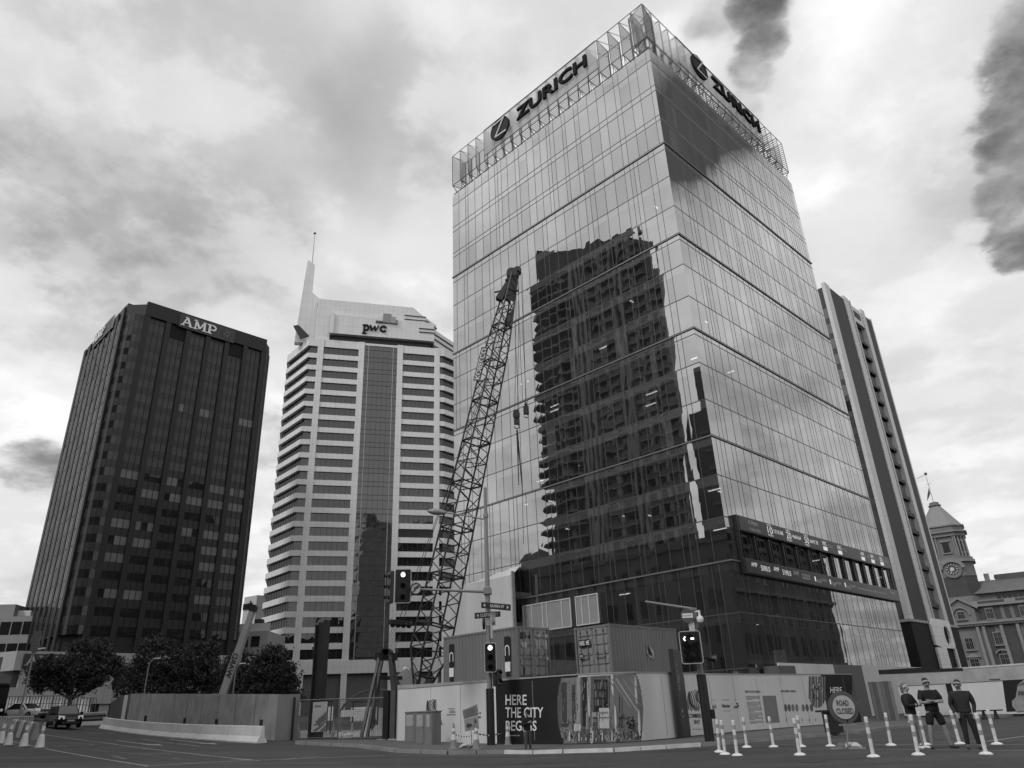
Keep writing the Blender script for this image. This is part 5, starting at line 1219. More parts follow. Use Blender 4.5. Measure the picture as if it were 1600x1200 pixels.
for k in range(nseg):
    s0, s_1 = k / nseg, (k + 1) / nseg
    for i in range(4):
        ch.tube(cpt(s0, i), cpt(s_1, i), .066, n=6, caps=False); j = (i + 1) % 4
        lc.tube(cpt(s0, i) if k % 2 else cpt(s0, j), cpt(s_1, j) if k % 2 else cpt(s_1, i), .037, n=5, caps=False)
    if k % 4 == 2:
        for i in range(4): lc.tube(cpt(s0, i), cpt(s0, (i + 1) % 4), .06, n=5, caps=False)
    if k % 8 == 4:
        lc.tube(cpt(s0, 0), cpt(s0, 2), .03, n=5); lc.tube(cpt(s0, 1), cpt(s0, 3), .03, n=5)
bo = ch.build('boom', m_cr, cr_t); lc.build('lacing', m_cr, bo)
# solid plates near the head, head sheaves
hd_ = MB()
for s0, s_1, i, j in ((.86, .90, 3, 0), (.92, .98, 2, 3), (.93, .97, 0, 1)): hd_.face([cpt(s0, i), cpt(s0, j), cpt(s_1, j), cpt(s_1, i)])
t0 = tip - o_
hd_.tube(t0 + Vector((-.1, -.3, .1)), t0 + Vector((-.1, .3, .1)), .42, n=16).tube(t0 + Vector((.35, -.25, .35)), t0 + Vector((.35, .25, .35)), .3, n=14).tube(t0 + Vector((-.7, -.2, -1.4)), t0 + Vector((-.7, .2, -1.4)), .3, n=12).bar(t0 + Vector((-1.2, 0, -2.2)), t0 + Vector((.3, 0, .3)), .5, .5).bar(t0 + Vector((-.6, -.3, -.6)), t0 + Vector((.1, .3, -.6)), .15).bar(t0 + Vector((-1.5, 0, -1.5)), t0 + Vector((-.6, 0, -1.3)), .1).bar(t0 + Vector((.0, 0, -1.6)), t0 + Vector((.35, 0, -1.4)), .12)
hd_.build('boom_head', m_cr, cr_t)
nb_ = MB(); a = cpt(.70, 1); b = cpt(.79, 1); dr = (b - a).normalized()
nn2 = Vector((-.3, -1, 0)).normalized(); up2 = dr.cross(nn2).normalized()
pl = MB().slab([a - up2 * .28 + nn2 * .1, b - up2 * .28 + nn2 * .1, b + up2 * .28 + nn2 * .1, a + up2 * .28 + nn2 * .1], nn2, .02).build('name_plate', m_cr, cr_t)
tb = MB(); add_text(tb, 'KOBELCO', lambda u, v: a + nn2 * .14 + dr * ((b - a).length * (.04 + .92 * u)) - up2 * (.2 - .4 * v), bold=.02); tb.build('letters', mat('letter_pale', .5), pl, fix=False)
# pendants, bail, reeving, gantry
gt = at(604, 1026, 50) - o_; bail = at(626, 973, 49) - o_
rp = MB()
for dy in (-.7, .7):
    rp.tube(cpt(.9, 0 if dy > 0 else 3), bail + Vector((0, dy, .1)), .022, n=5)
for k in range(6): rp.tube(bail + Vector((-.3 + k * .12, -.5 + k * .2, -.1)), gt + Vector((-.25 + k * .1, -.5 + k * .2, .2)), .014, n=4)
rp.build('pendant_rope', m_cr, cr_t)
bl_ = MB().bar(bail + Vector((-.6, -.7, 0)), bail + Vector((.6, .7, 0)), .35, .28)
for k in range(4): bl_.tube(bail + Vector((-.45 + k * .3, -.5 + k * .3, -.12)), bail + Vector((-.4 + k * .3, -.42 + k * .3, -.12)), .2, n=12)
bl_.build('spreader', m_cr, cr_t)
ga = MB()
for dy in (-.9, .9):
    g1 = gt + Vector((0, dy * .6, 0)); ga.bar(g1 + Vector((-.35, 0, 0)), Vector((-3.6, dy, 0.4)), .16).bar(g1 + Vector((.3, 0, 0)), Vector((-1.5, dy, .8)), .20).bar(g1 + Vector((-.5, 0, .0)), g1 + Vector((-.55, 0, -4.0)), .1)
ga.bar(gt + Vector((-.5, -.6, 0)), gt + Vector((.45, .6, 0)), .5, .45).bar(gt + Vector((-.2, -.6, -1.3)), gt + Vector((.9, .6, -1.3)), .22).bar(gt + Vector((-.1, 0, -2.6)), gt + Vector((1.1, 0, -2.6)), .22)
for k in range(3): ga.tube(gt + Vector((-.15 + .15 * k, -.5, .25)), gt + Vector((-.15 + .15 * k, .5, .25)), .22, n=10)
ga.build('gantry', m_cr, cr_t)
MB().box(-.6, 1.9, -.6, 3.4, 1.0, 2.8).build('machinery_house', mat('crane_body', .08, .4), cr_t); MB().box(-.8, 2.1, 3.5, 4.5, .9, 2.6).build('counterweight', mat('counterweight', .05, .6), cr_t)
cb_ = MB().box(.6, 1.8, -2.0, -.7, 1.1, 2.8).build('cab', mat('cab', .25, .3), cr_t); MB().box(.7, 1.7, -2.03, -1.9, 1.8, 2.6).build('cab_window', m_win, cb_)
for dy in (-.9, 1.7):
    tr_ = MB().slab([(dy, -1.2 + .5 * cos(a), .5 + .5 * sin(a)) for a in [pi / 2 + pi * k / 8 for k in range(9)]] + [(dy, 3.6 + .5 * cos(a), .5 + .5 * sin(a)) for a in [-pi / 2 + pi * k / 8 for k in range(9)]], (1, 0, 0), .7)
    tr_.build('crawler_track', m_cr, cr_t)
# hooks and ropes
h1, h2 = at(807, 652, 49.5) - o_, at(822, 641, 49.5) - o_
rp = MB()
for dx in (-.1, .1): rp.tube(t0 + Vector((.35 + dx, .1, .1)), h1 + Vector((dx, 0, .5)), .018, n=4)
rp.tube(t0 + Vector((.7, 0, .2)), h2 + Vector((0, 0, .35)), .018, n=4)
rp.build('hoist_rope', m_cr, cr_t)
hk = MB().box(h1.x - .2, h1.x + .2, h1.y - .12, h1.y + .12, h1.z - .55, h1.z + .55).tube((h1.x, h1.y - .2, h1.z + .2), (h1.x, h1.y + .2, h1.z + .2), .26, n=14).build('hook_block', m_cr, cr_t)
MB().path([Vector((h1.x, h1.y, h1.z - .5 - .22)) + Vector((.17 * sin(a), 0, .17 * cos(a))) for a in [pi * k / 8 for k in range(0, 13)]], .05, 6).build('hook', mat('hook_steel', .18, .4), hk)
hk = MB().box(h2.x - .2, h2.x + .2, h2.y - .15, h2.y + .15, h2.z - .3, h2.z + .3).lathe([(.05, .3), (.12, .45), (.05, .7)], 8, tuple(h2)).build('ball_hook', m_cr, cr_t)
MB().path([Vector((h2.x, h2.y, h2.z - .45)) + Vector((.14 * sin(a), 0, .14 * cos(a))) for a in [pi * k / 8 for k in range(0, 13)]], .04, 6).build('hook', mat('hook_steel', .18, .4), hk)
sl = MB(); e1 = at(818, 850, 49.5) - o_; e0 = h1 + Vector((0, 0, -1.0))
sl.tube(e0, e0.lerp(e1, .5) + Vector((-.1, 0, 0)), .06, .03, n=5).tube(e0, e0.lerp(e1, .52) + Vector((.14, 0, 0)), .07, .035, n=5).tube(e0.lerp(e1, .5) + Vector((.14, 0, 0)), e1, .018, n=4)
sl.build('sling', m_cr, cr_t)

# ---- telescopic crane boom beyond the concrete wall
b0, b1 = at(349, 1088, 85), at(395, 953, 85); tl = thing('mobile_crane', 'pale telescopic crane boom rising steeply behind the concrete wall, dark lettering along it', 'crane', (b0.x, b0.y, gz(b0.x)))
o2 = Vector((b0.x, b0.y, gz(b0.x))); m_tb = mat('boom_pale', .34, .45, .1, .5)
p0, p1 = b0 - o2 - (b1 - b0) * .25, b1 - o2; d = (p1 - p0).normalized()
for (s0, s_1, w_) in ((0, .58, 1.0), (.55, .85, .82), (.8, 1.0, .66)): MB().bar(p0.lerp(p1, s0), p0.lerp(p1, s_1), w_ * .8, w_, up=(0, 1, 0)).build('boom_section', m_tb, tl)
MB().bar(p0.lerp(p1, .985), p0.lerp(p1, 1.03), .75, .8).tube(p1 + Vector((.2, -.3, .25)), p1 + Vector((.2, .3, .25)), .3, n=10).build('boom_head', m_cr, tl)
MB().bar(p0.lerp(p1, .1) + Vector((.6, 0, -.4)), p0.lerp(p1, .5) + Vector((.5, 0, -.2)), .25).build('ram', m_cr, tl)
pr = d.cross(Vector((0, 1, 0))).normalized()
tb = MB(); c_ = p0.lerp(p1, .36); add_text(tb, 'WARD', lambda u, v: c_ + d * (2.6 * u) + pr * (.3 - .6 * v) + Vector((0, -.55, 0)), bold=.03); tb.build('letters', m_ink, tl, fix=False)
MB().box(-4.5, 3.5, -1.2, 1.2, .7, 2.2).build('chassis', mat('chassis', .1, .5), tl)
for x in (-3.6, -2.2, 1.2, 2.6):
    for y in (-1.3, .95): MB().tube((x, y, .55), (x, y + .35, .55), .55, n=16).build('wheel', m_cr, tl)

# ---- steel pile
pb_, pt_ = at(494, 1148, 50), at(496, 970, 50); pil = thing('steel_pile', 'tall dark steel box pile standing on the site behind the mesh gate', 'pile', (pb_.x, 50, gz(pb_.x)), radians(-20))
h = pt_.z - gz(pb_.x)
MB().box(-.42, -.36, -.3, .3, 0, h - .25).box(.2, .32, -.3, .3, 0, h).box(-.36, .2, -.06, .06, 0, h - .1).build('beam', mat('pile_steel', .022, .5, .3, 1.5), pil)
MB().box(-.55, -.42, -.3, -.2, h * .75, h * .75 + .12).build('lug', m_cr, pil)
# ---- footpath and kerbs
m_path = mat('footpath', .075, .85, .18, .35, bump=.3, fine=.15); m_kerb = mat('kerb_stone', .16, .8, .2, 1, fine=.1); m_paint = mat('road_paint', .24, .7, .35, 1.2, fine=.3); m_paint2 = mat('road_paint_worn', .12, .8, .4, 1.5, fine=.4)
KL = [gp(x, y) for x, y in ((462, 1163), (560, 1168), (620, 1176), (700, 1179), (788, 1178), (880, 1177), (960, 1175), (1040, 1170), (1095, 1166.5), (1140, 1163), (1200, 1158), (1300, 1150), (1345, 1146), (1400, 1138), (1500, 1128), (1640, 1113))]
back = [Vector((KL[0].x - 1, KL[0].y + 3, 0)), Vector((-8.2, 45.4, 0)), Vector((-6.98, 43.3, 0)), Vector((-5.9, 42.9, 0)), Vector((-1.3, 38.3, 0)), Vector((1.6, 36.2, 0)), Vector((3.3, 35.4, 0)), Vector((5, 35.8, 0)), Vector((7.8, 39, 0)), Vector((9.1, 40.6, 0)), Vector((12.2, 43.9, 0)), Vector((16, 47.4, 0)), Vector((21.4, 51.8, 0)), Vector((26, 56, 0)), Vector((34, 58, 0)), Vector((60, 62, 0))]
fp = MB()
for (a, b), (c, d) in zip(zip(KL, KL[1:]), zip(back, back[1:])):
    q = [a, b, d, c]; q = [Vector((p.x, p.y, gz(p.x) + .13)) for p in q]; fp.face(q)
tag(fp.build('footpath', m_path), kind='structure')
kb, kw = MB(), MB()
for i, (a, b) in enumerate(zip(KL, KL[1:])):
    n = max(1, int((b - a).length / 1.0)); nn = Vector(((b - a).y, -(b - a).x, 0)).normalized()
    for k in range(n):
        p, q = a.lerp(b, (k + .015) / n), a.lerp(b, (k + .985) / n); p.z = gz(p.x); q.z = gz(q.x)
        t_ = kw if 4 <= i <= 7 else kb
        t_.hexa([p + nn * .08, q + nn * .08, q - nn * .12, p - nn * .12, p + nn * .05 + Vector((0, 0, .135)), q + nn * .05 + Vector((0, 0, .135)), q - nn * .12 + Vector((0, 0, .135)), p - nn * .12 + Vector((0, 0, .135))])
tag(kb.build('kerb', m_kerb), kind='structure'); tag(kw.build('painted_kerb', mat('kerb_white', .42, .7, .2, 2)), kind='structure')
# ---- road markings
def ribbon(mb, pts, w_, h=.006):
    P_ = [gp(*p) if not isinstance(p, Vector) else p for p in pts]
    for a, b in zip(P_, P_[1:]):
        d = b - a; d.z = 0; L = d.length; n = max(1, int(L / .6)); d.normalize(); s = Vector((-d.y, d.x, 0)) * (w_ / 2)
        for k in range(n):
            p, q = a.lerp(b, k / n), a.lerp(b, (k + 1) / n)
            c = [p - s, q - s, q + s, p + s]; mb.face([Vector((v.x, v.y, gz(v.x) + h)) for v in c])
rm = MB()
for pts, w_ in (([(40, 1163), (160, 1186), (232.5, 1197.5)], .12), ([(232, 1197.5), (340, 1190.5), (460, 1185.5), (600, 1181)], .12), ([(60, 1146), (160, 1160), (230, 1170), (330, 1181.5), (405, 1188.7)], .12), ([(405, 1188.7), (360, 1186)], .12),
                ([(135, 1145.5), (159, 1147.2)], .12), ([(223, 1155.6), (271, 1161.5)], .12), ([(275, 1162), (311, 1166)], .12), ([(-10, 1153), (42, 1163)], .12), ([(1367, 1164), (1460, 1164), (1640, 1164)], .09), ([(1367, 1170.8), (1600, 1173), (1640, 1173.4)], .1), ([(1542, 1158.7), (1600, 1150.5), (1640, 1145)], .12), ([(1232, 1171.5), (1310, 1170.5)], .08), ([(1215, 1163.5), (1262, 1163)], .07), ([(440, 1187.6), (500, 1182.5)], .1)):
    ribbon(rm, pts, w_)
# straight arrows
for a, b in (((183, 1157), (236, 1163.5)), ((264, 1155), (322, 1161.5))):
    ribbon(rm, [a, b], .2); p, q = gp(*a), gp(*b); d = (q - p).normalized(); s = Vector((-d.y, d.x, 0))
    t3 = [q - d * .2 - s * .45, q + d * 2.2, q - d * .2 + s * .45]; rm.face([Vector((v.x, v.y, gz(v.x) + .009)) for v in t3])
tag(rm.build('lane_marking', m_paint, fix=False), kind='structure')
rw = MB()
# turning arrow and worn lettering strokes
c = gp(98, 1164); ring = [c + Vector((1.5 * cos(a), 1.2 * sin(a), 0)) for a in [radians(-70 + 25 * k) for k in range(8)]]; ribbon(rw, ring, .28); ribbon(rw, [(84, 1166.5), (103, 1165.8)], .3)
r5 = random.Random(2)
for k in range(16):
    x = 150 + k * 7.2; y = 1172.5 + k * .55; ribbon(rw, [(x - 8, y + r5.uniform(-.3, .3)), (x + 9, y + 1.3)], r5.choice([.1, .16]), .007 + .002 * (k % 2))
for k in range(16):
    x = 205 + k * 4.6; y = 1177 + k * .45; ribbon(rw, [(x - 6, y + 1.5), (x + 10, y + r5.uniform(1.8, 3.2))], .09, .007 + .002 * (k % 2))
ribbon(rw, [(177, 1181.5), (196, 1187), (210, 1186.6)], .22, .011)
tag(rw.build('worn_marking', m_paint2, fix=False), kind='structure')
pt = MB()
for (x, y, w_, h) in ((1040, 1186, 2.6, 1.2), (700, 1192, 3.2, 1.5), (340, 1172, 2.4, .7), (1320, 1185, 1.0, .5), (880, 1188, 1.6, .8)):
    c = gp(x, y); a0 = r5.uniform(0, 1); pts = [c + Vector((w_ * cos(a) * r5.uniform(.85, 1.1), h * sin(a) * r5.uniform(.85, 1.1), 0)) for a in [2 * pi * k / 14 for k in range(14)]]; pt.face([Vector((v.x, v.y, gz(v.x) + .004)) for v in pts])
tag(pt.build('asphalt_patch', mat('asphalt_patch', .032, .9, .2, .6, bump=.4, fine=.2), fix=False), kind='structure')
mh = gp(1270, 1190); tag(MB().lathe([(.34, 0), (.34, .012), (.3, .012), (.3, .008)], 20, (mh.x, mh.y, .002)).build('manhole_cover', mat('iron', .035, .5, .3, 6)), 'round iron manhole cover in the road nearest the camera on the right', 'manhole cover')

# ---- traffic signal mast by the hoarding (left of HERE THE CITY BEGINS)
m_pole = mat('pole_grey', .20, .45, .12, 1.5, streak=True); m_sig = mat('signal_black', .012, .4, .2, 2); m_bord = mat('signal_border', .36, .5); m_lens = mat('lens_dark', .01, .15); m_on = emit('lamp_white', 1, 2.2)
def signal_head(par, c, ang, h, w_, lit=0, n=3, border=True, name='signal_head', visor=True):
    """head facing direction ang (0 = towards -y); c centre"""
    R_ = Matrix.Rotation(ang, 3, 'Z'); X, Y, Z = R_ @ Vector((1, 0, 0)), R_ @ Vector((0, -1, 0)), Vector((0, 0, 1)); c = Vector(c)
    hd = MB().obox(c, X, Y, Z, w_ / 2, .09, h / 2).build(name, m_sig, par); bevel(hd, .05, 3)
    if border:
        pts = []; r_ = .09
        for qx, qz, a0 in ((1, 1, 0), (-1, 1, 90), (-1, -1, 180), (1, -1, 270)):
            for k in range(4): a = radians(a0 + 30 * k); pts.append(c + X * (qx * (w_ / 2 - r_) + r_ * cos(a)) + Z * (qz * (h / 2 - r_) + r_ * sin(a)) + Y * .1)
        rb = MB()
        for a, b in zip(pts, pts[1:] + pts[:1]): rb.bar(a, b, .032, .02, up=Y)
        rb.build('border', m_bord, hd)
    st_ = h / n * .86; rl = min(.11, st_ * .4)
    for k in range(n):
        z = h / 2 - h / n * .5 - k * (h - h / n) / max(1, n - 1) if n > 1 else 0
        lc = c + Z * z + Y * .1; on = k == lit
        MB().tube(lc, lc + Y * .03, rl, rl * .96, 16).build('lens', m_on if on else m_lens, hd)
        if visor:
            vb = MB()
            for j in range(9):
                a, b = radians(-10 + 200 * j / 9), radians(-10 + 200 * (j + 1) / 9)
                p, q = lc + X * cos(a) * rl * 1.15 + Z * sin(a) * rl * 1.15, lc + X * cos(b) * rl * 1.15 + Z * sin(b) * rl * 1.15; vb.face([p, q, q + Y * .2, p + Y * .2])
            vb.build('visor', m_sig, hd, fix=False)
    return hd
px_, py_ = -1.63, 36.8; zA = 12.15
PA_ = thing('traffic_signal', 'tall grey signal and lamp mast on a black sleeve, street name plates half way up', 'traffic light', (px_, py_, gz(px_)))
o2 = Vector((px_, py_, gz(px_)))
MB().tube((0, 0, 0), (0, 0, 2.5), .185, n=16).lathe([(.3, 0), (.3, .04), (.2, .06)], 16).build('base_sleeve', m_sig, PA_)
MB().tube((0, 0, 2.5), (0, 0, 6.8), .125, n=14).tube((0, 0, 6.8), (0, 0, zA), .125, .085, 14).lathe([(.16, 6.75), (.16, 7.1), (.12, 7.15)], 14).lathe([(.13, 10.6), (.13, 10.8)], 12).lathe([(.0, zA - .02), (.1, zA), (.05, zA + .08)], 10).build('mast', m_pole, PA_)
arm = at(655, 921, 36.8) - o2
am = MB().tube((0, 0, 6.9), arm + Vector((.1, 0, 0)), .075, .055, 10).box(-.2, .2, -.2, .2, 6.78, 7.05); am.build('mast_arm', m_pole, PA_)
lum = at(697, 801, 36.8) - o2; le = at(668, 798.5, 36.8) - o2; j = at(757, 812, 36.8) - o2
la = MB().path([Vector((0, 0, j.z - .0)), j.lerp(lum, .5) + Vector((0, 0, .03)), lum], .035, 8).build('lamp_arm', m_pole, PA_)
cL = (lum + le) / 2; d = (le - lum).normalized()
lh = MB(); prof = [(-.5, .02), (-.4, .1), (-.15, .16), (.15, .17), (.38, .1), (.5, .03)]
for (s0, r0), (s1_, r1) in zip(prof, prof[1:]): lh.tube(cL + d * s0, cL + d * s1_, r0, r1, 12, caps=False)
lh.build('lamp_head', mat('lamp_head', .22, .4), la, smooth=True)
h1_ = at(629.5, 916, 36.8) - o2; signal_head(PA_, h1_, radians(8), 1.62, .78, 0)
for z in (.5, 0, -.5): MB().tube(h1_ + Vector((-.5, .2, z)), h1_ + Vector((-.5, .2, z)), .1) if False else None
h0_ = at(610, 918, 36.9) - o2; signal_head(PA_, h0_, radians(-62), 1.55, .62, -1, border=False)
rs = at(650, 920, 36.5) - o2
rsn = MB().tube(rs, rs + Vector((0, -.03, 0)), .27, n=28).build('round_sign', mat('sign_face', .34, .5), PA_)
rr_ = MB(); 
for k in range(28): a, b = 2 * pi * k / 28, 2 * pi * (k + 1) / 28; rr_.bar(rs + Vector((.255 * cos(a), -.04, .255 * sin(a))), rs + Vector((.255 * cos(b), -.04, .255 * sin(b))), .05, .015, up=(0, 1, 0))
ax_ = [(-.08, -.13), (-.08, .02), (-.02, .08), (.12, .09)]
for a, b in zip(ax_, ax_[1:]): rr_.bar(rs + Vector((a[0], -.04, a[1])), rs + Vector((b[0], -.04, b[1])), .05, .012, up=(0, 1, 0))
rr_.bar(rs + Vector((.05, -.04, .15)), rs + Vector((.15, -.04, .08)), .04, .012, up=(0, 1, 0)).bar(rs + Vector((.05, -.04, .02)), rs + Vector((.15, -.04, .09)), .04, .012, up=(0, 1, 0)).bar(rs + Vector((-.17, -.05, -.17)), rs + Vector((.17, -.05, .17)), .035, .01, up=(0, 1, 0))
rr_.build('symbol', m_ink, rsn)
def plate(par, pts, txt, tx0, tx1):
    a, b, c, d_ = [Vector(p) for p in pts]      # tl, tr, br, bl
    n = (b - a).cross(d_ - a).normalized(); n = n if n.y < 0 else -n
    p = MB().slab([d_, c, b, a], -n, .03).build('name_plate', mat('plate_dark', .02, .4), par)
    tb = MB(); fn = lambda u, v: d_.lerp(c, u).lerp(a.lerp(b, u), v) + n * .008
    add_text(tb, txt, lambda u, v: fn(tx0 + (tx1 - tx0) * u, .25 + .5 * v), bold=.01)
    tb.face([fn(.07, .5), fn(.13, .78), fn(.13, .22)]) ; tb.build('lettering', mat('plate_white', .6), p, fix=False)
    return p, fn
q = [at(752, 940.5, 36.4) - o2, at(798, 944.5, 36.4) - o2, at(798, 954.3, 36.4) - o2, at(752, 950, 36.4) - o2]; pp, fn = plate(PA_, q, 'QUEEN ST', .3, .78)
tb = MB(); tb.face([fn(.93, .5), fn(.87, .22), fn(.87, .78)]); tb.build('arrow', mat('plate_white', .6), pp, fix=False)
q = [at(742, 957.5, 36.2) - o2, at(782, 955, 36.9) - o2, at(782, 963.5, 36.9) - o2, at(742, 967, 36.2) - o2]; plate(PA_, q, 'CUSTOMS ST', .2, .9)
signal_head(PA_, at(766, 1027.5, 36.5) - o2, radians(5), 1.28, .54, 0)
signal_head(PA_, at(777, 1059, 36.6) - o2, radians(30), .75, .42, -1, n=2, border=False)
k_ = at(758, 974, 36.9) - o2; MB().tube(k_, k_ + Vector((-.12, 0, 0)), .28, n=18).build('lamp_back', m_sig, PA_)
k_ = at(771, 972, 36.6) - o2; MB().bar(Vector((.1, 0, k_.z + .1)), k_ + Vector((0, 0, .1)), .05).lathe([(.01, -.1), (.09, -.04), (.1, .06), (.03, .1)], 10, tuple(k_)).build('camera_dome', m_pole, PA_)
MB().box(-.09, .35, -.14, -.05, 5.3, 5.95).box(.1, .2, -.2, .1, 4.7, 5.9).build('control_box', m_bord, PA_)

# ---- second signal pole on the right
pB = gp(1110, 1164); yB = pB.y; o3 = pB.copy(); P_B = thing('traffic_signal', 'short grey signal pole with a white camera dome and round sign near its top', 'traffic light', o3)
zt = at(1088, 950, yB).z; zb = at(1098, 1054, yB).z
MB().tube((0, 0, 0), (0, 0, zb), .2, n=16).lathe([(.3, 0), (.3, .05), (.21, .07)], 16).build('base_sleeve', m_sig, P_B)
MB().tube((0, 0, zb), (0, 0, zt - .8), .125, n=14).tube((0, 0, zt - .8), (0, 0, zt), .16, n=14).lathe([(.17, zt - 1.1), (.17, zt - .95)], 14).lathe([(.2, zt - .1), (.2, zt)], 14).build('mast', m_pole, P_B)
aL = at(1008, 940, yB) - o3; aR = at(1086, 952, yB) - o3
MB().tube(aR, aL, .06, .045, 10).build('mast_arm', m_pole, P_B)
c_ = at(1074, 962, yB - .3) - o3; sg = MB().tube(c_, c_ + Vector((0, -.03, 0)), .29, n=28).build('round_sign', mat('sign_red_grey', .075, .5), P_B)
tb = MB(); tb.box(c_.x - .22, c_.x + .22, c_.y - .04, c_.y - .032, c_.z - .09, c_.z + .09); tb.build('bar', m_wht, sg); tb = MB(); add_text(tb, 'NO ENTRY', flat((c_.x - .19, c_.y - .046, c_.z - .04), (1, 0, 0), (0, 0, 1), .38, .08), bold=.01); tb.build('lettering', m_ink, sg, fix=False)
a = at(1081, 980, yB - .25) - o3; MB().box(a.x - .12, a.x + .12, a.y - .02, a.y + .02, a.z - .24, a.z + .22).build('white_plate', mat('plate_pale', .45), P_B)
k_ = at(1094, 968, yB - .3) - o3; MB().bar(Vector((0, 0, k_.z + .35)), k_ + Vector((0, 0, .35)), .06).tube(k_ + Vector((0, 0, .1)), k_ + Vector((0, 0, .38)), .05, n=8).lathe([(.02, -.16), (.12, -.1), (.15, 0), (.14, .1), (.05, .16)], 14, tuple(k_)).build('camera_dome', mat('dome_white', .65, .3), P_B, smooth=False)
c_ = at(1079, 1011.5, yB - .4) - o3; hd = signal_head(P_B, c_, radians(-4), 1.27, .86, -1, n=3, visor=False)
tb = MB(); tb.bar(c_ + Vector((-.2, -.14, .42)), c_ + Vector((-.27, -.14, .33)), .05, .02, up=(0, 1, 0)).bar(c_ + Vector((-.27, -.14, .33)), c_ + Vector((-.2, -.14, .24)), .05, .02, up=(0, 1, 0)).box(c_.x + .02, c_.x + .16, c_.y - .15, c_.y - .13, c_.z + .3, c_.z + .37); tb.build('lit_symbol', m_on, hd)
for dz in (.15, -.12, -.4):
    for dx in (-.2, .2): MB().tube(c_ + Vector((dx, -.1, dz)), c_ + Vector((dx, -.2, dz - .02)), .13, .11, 14).build('lens', mat('lens_gloss', .008, .05), hd)
a = at(1110, 1028.5, yB) - o3; MB().tube(a + Vector((-.1, 0, 0)), a + Vector((.22, -.12, -.03)), .11, .17, 12).bar(Vector((0, 0, a.z)), a, .06).build('side_lamp', m_sig, P_B)
MB().box(.18, .34, -.1, .1, .95, 1.3).build('push_button', m_sig, P_B)

# ---- utility cabinets
m_cab = mat('cabinet_paint', .17, .6, .25, .9, streak=True, fine=.08); m_tagp = mat('poster_scrap', .3, .7, .3, 4)
def cabinet(label, x0, x1, ytop, ybot, dep, n=1):
    a, b = gp(x0, ybot), gp(x1, ybot + (x1 - x0) * .05); w_ = (b - a).length; h = at(x0, ytop, a.y).z - gz(a.x); t = thing('utility_cabinet', label, 'utility cabinet', a, atan2(b.y - a.y, b.x - a.x), 'grey utility cabinets before the white hoarding')
    bo = MB().box(0, w_, 0, dep, .05, h).build('body', m_cab, t); bevel(bo, .02); MB().box(-.03, w_ + .03, -.03, dep + .03, h, h + .05).build('lid', m_cab, t); MB().box(.03, w_ - .03, .03, dep, 0, .05).build('plinth', m_sig, t)
    dr_ = MB().box(.05, w_ - .05, -.02, 0, .12, h - .08).build('door', m_cab, t); MB().box(w_ - .12, w_ - .08, -.05, -.02, h * .5, h * .5 + .12).build('handle', m_rod, dr_)
    MB().box(.12, w_ - .15, -.024, -.021, h * .58, h * .93).build('poster_scrap', m_tagp, t)
cabinet('narrow grey cabinet, leftmost of the worn cabinets before the white hoarding', 632, 647.5, 1114, 1163, .5); cabinet('middle cabinet of the three worn grey ones before the white hoarding', 648.5, 663, 1113.5, 1165.5, .5); cabinet('cabinet nearest the signal mast of the three worn grey ones', 663.5, 674.5, 1113, 1168, .55)

# ---- detour sign, cones, tape, sandbags
sy0 = gp(738, 1175); dt = thing('temporary_sign', 'tilted pair of temporary road boards on a thin stand between two cones', 'road sign', sy0); D0 = sy0; Y0 = sy0.y
def pan(pts, m_, par, name, off=0.0): return MB().slab([at(x, y, Y0 - .05 - off) - D0 for x, y in pts][::-1], (0, 1, 0), .02).build(name, m_, par)
b1_ = pan([(722.5, 1110), (745.5, 1100.5), (748, 1117.5), (724.7, 1124)], mat('board_mid', .16, .6), dt, 'upper_board'); b2_ = pan([(725, 1124.5), (747.4, 1118.5), (748.5, 1139), (726.6, 1143)], mat('board_light', .22, .6), dt, 'lower_board')
def bl4(pts, off): 
    P_ = [at(x, y, Y0 - .05 - off) - D0 for x, y in pts]; return lambda u, v: P_[3].lerp(P_[2], u).lerp(P_[0].lerp(P_[1], u), v)
f1 = bl4([(722.5, 1110), (745.5, 1100.5), (748, 1117.5), (724.7, 1124)], .03); f2 = bl4([(725, 1124.5), (747.4, 1118.5), (748.5, 1139), (726.6, 1143)], .03)
tb = MB(); add_text(tb, 'FOOTPATH', lambda u, v: f1(.12 + .76 * u, .66 + .16 * v)); add_text(tb, 'CLOSED', lambda u, v: f1(.2 + .6 * u, .4 + .16 * v)); add_text(tb, 'USE OTHER SIDE', lambda u, v: f1(.12 + .76 * u, .16 + .13 * v)); tb.build('lettering', m_ink, b1_, fix=False)
tb = MB(); tb.face([f2(.12, .45), f2(.28, .7), f2(.28, .54), f2(.5, .54), f2(.5, .36), f2(.28, .36), f2(.28, .2)][::-1]); tb.face([f2(.72, .85), f2(.80, .85), f2(.80, .75), f2(.72, .75)]); tb.face([f2(.7, .72), f2(.84, .72), f2(.8, .42), f2(.72, .42)]); tb.face([f2(.72, .42), f2(.66, .12), f2(.72, .12), f2(.77, .42)]); tb.face([f2(.75, .42), f2(.84, .12), f2(.9, .14), f2(.81, .42)]); tb.build('symbols', m_ink, b2_, fix=False)
MB().tube((0, 0, 0), at(736, 1142, Y0) - D0, .02, n=6).tube((0, 0, .25), (-.55, -.1, .0), .018, n=6).tube((0, 0, .25), (.5, -.15, .0), .018, n=6).tube((0, 0, .25), (.1, .5, .0), .018, n=6).build('stand', m_pole, dt)
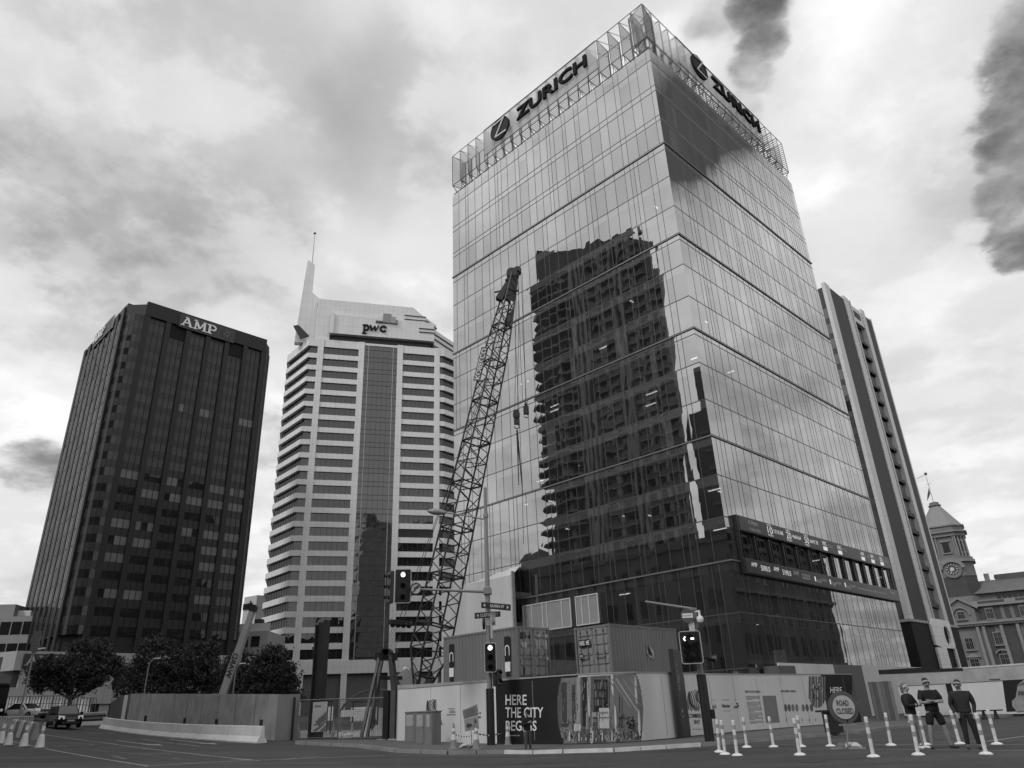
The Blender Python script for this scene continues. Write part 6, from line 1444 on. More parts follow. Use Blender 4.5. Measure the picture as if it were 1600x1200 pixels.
def sandbag(label, x, y, l=.6, rz=0.0, v=.22):
    c = gp(x, y); mb = MB(); n = 14
    rows = []
    for i in range(9):
        s = -1 + 2 * i / 8; w_ = .17 * (1 - abs(s) ** 3.5) + .03; h = .085 * (1 - abs(s) ** 3) + .012
        rows.append([Vector((s * l / 2, w_ * cos(a), h + h * sin(a) + .015 * sin(s * 7 + a * 3))) for a in [2 * pi * k / n for k in range(n)]])
    i0 = 0
    for r_ in rows: mb.v += [tuple(p) for p in r_]
    for i in range(8):
        for k in range(n): mb.f.append([i * n + k, i * n + (k + 1) % n, (i + 1) * n + (k + 1) % n, (i + 1) * n + k]); mb.mi.append(0)
    mb.f.append(list(range(n))[::-1]); mb.f.append([8 * n + k for k in range(n)]); mb.mi += [0, 0]
    o = mb.build('sandbag', mat('sandbag_%d' % int(v * 100), v, .8, .2, 6, bump=.5), None, smooth=True, loc=(c.x, c.y, gz(c.x) + (.13 if y < 1177 and x < 800 else 0)), rotz=rz); tag(o, label, 'sandbag'); return o
sandbag('pale sandbag lying on the foot of the detour sign stand', 731, 1173.5, .75, .3, .34)
m_cone = mat('cone_plastic', .20, .5, .12, 3); m_cw = mat('cone_band', .55, .5, .1, 3)
def cone(label, x, y, h, grp='traffic cones by the hoarding', proto=[None]):
    c = gp(x, y)
    t = thing('traffic_cone', label, 'traffic cone', (c.x, c.y, gz(c.x) + (.13 if (x > 600 and y < 1177) else 0)), 0, grp)
    MB().prism([(-.19, -.19), (.19, -.19), (.19, .19), (-.19, .19)], 0, .035).build('base', m_cone, t)
    def rz(z): return .145 + (.03 - .145) * z
    MB().lathe([(rz(0), .035), (rz(.98), h)], 14).build('body', m_cone, t)
    for a, b in ((.34, .56), (.68, .8)): MB().lathe([(rz(a) + .004, .035 + (h - .035) * a), (rz(b) + .004, .035 + (h - .035) * b)], 14).build('reflective_band', m_cw, t)
    return t
cone('worn traffic cone left of the detour sign with tape tied to its tip', 709, 1176.5, .95); cone('traffic cone just right of the detour sign stand', 744.5, 1176, .95); cone('traffic cone in front of the black panel at the white lettering', 794, 1169, .95)
def zc(x, y, dy=0): return at(x, y, gp(x, 1176).y)
tp = MB(); cA, cB_, cC = at(710, 1148, 35.6), at(746, 1147.5, 35.4), at(792, 1143, 38.6)
for a, b in ((cA, cB_), (cB_, cC)):
    for k in range(18):
        p, q = a.lerp(b, k / 18), a.lerp(b, (k + 1) / 18); sag = lambda t: -.12 * 4 * t * (1 - t); p.z += sag(k / 18); q.z += sag((k + 1) / 18); tp.cur = k % 2; tp.hexa([p, q, q + Vector((0, .004, 0)), p + Vector((0, .004, 0)), p + Vector((0, 0, .06)), q + Vector((0, 0, .06)), q + Vector((0, .004, .06)), p + Vector((0, .004, .06))])
tag(tp.build('barrier_tape', [m_wht, m_ink]), 'striped barrier tape strung between the cones by the signal mast', 'tape')
# cones with tall tubes on the left
m_t1 = mat('tube_grey', .25, .5, .1, 3)
def tcone(label, x, y):
    c = gp(x, y); t = thing('traffic_cone', label, 'traffic cone', c, 0, 'tall tube cones at the left edge of the road')
    MB().prism([(-.28, -.28), (.28, -.28), (.28, .28), (-.28, .28)], 0, .05).build('base', m_cone, t); MB().lathe([(.2, .05), (.12, .55), (.075, .6)], 14).build('skirt', m_cw, t); MB().lathe([(.075, .6), (.06, 1.12)], 12).build('tube', m_t1, t); MB().lathe([(.082, .75), (.076, .95)], 12).build('reflective_band', m_cw, t)
tcone('pale tube cone cut by the left edge of the photo, nearest the edge', 0, 1163); tcone('pale tube cone second from the left edge of the road', 12, 1165.5); tcone('pale tube cone third from the left edge of the road', 36, 1167.5); tcone('pale tube cone furthest right of the four at the road edge', 61.5, 1169.5)

# ---- flexible white lane posts
m_pw = mat('post_white', .58, .5, .16, 5, fine=.1); m_pg = mat('post_band', .26, .4, .1, 3)
pr0 = thing('lane_post', 'x', 'post', (0, 0, 0), 0, 'flexible white posts round the closed lane')
MB().lathe([(.17, 0), (.17, .02), (.13, .05), (.075, .07)], 18).build('foot', m_pw, pr0, smooth=False)
MB().lathe([(.05, .07), (.05, .98), (.043, 1.0)], 14).build('stem', m_pw, pr0); MB().lathe([(.053, .46), (.053, .58)], 14).build('band', m_pg, pr0); MB().lathe([(.053, .74), (.053, .86)], 14).build('band', m_pg, pr0)
posts = [((1124, 1175.5), (1120, 1123), 'leftmost white lane post, half hidden by the one beside it'), ((1133, 1179), (1126, 1123), 'white lane post second from the left, close to the black pole sleeve'), ((1152, 1181), (1145, 1123), 'white lane post third from the left, nearer than its neighbours'), ((1167, 1168), (1161, 1124), 'small far white post before the partner logos on the hoarding'),
         ((1209, 1167.5), (1202, 1122), 'small far white post before the grey map on the hoarding'), ((1250, 1180), (1239, 1119), 'near white post that overlaps a farther post before the timeline dots'), ((1252, 1167), (1246, 1121), 'far white post directly behind a nearer one before the timeline dots'), ((1298, 1166.5), (1291, 1119), 'white lane post just left of the ROAD CLOSED sign'),
         ((1365, 1183), (1351, 1117), 'near white post between the ROAD CLOSED sign and the people'), ((1392.5, 1165), (1383, 1115), 'far white post just left of the woman'), ((1435, 1180), (1422, 1115), 'near white post in front of the woman in pale shorts'), ((1446, 1164), (1437, 1125), 'far white post behind the legs of the woman in pale shorts'), ((1500, 1163), (1487, 1113), 'far white post between the two men'), ((1541, 1179), (1526, 1113), 'near white post right of the man in the dark pullover'), ((1558, 1163.5), (1544, 1108), 'far white post before the bench at the right')]
for i, (f_, h_, lab) in enumerate(posts):
    c = gp(*f_)
    if i == 0: pr0.location = c; pr0['label'] = lab; o = pr0
    else: o = copy_tree(pr0, c, r5.uniform(0, 3), lab)
    tl_ = ray(*h_); tx_ = tl_.x / tl_.y * c.y - c.x; o.rotation_euler = (r5.uniform(-.05, .05), max(-.10, min(.10, (tx_ + .0) / 1.0)) * .8, 0)

# ---- ROAD CLOSED sign
s0 = gp(1326, 1171); rc = thing('road_closed_sign', 'big round ROAD CLOSED disc on a low stand weighted with sandbags', 'road sign', s0)
cc2 = at(1318, 1105, s0.y) - s0; R_ = .485
dsc = MB().slab([cc2 + Vector((R_ * cos(a), 0, R_ * sin(a))) for a in [2 * pi * k / 40 for k in range(40)]][::-1], (0, 1, 0), .02).build('disc', mat('sign_rim', .075, .5, .1, 3), rc)
MB().slab([cc2 + Vector((.355 * cos(a), -.025, .355 * sin(a))) for a in [2 * pi * k / 40 for k in range(40)]][::-1], (0, 1, 0), .02).build('face', mat('sign_face_pale', .36, .5, .06, 3), dsc)
tb = MB(); add_text(tb, 'ROAD', flat(cc2 + Vector((-.21, -.035, .05)), (1, 0, -.03), (0, 0, 1), .38, .17), bold=.015); add_text(tb, 'CLOSED', flat(cc2 + Vector((-.27, -.035, -.19)), (1, 0, -.03), (0, 0, 1), .55, .17), bold=.015); tb.build('lettering', m_ink, dsc, fix=False)
MB().bar((0, .03, .1), cc2 + Vector((.05, .03, -.35)), .06, .03).bar(cc2 + Vector((-.25, .03, -.52)), cc2 + Vector((.3, .03, -.52)), .05).bar((-.55, -.2, .03), (.55, .25, .03), .05).bar((-.45, .3, .03), (.45, -.25, .03), .05).build('stand', m_pole, rc)
sandbag('pale sandbag on the left leg of the ROAD CLOSED stand', 1319, 1170, .55, .5, .1); sandbag('bright sandbag on the right leg of the ROAD CLOSED stand', 1333, 1170, .6, -.5, .42)
bn = gp(1300, 1150); bt = thing('litter_bin', 'dark litter bin with a flat top in front of the hoarding end panel', 'bin', (bn.x, bn.y, .13)); MB().box(-.16, .5, -.2, .3, 0, .85).build('body', m_hd, bt); MB().box(-.4, .55, -.3, .4, .85, .93).build('top', m_hd, bt)

# ---- concrete wall, barriers, posts
m_con = mat('concrete', .32, .85, .26, .7, bump=.25, fine=.08); m_conl = mat('concrete_pale', .62, .8, .12, .7, bump=.15, fine=.06)
wd = Vector((-.65, .757, 0)).normalized(); wn_ = Vector((wd.y, -wd.x, 0)) * -1; W0 = Vector((-15.05, 47.95, 0))
cw_ = thing('concrete_wall', 'long grey precast concrete wall with faint joints and stains', 'wall')
LW = 33.5; n = 10
for i in range(n):
    a, b = W0 + wd * (LW * i / n + (.05 if i else 0)), W0 + wd * (LW * (i + 1) / n); za, zb_ = gz(a.x) - .1, gz(b.x) - .1; zt0, zt1 = 3.06 + (4.5 - 3.06) * i / n, 3.06 + (4.5 - 3.06) * (i + 1) / n
    o_n = Vector((wd.y, -wd.x, 0)); o_n = o_n if o_n.y < 0 else -o_n; bk = -o_n * .35
    MB().hexa([a + Vector((0, 0, za)), b + Vector((0, 0, zb_)), b + bk + Vector((0, 0, zb_)), a + bk + Vector((0, 0, za)), a + Vector((0, 0, zt0)), b + Vector((0, 0, zt1)), b + bk + Vector((0, 0, zt1)), a + bk + Vector((0, 0, zt0))]).build('wall_panel', m_con, cw_)
for i in range(1, n):
    a = W0 + wd * (LW * i / n - .03); b = a + wd * .11; zt0 = 3.06 + 1.44 * i / n - .04; MB().hexa([a + o_n * .004 + Vector((0, 0, gz(a.x))), b + o_n * .004 + Vector((0, 0, gz(a.x))), b - o_n * .05 + Vector((0, 0, gz(a.x))), a - o_n * .05 + Vector((0, 0, gz(a.x))), a + o_n * .004 + Vector((0, 0, zt0)), b + o_n * .004 + Vector((0, 0, zt0)), b - o_n * .05 + Vector((0, 0, zt0)), a - o_n * .05 + Vector((0, 0, zt0))]).build('joint', mat('joint_dark', .13, .9), cw_)
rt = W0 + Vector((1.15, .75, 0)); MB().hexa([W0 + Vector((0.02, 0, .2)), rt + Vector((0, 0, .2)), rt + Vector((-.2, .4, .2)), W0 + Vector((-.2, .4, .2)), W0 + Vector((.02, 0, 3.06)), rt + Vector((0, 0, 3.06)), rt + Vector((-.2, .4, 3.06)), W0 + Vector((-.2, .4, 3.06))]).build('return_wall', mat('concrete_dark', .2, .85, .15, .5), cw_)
fe = W0 + wd * LW
for k, (a, b, mm_) in enumerate(((.1, .9, m_hd), (.95, 2.2, m_wht), (2.3, 3.3, m_hd), (3.4, 7.0, mat('hessian', .10, .9, .2, .6)))):
    p, q = fe + wd * a, fe + wd * b; o = MB().hexa([p + Vector((0, 0, gz(p.x))), q + Vector((0, 0, gz(q.x))), q - o_n * .1 + Vector((0, 0, gz(q.x))), p - o_n * .1 + Vector((0, 0, gz(p.x))), p + Vector((0, 0, 4.45)), q + Vector((0, 0, 4.45 if k < 3 else 4.0)), q - o_n * .1 + Vector((0, 0, 4.45 if k < 3 else 4.0)), p - o_n * .1 + Vector((0, 0, 4.45))]).build('end_panel', mm_, cw_)
# barriers
bR, bL_ = gp(409, 1161.5), gp(160, 1138.5); bd_ = (bL_ - bR); LB = bd_.length; bd_.normalize(); segl = LB / 7
def barrier_mesh():
    mb = MB(); L = segl - .06; prof = [(-.3, 0), (-.3, .08), (-.14, .34), (-.09, .85), (.09, .85), (.14, .34), (.3, .08), (.3, 0)]
    for (x) in (0,): pass
    i = 0; A_p = [Vector((0, p[0], p[1])) for p in prof]; B_p = [Vector((L, p[0], p[1])) for p in prof]
    mb.v += [tuple(v) for v in A_p + B_p]; m_ = len(prof)
    for k in range(m_): mb.f.append([k, (k + 1) % m_, m_ + (k + 1) % m_, m_ + k]); mb.mi.append(0)
    mb.f.append(list(range(m_))[::-1]); mb.f.append([m_ + k for k in range(m_)]); mb.mi += [0, 0]; return mb
bz = atan2(bd_.y, bd_.x); ords = ['nearest the camera, beside the end of the wall', 'second from the near end of the row', 'third from the near end of the row', 'middle one of the seven in the row', 'fifth from the near end of the row', 'sixth from the near end of the row', 'farthest, beside the striped plastic barrier']
for i in range(7):
    p = bR + bd_ * (segl * i + .03); q = bR + bd_ * (segl * (i + 1)); sl = atan2(gz(q.x) - gz(p.x), segl); p.z = gz(p.x)
    if i == 0: b0_ = barrier_mesh().build('road_barrier', m_conl, None); bevel(b0_, .02); o = b0_
    else: o = b0_.copy(); COL.objects.link(o)
    o.location = p; o.rotation_euler = (0, -sl, bz); tag(o, 'pale concrete road barrier, ' + ords[i], 'road barrier', 'pale concrete road barriers in a row')
for i, x in enumerate((226, 288, 338, 408)):
    p = gp(x, 1153); base = W0 + wd * (2 + i * 6.6) + o_n * 1.2; pp_ = base; 
    r = ray(x, 1130); s = (base.x * -wd.y + wd.x * base.y) / (r.x * -wd.y + wd.x * r.y); pos = Vector((r.x * s, r.y * s, 0)); pos.z = gz(pos.x)
    o = MB().box(-.09, .09, -.04, .04, 0, 1.15).build('marker_stub', m_sig, None, loc=pos); tag(o, 'short black marker stub behind the road barriers, number %s from the left' % ('one', 'two', 'three', 'four')[i], 'marker', 'black marker stubs behind the barriers')
# striped plastic barrier
a, b = gp(127, 1134.5), gp(161, 1137.5); a = b + (a - b) * .96; wt = thing('plastic_barrier', 'short striped plastic barrier between the dark car and the pale concrete row', 'road barrier', a, atan2((b - a).y, (b - a).x)); L = (b - a).length
for z0, z1, m_ in ((.05, .35, m_wht), (.35, .5, m_sig), (.5, .68, m_cone), (.68, .8, m_sig), (.8, .98, m_t1), (.98, 1.05, m_wht)): MB().box(0, L, -.18 + z0 * .08, .18 - z0 * .08, z0, z1).build('rail', m_, wt)

# ---- mesh gate
gA, gB = gp(462, 1160), gp(596, 1158); gA.y, gB.y = 48.0, 45.1; gA = Vector((-13.9, 48.2, gz(-13.9))); gB = Vector((-8.05, 45.2, gz(-8.05))); gd = (gB - gA); gd.z = 0; Lg_ = gd.length; gd.normalize()
gt_ = thing('mesh_gate', 'pair of wire mesh site gate panels across the site entrance', 'gate', gA, atan2(gd.y, gd.x)); m_gal = mat('galvanised', .16, .4, .1, 4, metal=.3)
for k in range(2):
    x0, x1 = k * Lg_ / 2 + .03, (k + 1) * Lg_ / 2 - .03; fr = MB(); zs = -.05 if k == 0 else -.12
    fr.path([(x0, 0, .15 + zs), (x0, 0, 2.25 + zs), (x1, 0, 2.2 + zs), (x1, 0, .15 + zs), (x0, 0, .15 + zs)], .03, 7); fo_ = fr.build('gate_frame', m_gal, gt_)
    wi = MB(); n = 24
    for i in range(1, n): x = x0 + (x1 - x0) * i / n; wi.bar((x, 0, .15 + zs), (x, 0, 2.22 + zs), .010)
    for i in range(1, 18): z = .15 + 2.07 * i / 18 + zs; wi.bar((x0, .01, z), (x1, .01, z), .010)
    wi.build('mesh_wire', m_gal, fo_)
    MB().bar((x0, .05, .05 + zs), (x1, .05, .05 + zs), .14, .12).build('ground_rail', mat('rail_dark', .04), fo_)
MB().tube((-.25, .0, -.1), (-.25, 0, 2.4), .07, n=8).build('gate_post', m_sig, gt_)
sb = thing('site_sign', 'framed board with dark wave picture hung on the left gate panel', 'sign', gA + gd * 1.35 + Vector((0, 0, .42)), atan2(gd.y, gd.x))
bo = MB().box(0, 1.12, -.10, -.06, 0, 1.62).build('board', mat('board_pale', .34, .5), sb)
MB().box(-.03, 1.15, -.09, -.06, -.03, 0).box(-.03, 1.15, -.09, -.06, 1.62, 1.65).box(-.03, 0, -.09, -.06, 0, 1.62).box(1.12, 1.15, -.09, -.06, 0, 1.62).build('rim', m_sig, bo)
tb = MB(); add_text(tb, 'Fletcher', flat((.15, -.106, 1.33), (1, 0, 0), (0, 0, 1), .5, .13), bold=.02); tb.build('lettering', m_ink, bo, fix=False)
tb = MB(); F_ = lambda x, z: (x, -.105, z)
tb.face([F_(*p) for p in ((.3, .55), (.5, .72), (.75, .85), (1.0, 1.05), (1.1, 1.15), (1.1, .62), (.8, .5), (.6, .3), (.45, .35))]); tb.face([F_(*p) for p in ((.15, .1), (.5, .25), (.85, .48), (1.1, .6), (1.1, .5), (.7, .2), (.4, .05), (.2, .03))]); tb.face([F_(*p) for p in ((.2, .62), (.38, .58), (.45, .4), (.3, .3), (.12, .42), (.22, .42), (.32, .4), (.34, .5))]); tb.face([F_(*p) for p in ((.6, .02), (1.1, .38), (1.1, .02))]); tb.build('wave_picture', m_ink3, bo, fix=False)
# dark timber end post block right of the gate
eb = thing('hoarding_return', 'dark return panel with heavy posts between the mesh gate and the white hoarding', 'hoarding', Vector((-8.0, 45.0, gz(-8))), radians(-40))
MB().box(0, .45, -.1, .3, 0, 2.62).build('post', m_hd, eb); MB().box(.47, 1.05, .02, .1, 0, 2.62).build('panel', mat('panel_brown', .07, .7, .2, 1), eb); MB().box(1.06, 1.28, -.12, .12, 0, 2.65).build('post', m_sig, eb); MB().box(-.2, .35, -.35, .25, 0, .16).box(.8, 1.5, -.35, .25, 0, .16).build('foot_block', m_con, eb)

# ---- inside the site
m_gravel = mat('site_gravel', .22, .9, .25, .5, bump=.6, fine=.3)
sg_ = MB(); G_ = [Vector(p) for p in ((-14.5, 48.9, 0), (-8, 45.8, 0), (-5.5, 47, 0), (0, 60, 0), (-6, 75, 0), (-30, 72, 0))]; sg_.face([Vector((p.x, p.y, gz(p.x) + .02)) for p in G_])
G2 = MB()
for i in range(24):
    for j in range(16):
        x0, y0 = -30 + i * 1.25, 46 + j * 1.8
        def inside(x, y): return y > 48.9 - (x + 14.5) * .477 + .3 and x < -5.6 + (y - 46) * .25 and x > -15.2 - (y - 48.4) * .85
        if inside(x0 + .6, y0 + .9): G2.face([(x0, y0, gz(x0) + .02), (x0 + 1.25, y0, gz(x0 + 1.25) + .02), (x0 + 1.25, y0 + 1.8, gz(x0 + 1.25) + .02), (x0, y0 + 1.8, gz(x0) + .02)])
tag(G2.build('site_ground', m_gravel, fix=False), kind='structure')
def site(x, y, dpt): p = at(x, y, dpt); return Vector((p.x, dpt, gz(p.x)))
wk = thing('cabin_box', 'white site box with a dark diamond mark behind the mesh gate', 'site box', site(568, 1145, 51), radians(-8)); MB().box(0, 1.25, 0, 1.6, .1, 1.75).build('body', mat('box_white', .45, .6, .15, 2), wk)
MB().slab([(.55, -.02, .45), (.85, -.02, .95), (.55, -.02, 1.5), (.3, -.02, .95)][::-1], (0, -1, 0), .01).build('diamond', m_ink, wk); MB().box(-.02, 1.27, -.02, 1.62, 0, .12).build('skid', m_sig, wk)
sh = site(590, 1140, 58); aw = thing('arched_canopy', 'grey arched fabric canopy roof over a shop front behind the gate', 'canopy', sh, radians(10))
ab = MB(); n = 12
for k in range(n):
    a, b = radians(15 + 150 * k / n) , radians(15 + 150 * (k + 1) / n); P_ = lambda a, y: Vector((2.6 * cos(a) - 0.2, y, 1.2 + 1.9 * sin(a))); ab.slab([P_(a, -1.2), P_(b, -1.2), P_(b, 1.8), P_(a, 1.8)], (0, 0, -1), .06)
ab.build('canopy', mat('canopy_grey', .13, .6, .15, 1), aw)
for x in (-2.6, 2.2): MB().tube((x, -1.1, 0), (x, -1.1, 1.9), .06, n=8).build('post', m_pole, aw)
MB().box(-2.6, 2.3, -1.25, -1.2, 1.3, 1.75).build('fascia', m_conl, aw)
def site_cone(label, x, y, dpt):
    p = site(x, y, dpt); t = thing('traffic_cone', label, 'traffic cone', p, 0, 'site cones behind the mesh gate'); MB().prism([(-.2, -.2), (.2, -.2), (.2, .2), (-.2, .2)], 0, .04).build('base', m_cone, t); MB().lathe([(.16, .04), (.03, .95)], 12).build('body', mat('cone_pale', .3, .6), t)
site_cone('pale cone behind the gate, just right of the framed board', 521, 1143, 50.5); site_cone('pale cone behind the gate between the board and the white box', 550, 1144, 50.5); site_cone('pale cone at the left gate post behind the mesh', 466, 1144, 51)
rb = MB(); 
for k in range(60):
    p = site(522 + r5.random() * 50, 1146, 50 + r5.random() * 2); s = r5.uniform(.08, .2); rb.obox(p + Vector((0, 0, s * .6 + r5.random() * .2)), Vector((1, r5.uniform(-.5, .5), 0)).normalized(), Vector((0, 1, 0)), Vector((0, 0, 1)), s * 1.3, s, s * .6)
tag(rb.build('rubble', m_conl), 'heap of pale broken concrete behind the mesh gate', 'rubble', kind='stuff'); 
ex = site(640, 1100, 55); xv = thing('excavator', 'excavator whose pale bucket arm and painted highlight show above the white hoarding corner', 'excavator', ex)
e_ = lambda x, y: at(x, y, 55) - ex
MB().bar(e_(628, 1050), e_(648, 1085), .9, .5, up=(0, 1, 0)).bar(e_(640, 1046), e_(662, 1068), .5, .4, up=(0, 1, 0)).build('arm', mat('excavator_paint', .22, .5, .2, 2), xv); MB().bar(e_(631, 1043), e_(643, 1051), .25, .2).build('painted_highlight', m_wht, xv); MB().bar(e_(643, 1051), e_(662, 1064), .12, .12).build('rail', m_pole, xv)  # white bar paints the bright highlight on the pale arm
MB().box(-.2, 2.2, -1, 1, .2, 2.2).build('body', mat('excavator_body', .12, .5), xv)
for k, (x, y) in enumerate(((430, 1080), (452, 1072))): pass
for nm, x0, x1, lab in (('barrier_fence', 485, 520, 'long low barrier with white panels deep inside the site left of the white box'), ('barrier_fence', 548, 590, 'low barrier with white panels deep inside the site behind the white box')):
    p, q = site(x0, 1120, 62), site(x1, 1120, 62); t = thing(nm, lab, 'barrier', p); L = (q - p).length; MB().box(0, L, 0, .06, .9, 1.9).build('white_panel', m_wht, t); MB().box(0, L, .0, .05, 2.2, 2.35).box(.1, .2, 0, .1, 0, 2.3).box(L - .2, L - .1, 0, .1, 0, 2.3).build('rail', m_sig, t)

# ---- lamp posts at the back
def lamp(label, xb, yb, xt, yt, dpt, ln, tall=True):
    p = at(xb, yb, dpt); base = Vector((p.x, dpt, gz(p.x))); tp_ = at(xt, yt, dpt); h = tp_.z - base.z; t = thing('lamp_post', label, 'lamp post', base, 0, 'slim curved lamp posts beyond the concrete wall')
    MB().path([(0, 0, 0), (0, 0, h * .86), (.08, 0, h * .93), (.3, 0, h * .98), (ln, 0, h)], .07, 8).build('post', m_pole, t); MB().bar((ln - .1, 0, h), (ln + .5, 0, h + .02), .2, .1).build('lamp_head', m_wht, t)
lamp('slim curved lamp post against the dark trees, left one', 225, 1085, 238, 1029, 80, .6); lamp('slim curved lamp post against the dark trees, beside the telescopic boom', 364, 1085, 374, 1037, 84, .5)
fp_ = at(36, 1092, 56); bs_ = Vector((fp_.x, 56, gz(fp_.x))); bp = thing('banner_pole', 'tall thin pole with a slender grey blade on top in front of the podium sign', 'banner pole', bs_); e1 = at(52, 1022, 56) - bs_; e2 = at(60, 986, 56) - bs_; e1.y = e2.y = 0
MB().tube((0, 0, 0), e1, .07, .06, 8).build('post', m_pole, bp); MB().slab([e1, e1 + Vector((.28, 0, .25)), e2 + Vector((.2, 0, 0)), e2 - Vector((.3, 0, 0)), e1 + Vector((-.28, 0, .25))], (0, 1, 0), .08).build('blade', mat('blade_grey', .13, .5), bp); MB().bar(e1 + Vector((.3, 0, .35)), e1 + Vector((.75, 0, .38)), .12, .1).build('lamp_head', m_wht, bp)
# low mesh fence behind the car
fa, fb = at(-10, 1105, 82), at(150, 1100, 76); 
ff = thing('mesh_fence', 'grey mesh fence running behind the dark car beyond the road', 'fence', (0, 0, 0)); mb = MB(); A0_ = Vector((fa.x, 82, gz(fa.x))); B0_ = Vector((fb.x, 76, gz(fb.x))); n = 34
for k in range(n + 1):
    p = A0_.lerp(B0_, k / n); p.z = gz(p.x); mb.bar(p, p + Vector((0, 0, 2.1)), .05 if k % 4 else .1)
for z in (.1, .7, 1.4, 2.1): 
    for k in range(n): p, q = A0_.lerp(B0_, k / n), A0_.lerp(B0_, (k + 1) / n); p.z, q.z = gz(p.x) + z, gz(q.x) + z; mb.bar(p, q, .05)
mb.build('mesh', m_gal, ff)
# shop awning blocks and wall under the trees
# picket crowd barrier, left
pa, pb2 = gp(-12, 1150), gp(46, 1146); pk = thing('crowd_barrier', 'pale picket crowd barrier at the left edge in front of the white car', 'barrier'); mb = MB(); n = 16
for k in range(n + 1): p = pa.lerp(pb2, k / n); p.z = gz(p.x); mb.bar(p, p + Vector((0, 0, 1.05)), .07)
for z in (.2, 1.05):
    p, q = pa.copy(), pb2.copy(); p.z, q.z = gz(p.x) + z, gz(q.x) + z; mb.bar(p, q, .07)
mb.build('rail', mat('barrier_pale', .42), pk)
pa, pb2 = gp(18, 1149), gp(55, 1157); pk = thing('plastic_barrier', 'faded striped plastic barrier lying along the traffic island at far left', 'road barrier'); 
p, q = pa.copy(), pb2.copy(); dd = (q - p).normalized(); nn = Vector((-dd.y, dd.x, 0)) * .2
for k in range(6):
    a, b = p.lerp(q, k / 6), p.lerp(q, (k + .8) / 6); a.z, b.z = gz(a.x), gz(b.x); MB().hexa([a - nn, b - nn, b + nn, a + nn, a - nn * .4 + Vector((0, 0, .9)), b - nn * .4 + Vector((0, 0, .9)), b + nn * .4 + Vector((0, 0, .9)), a + nn * .4 + Vector((0, 0, .9))]).build('block', mat('plastic_faded', .2, .6) if k % 2 else m_conl, pk)
# ================================================================== right-hand wall, canopy, bench
def hgt(px, py, z): r = ray(px, py); t = (z - CZ) / r.z; return Vector((r.x * t, r.y * t, 0))
RW = thing('site_wall', 'long low wall with a grey concrete top and white printed panels', 'wall')
a, b = hgt(1398, 1051.5, 3.2), hgt(1640, 1034.5, 3.2); d = (b - a); L = d.length; d.normalize(); n_ = Vector((d.y, -d.x, 0)); n_ = n_ if n_.y < 0 else -n_
def rwp(px, py, off=0.0):
    r = ray(px, py); o = a + n_ * off; det = r.x * -d.y + d.x * r.y; s = (o.x * -d.y + d.x * o.y) / det; return Vector((r.x * s, r.y * s, CZ + r.z * s))
def slabq(pts, m_, name, off, th=.05, par=RW): return MB().slab([rwp(*p, off) for p in pts], -n_, th).build(name, m_, par)
MB().slab([a, b, b + Vector((0, 0, 2.25)), a + Vector((0, 0, 2.25))], -n_, .3).build('panel', m_hw, RW); bandm = MB().slab([a + n_ * .05 + Vector((0, 0, 2.25)), b + n_ * .05 + Vector((0, 0, 2.25)), b + n_ * .05 + Vector((0, 0, 3.15)), a + n_ * .05 + Vector((0, 0, 3.15))], -n_, .4).build('concrete_top', mat('concrete', .34), RW)
MB().slab([a + n_ * .08 + Vector((0, 0, 3.15)), b + n_ * .08 + Vector((0, 0, 3.15)), b + n_ * .08 + Vector((0, 0, 3.25)), a + n_ * .08 + Vector((0, 0, 3.25))], -n_, .5).build('capping', mat('cap_pale', .5), RW)
MB().slab([a + n_ * .06, b + n_ * .06, b + n_ * .06 + Vector((0, 0, .15)), a + n_ * .06 + Vector((0, 0, .15))], -n_, .1).build('kickboard', m_hd, RW)
slabq([(1488, 1115), (1500, 1114), (1483, 1060), (1475, 1060.5)], m_hd, 'slit_panel', .03)
slabq([(1573, 1112), (1640, 1108), (1640, 1058), (1566, 1062)], m_hd, 'dark_panel', .03)
mu = MB()
def mup(pts, off): mu.slab([rwp(*p, off) for p in pts], -n_, .01)
mu.cur = 0; mup([(1589, 1112), (1640, 1109), (1640, 1075), (1600, 1062), (1590, 1070), (1587, 1090), (1581, 1095), (1582, 1104)], .06)
mu.cur = 1; mup([(1590, 1086), (1640, 1088), (1640, 1080), (1591, 1080)], .08); mup([(1588, 1072), (1612, 1060), (1640, 1060), (1640, 1066), (1604, 1068)], .08)
mu.build('worker_picture', [mat('mural_mid', .24, .6, .25, 3), mat('mural_dark', .08, .6, .2, 3)], RW)
slabq([(1545, 1062), (1562, 1061.5), (1562, 1060), (1545, 1060.5)], mat('graffiti', .12), 'graffiti', .10)
# canopy over the entrance between tower and wall
ca = thing('entrance_canopy', 'thin dark flat canopy jutting out beside the foot of the tall mirror glass tower', 'canopy')
q0, q1 = at(1374, 1054, 56), at(1453, 1050, 52); k_ = (q1 - q0).normalized(); nn = Vector((k_.y, -k_.x, 0))
MB().hexa([q0, q1, q1 - nn * 3, q0 - nn * 3, q0 + Vector((0, 0, .2)), q1 + Vector((0, 0, .2)), q1 - nn * 3 + Vector((0, 0, .2)), q0 - nn * 3 + Vector((0, 0, .2))]).build('roof', m_sig, ca)
MB().hexa([q0 + nn * .02, q1 + nn * .02, q1 - nn * .1, q0 - nn * .1, q0 + nn * .02 + Vector((0, 0, .3)), q1 + nn * .02 + Vector((0, 0, .3)), q1 - nn * .1 + Vector((0, 0, .3)), q0 - nn * .1 + Vector((0, 0, .3))]).build('edge_trim', m_sig, ca)
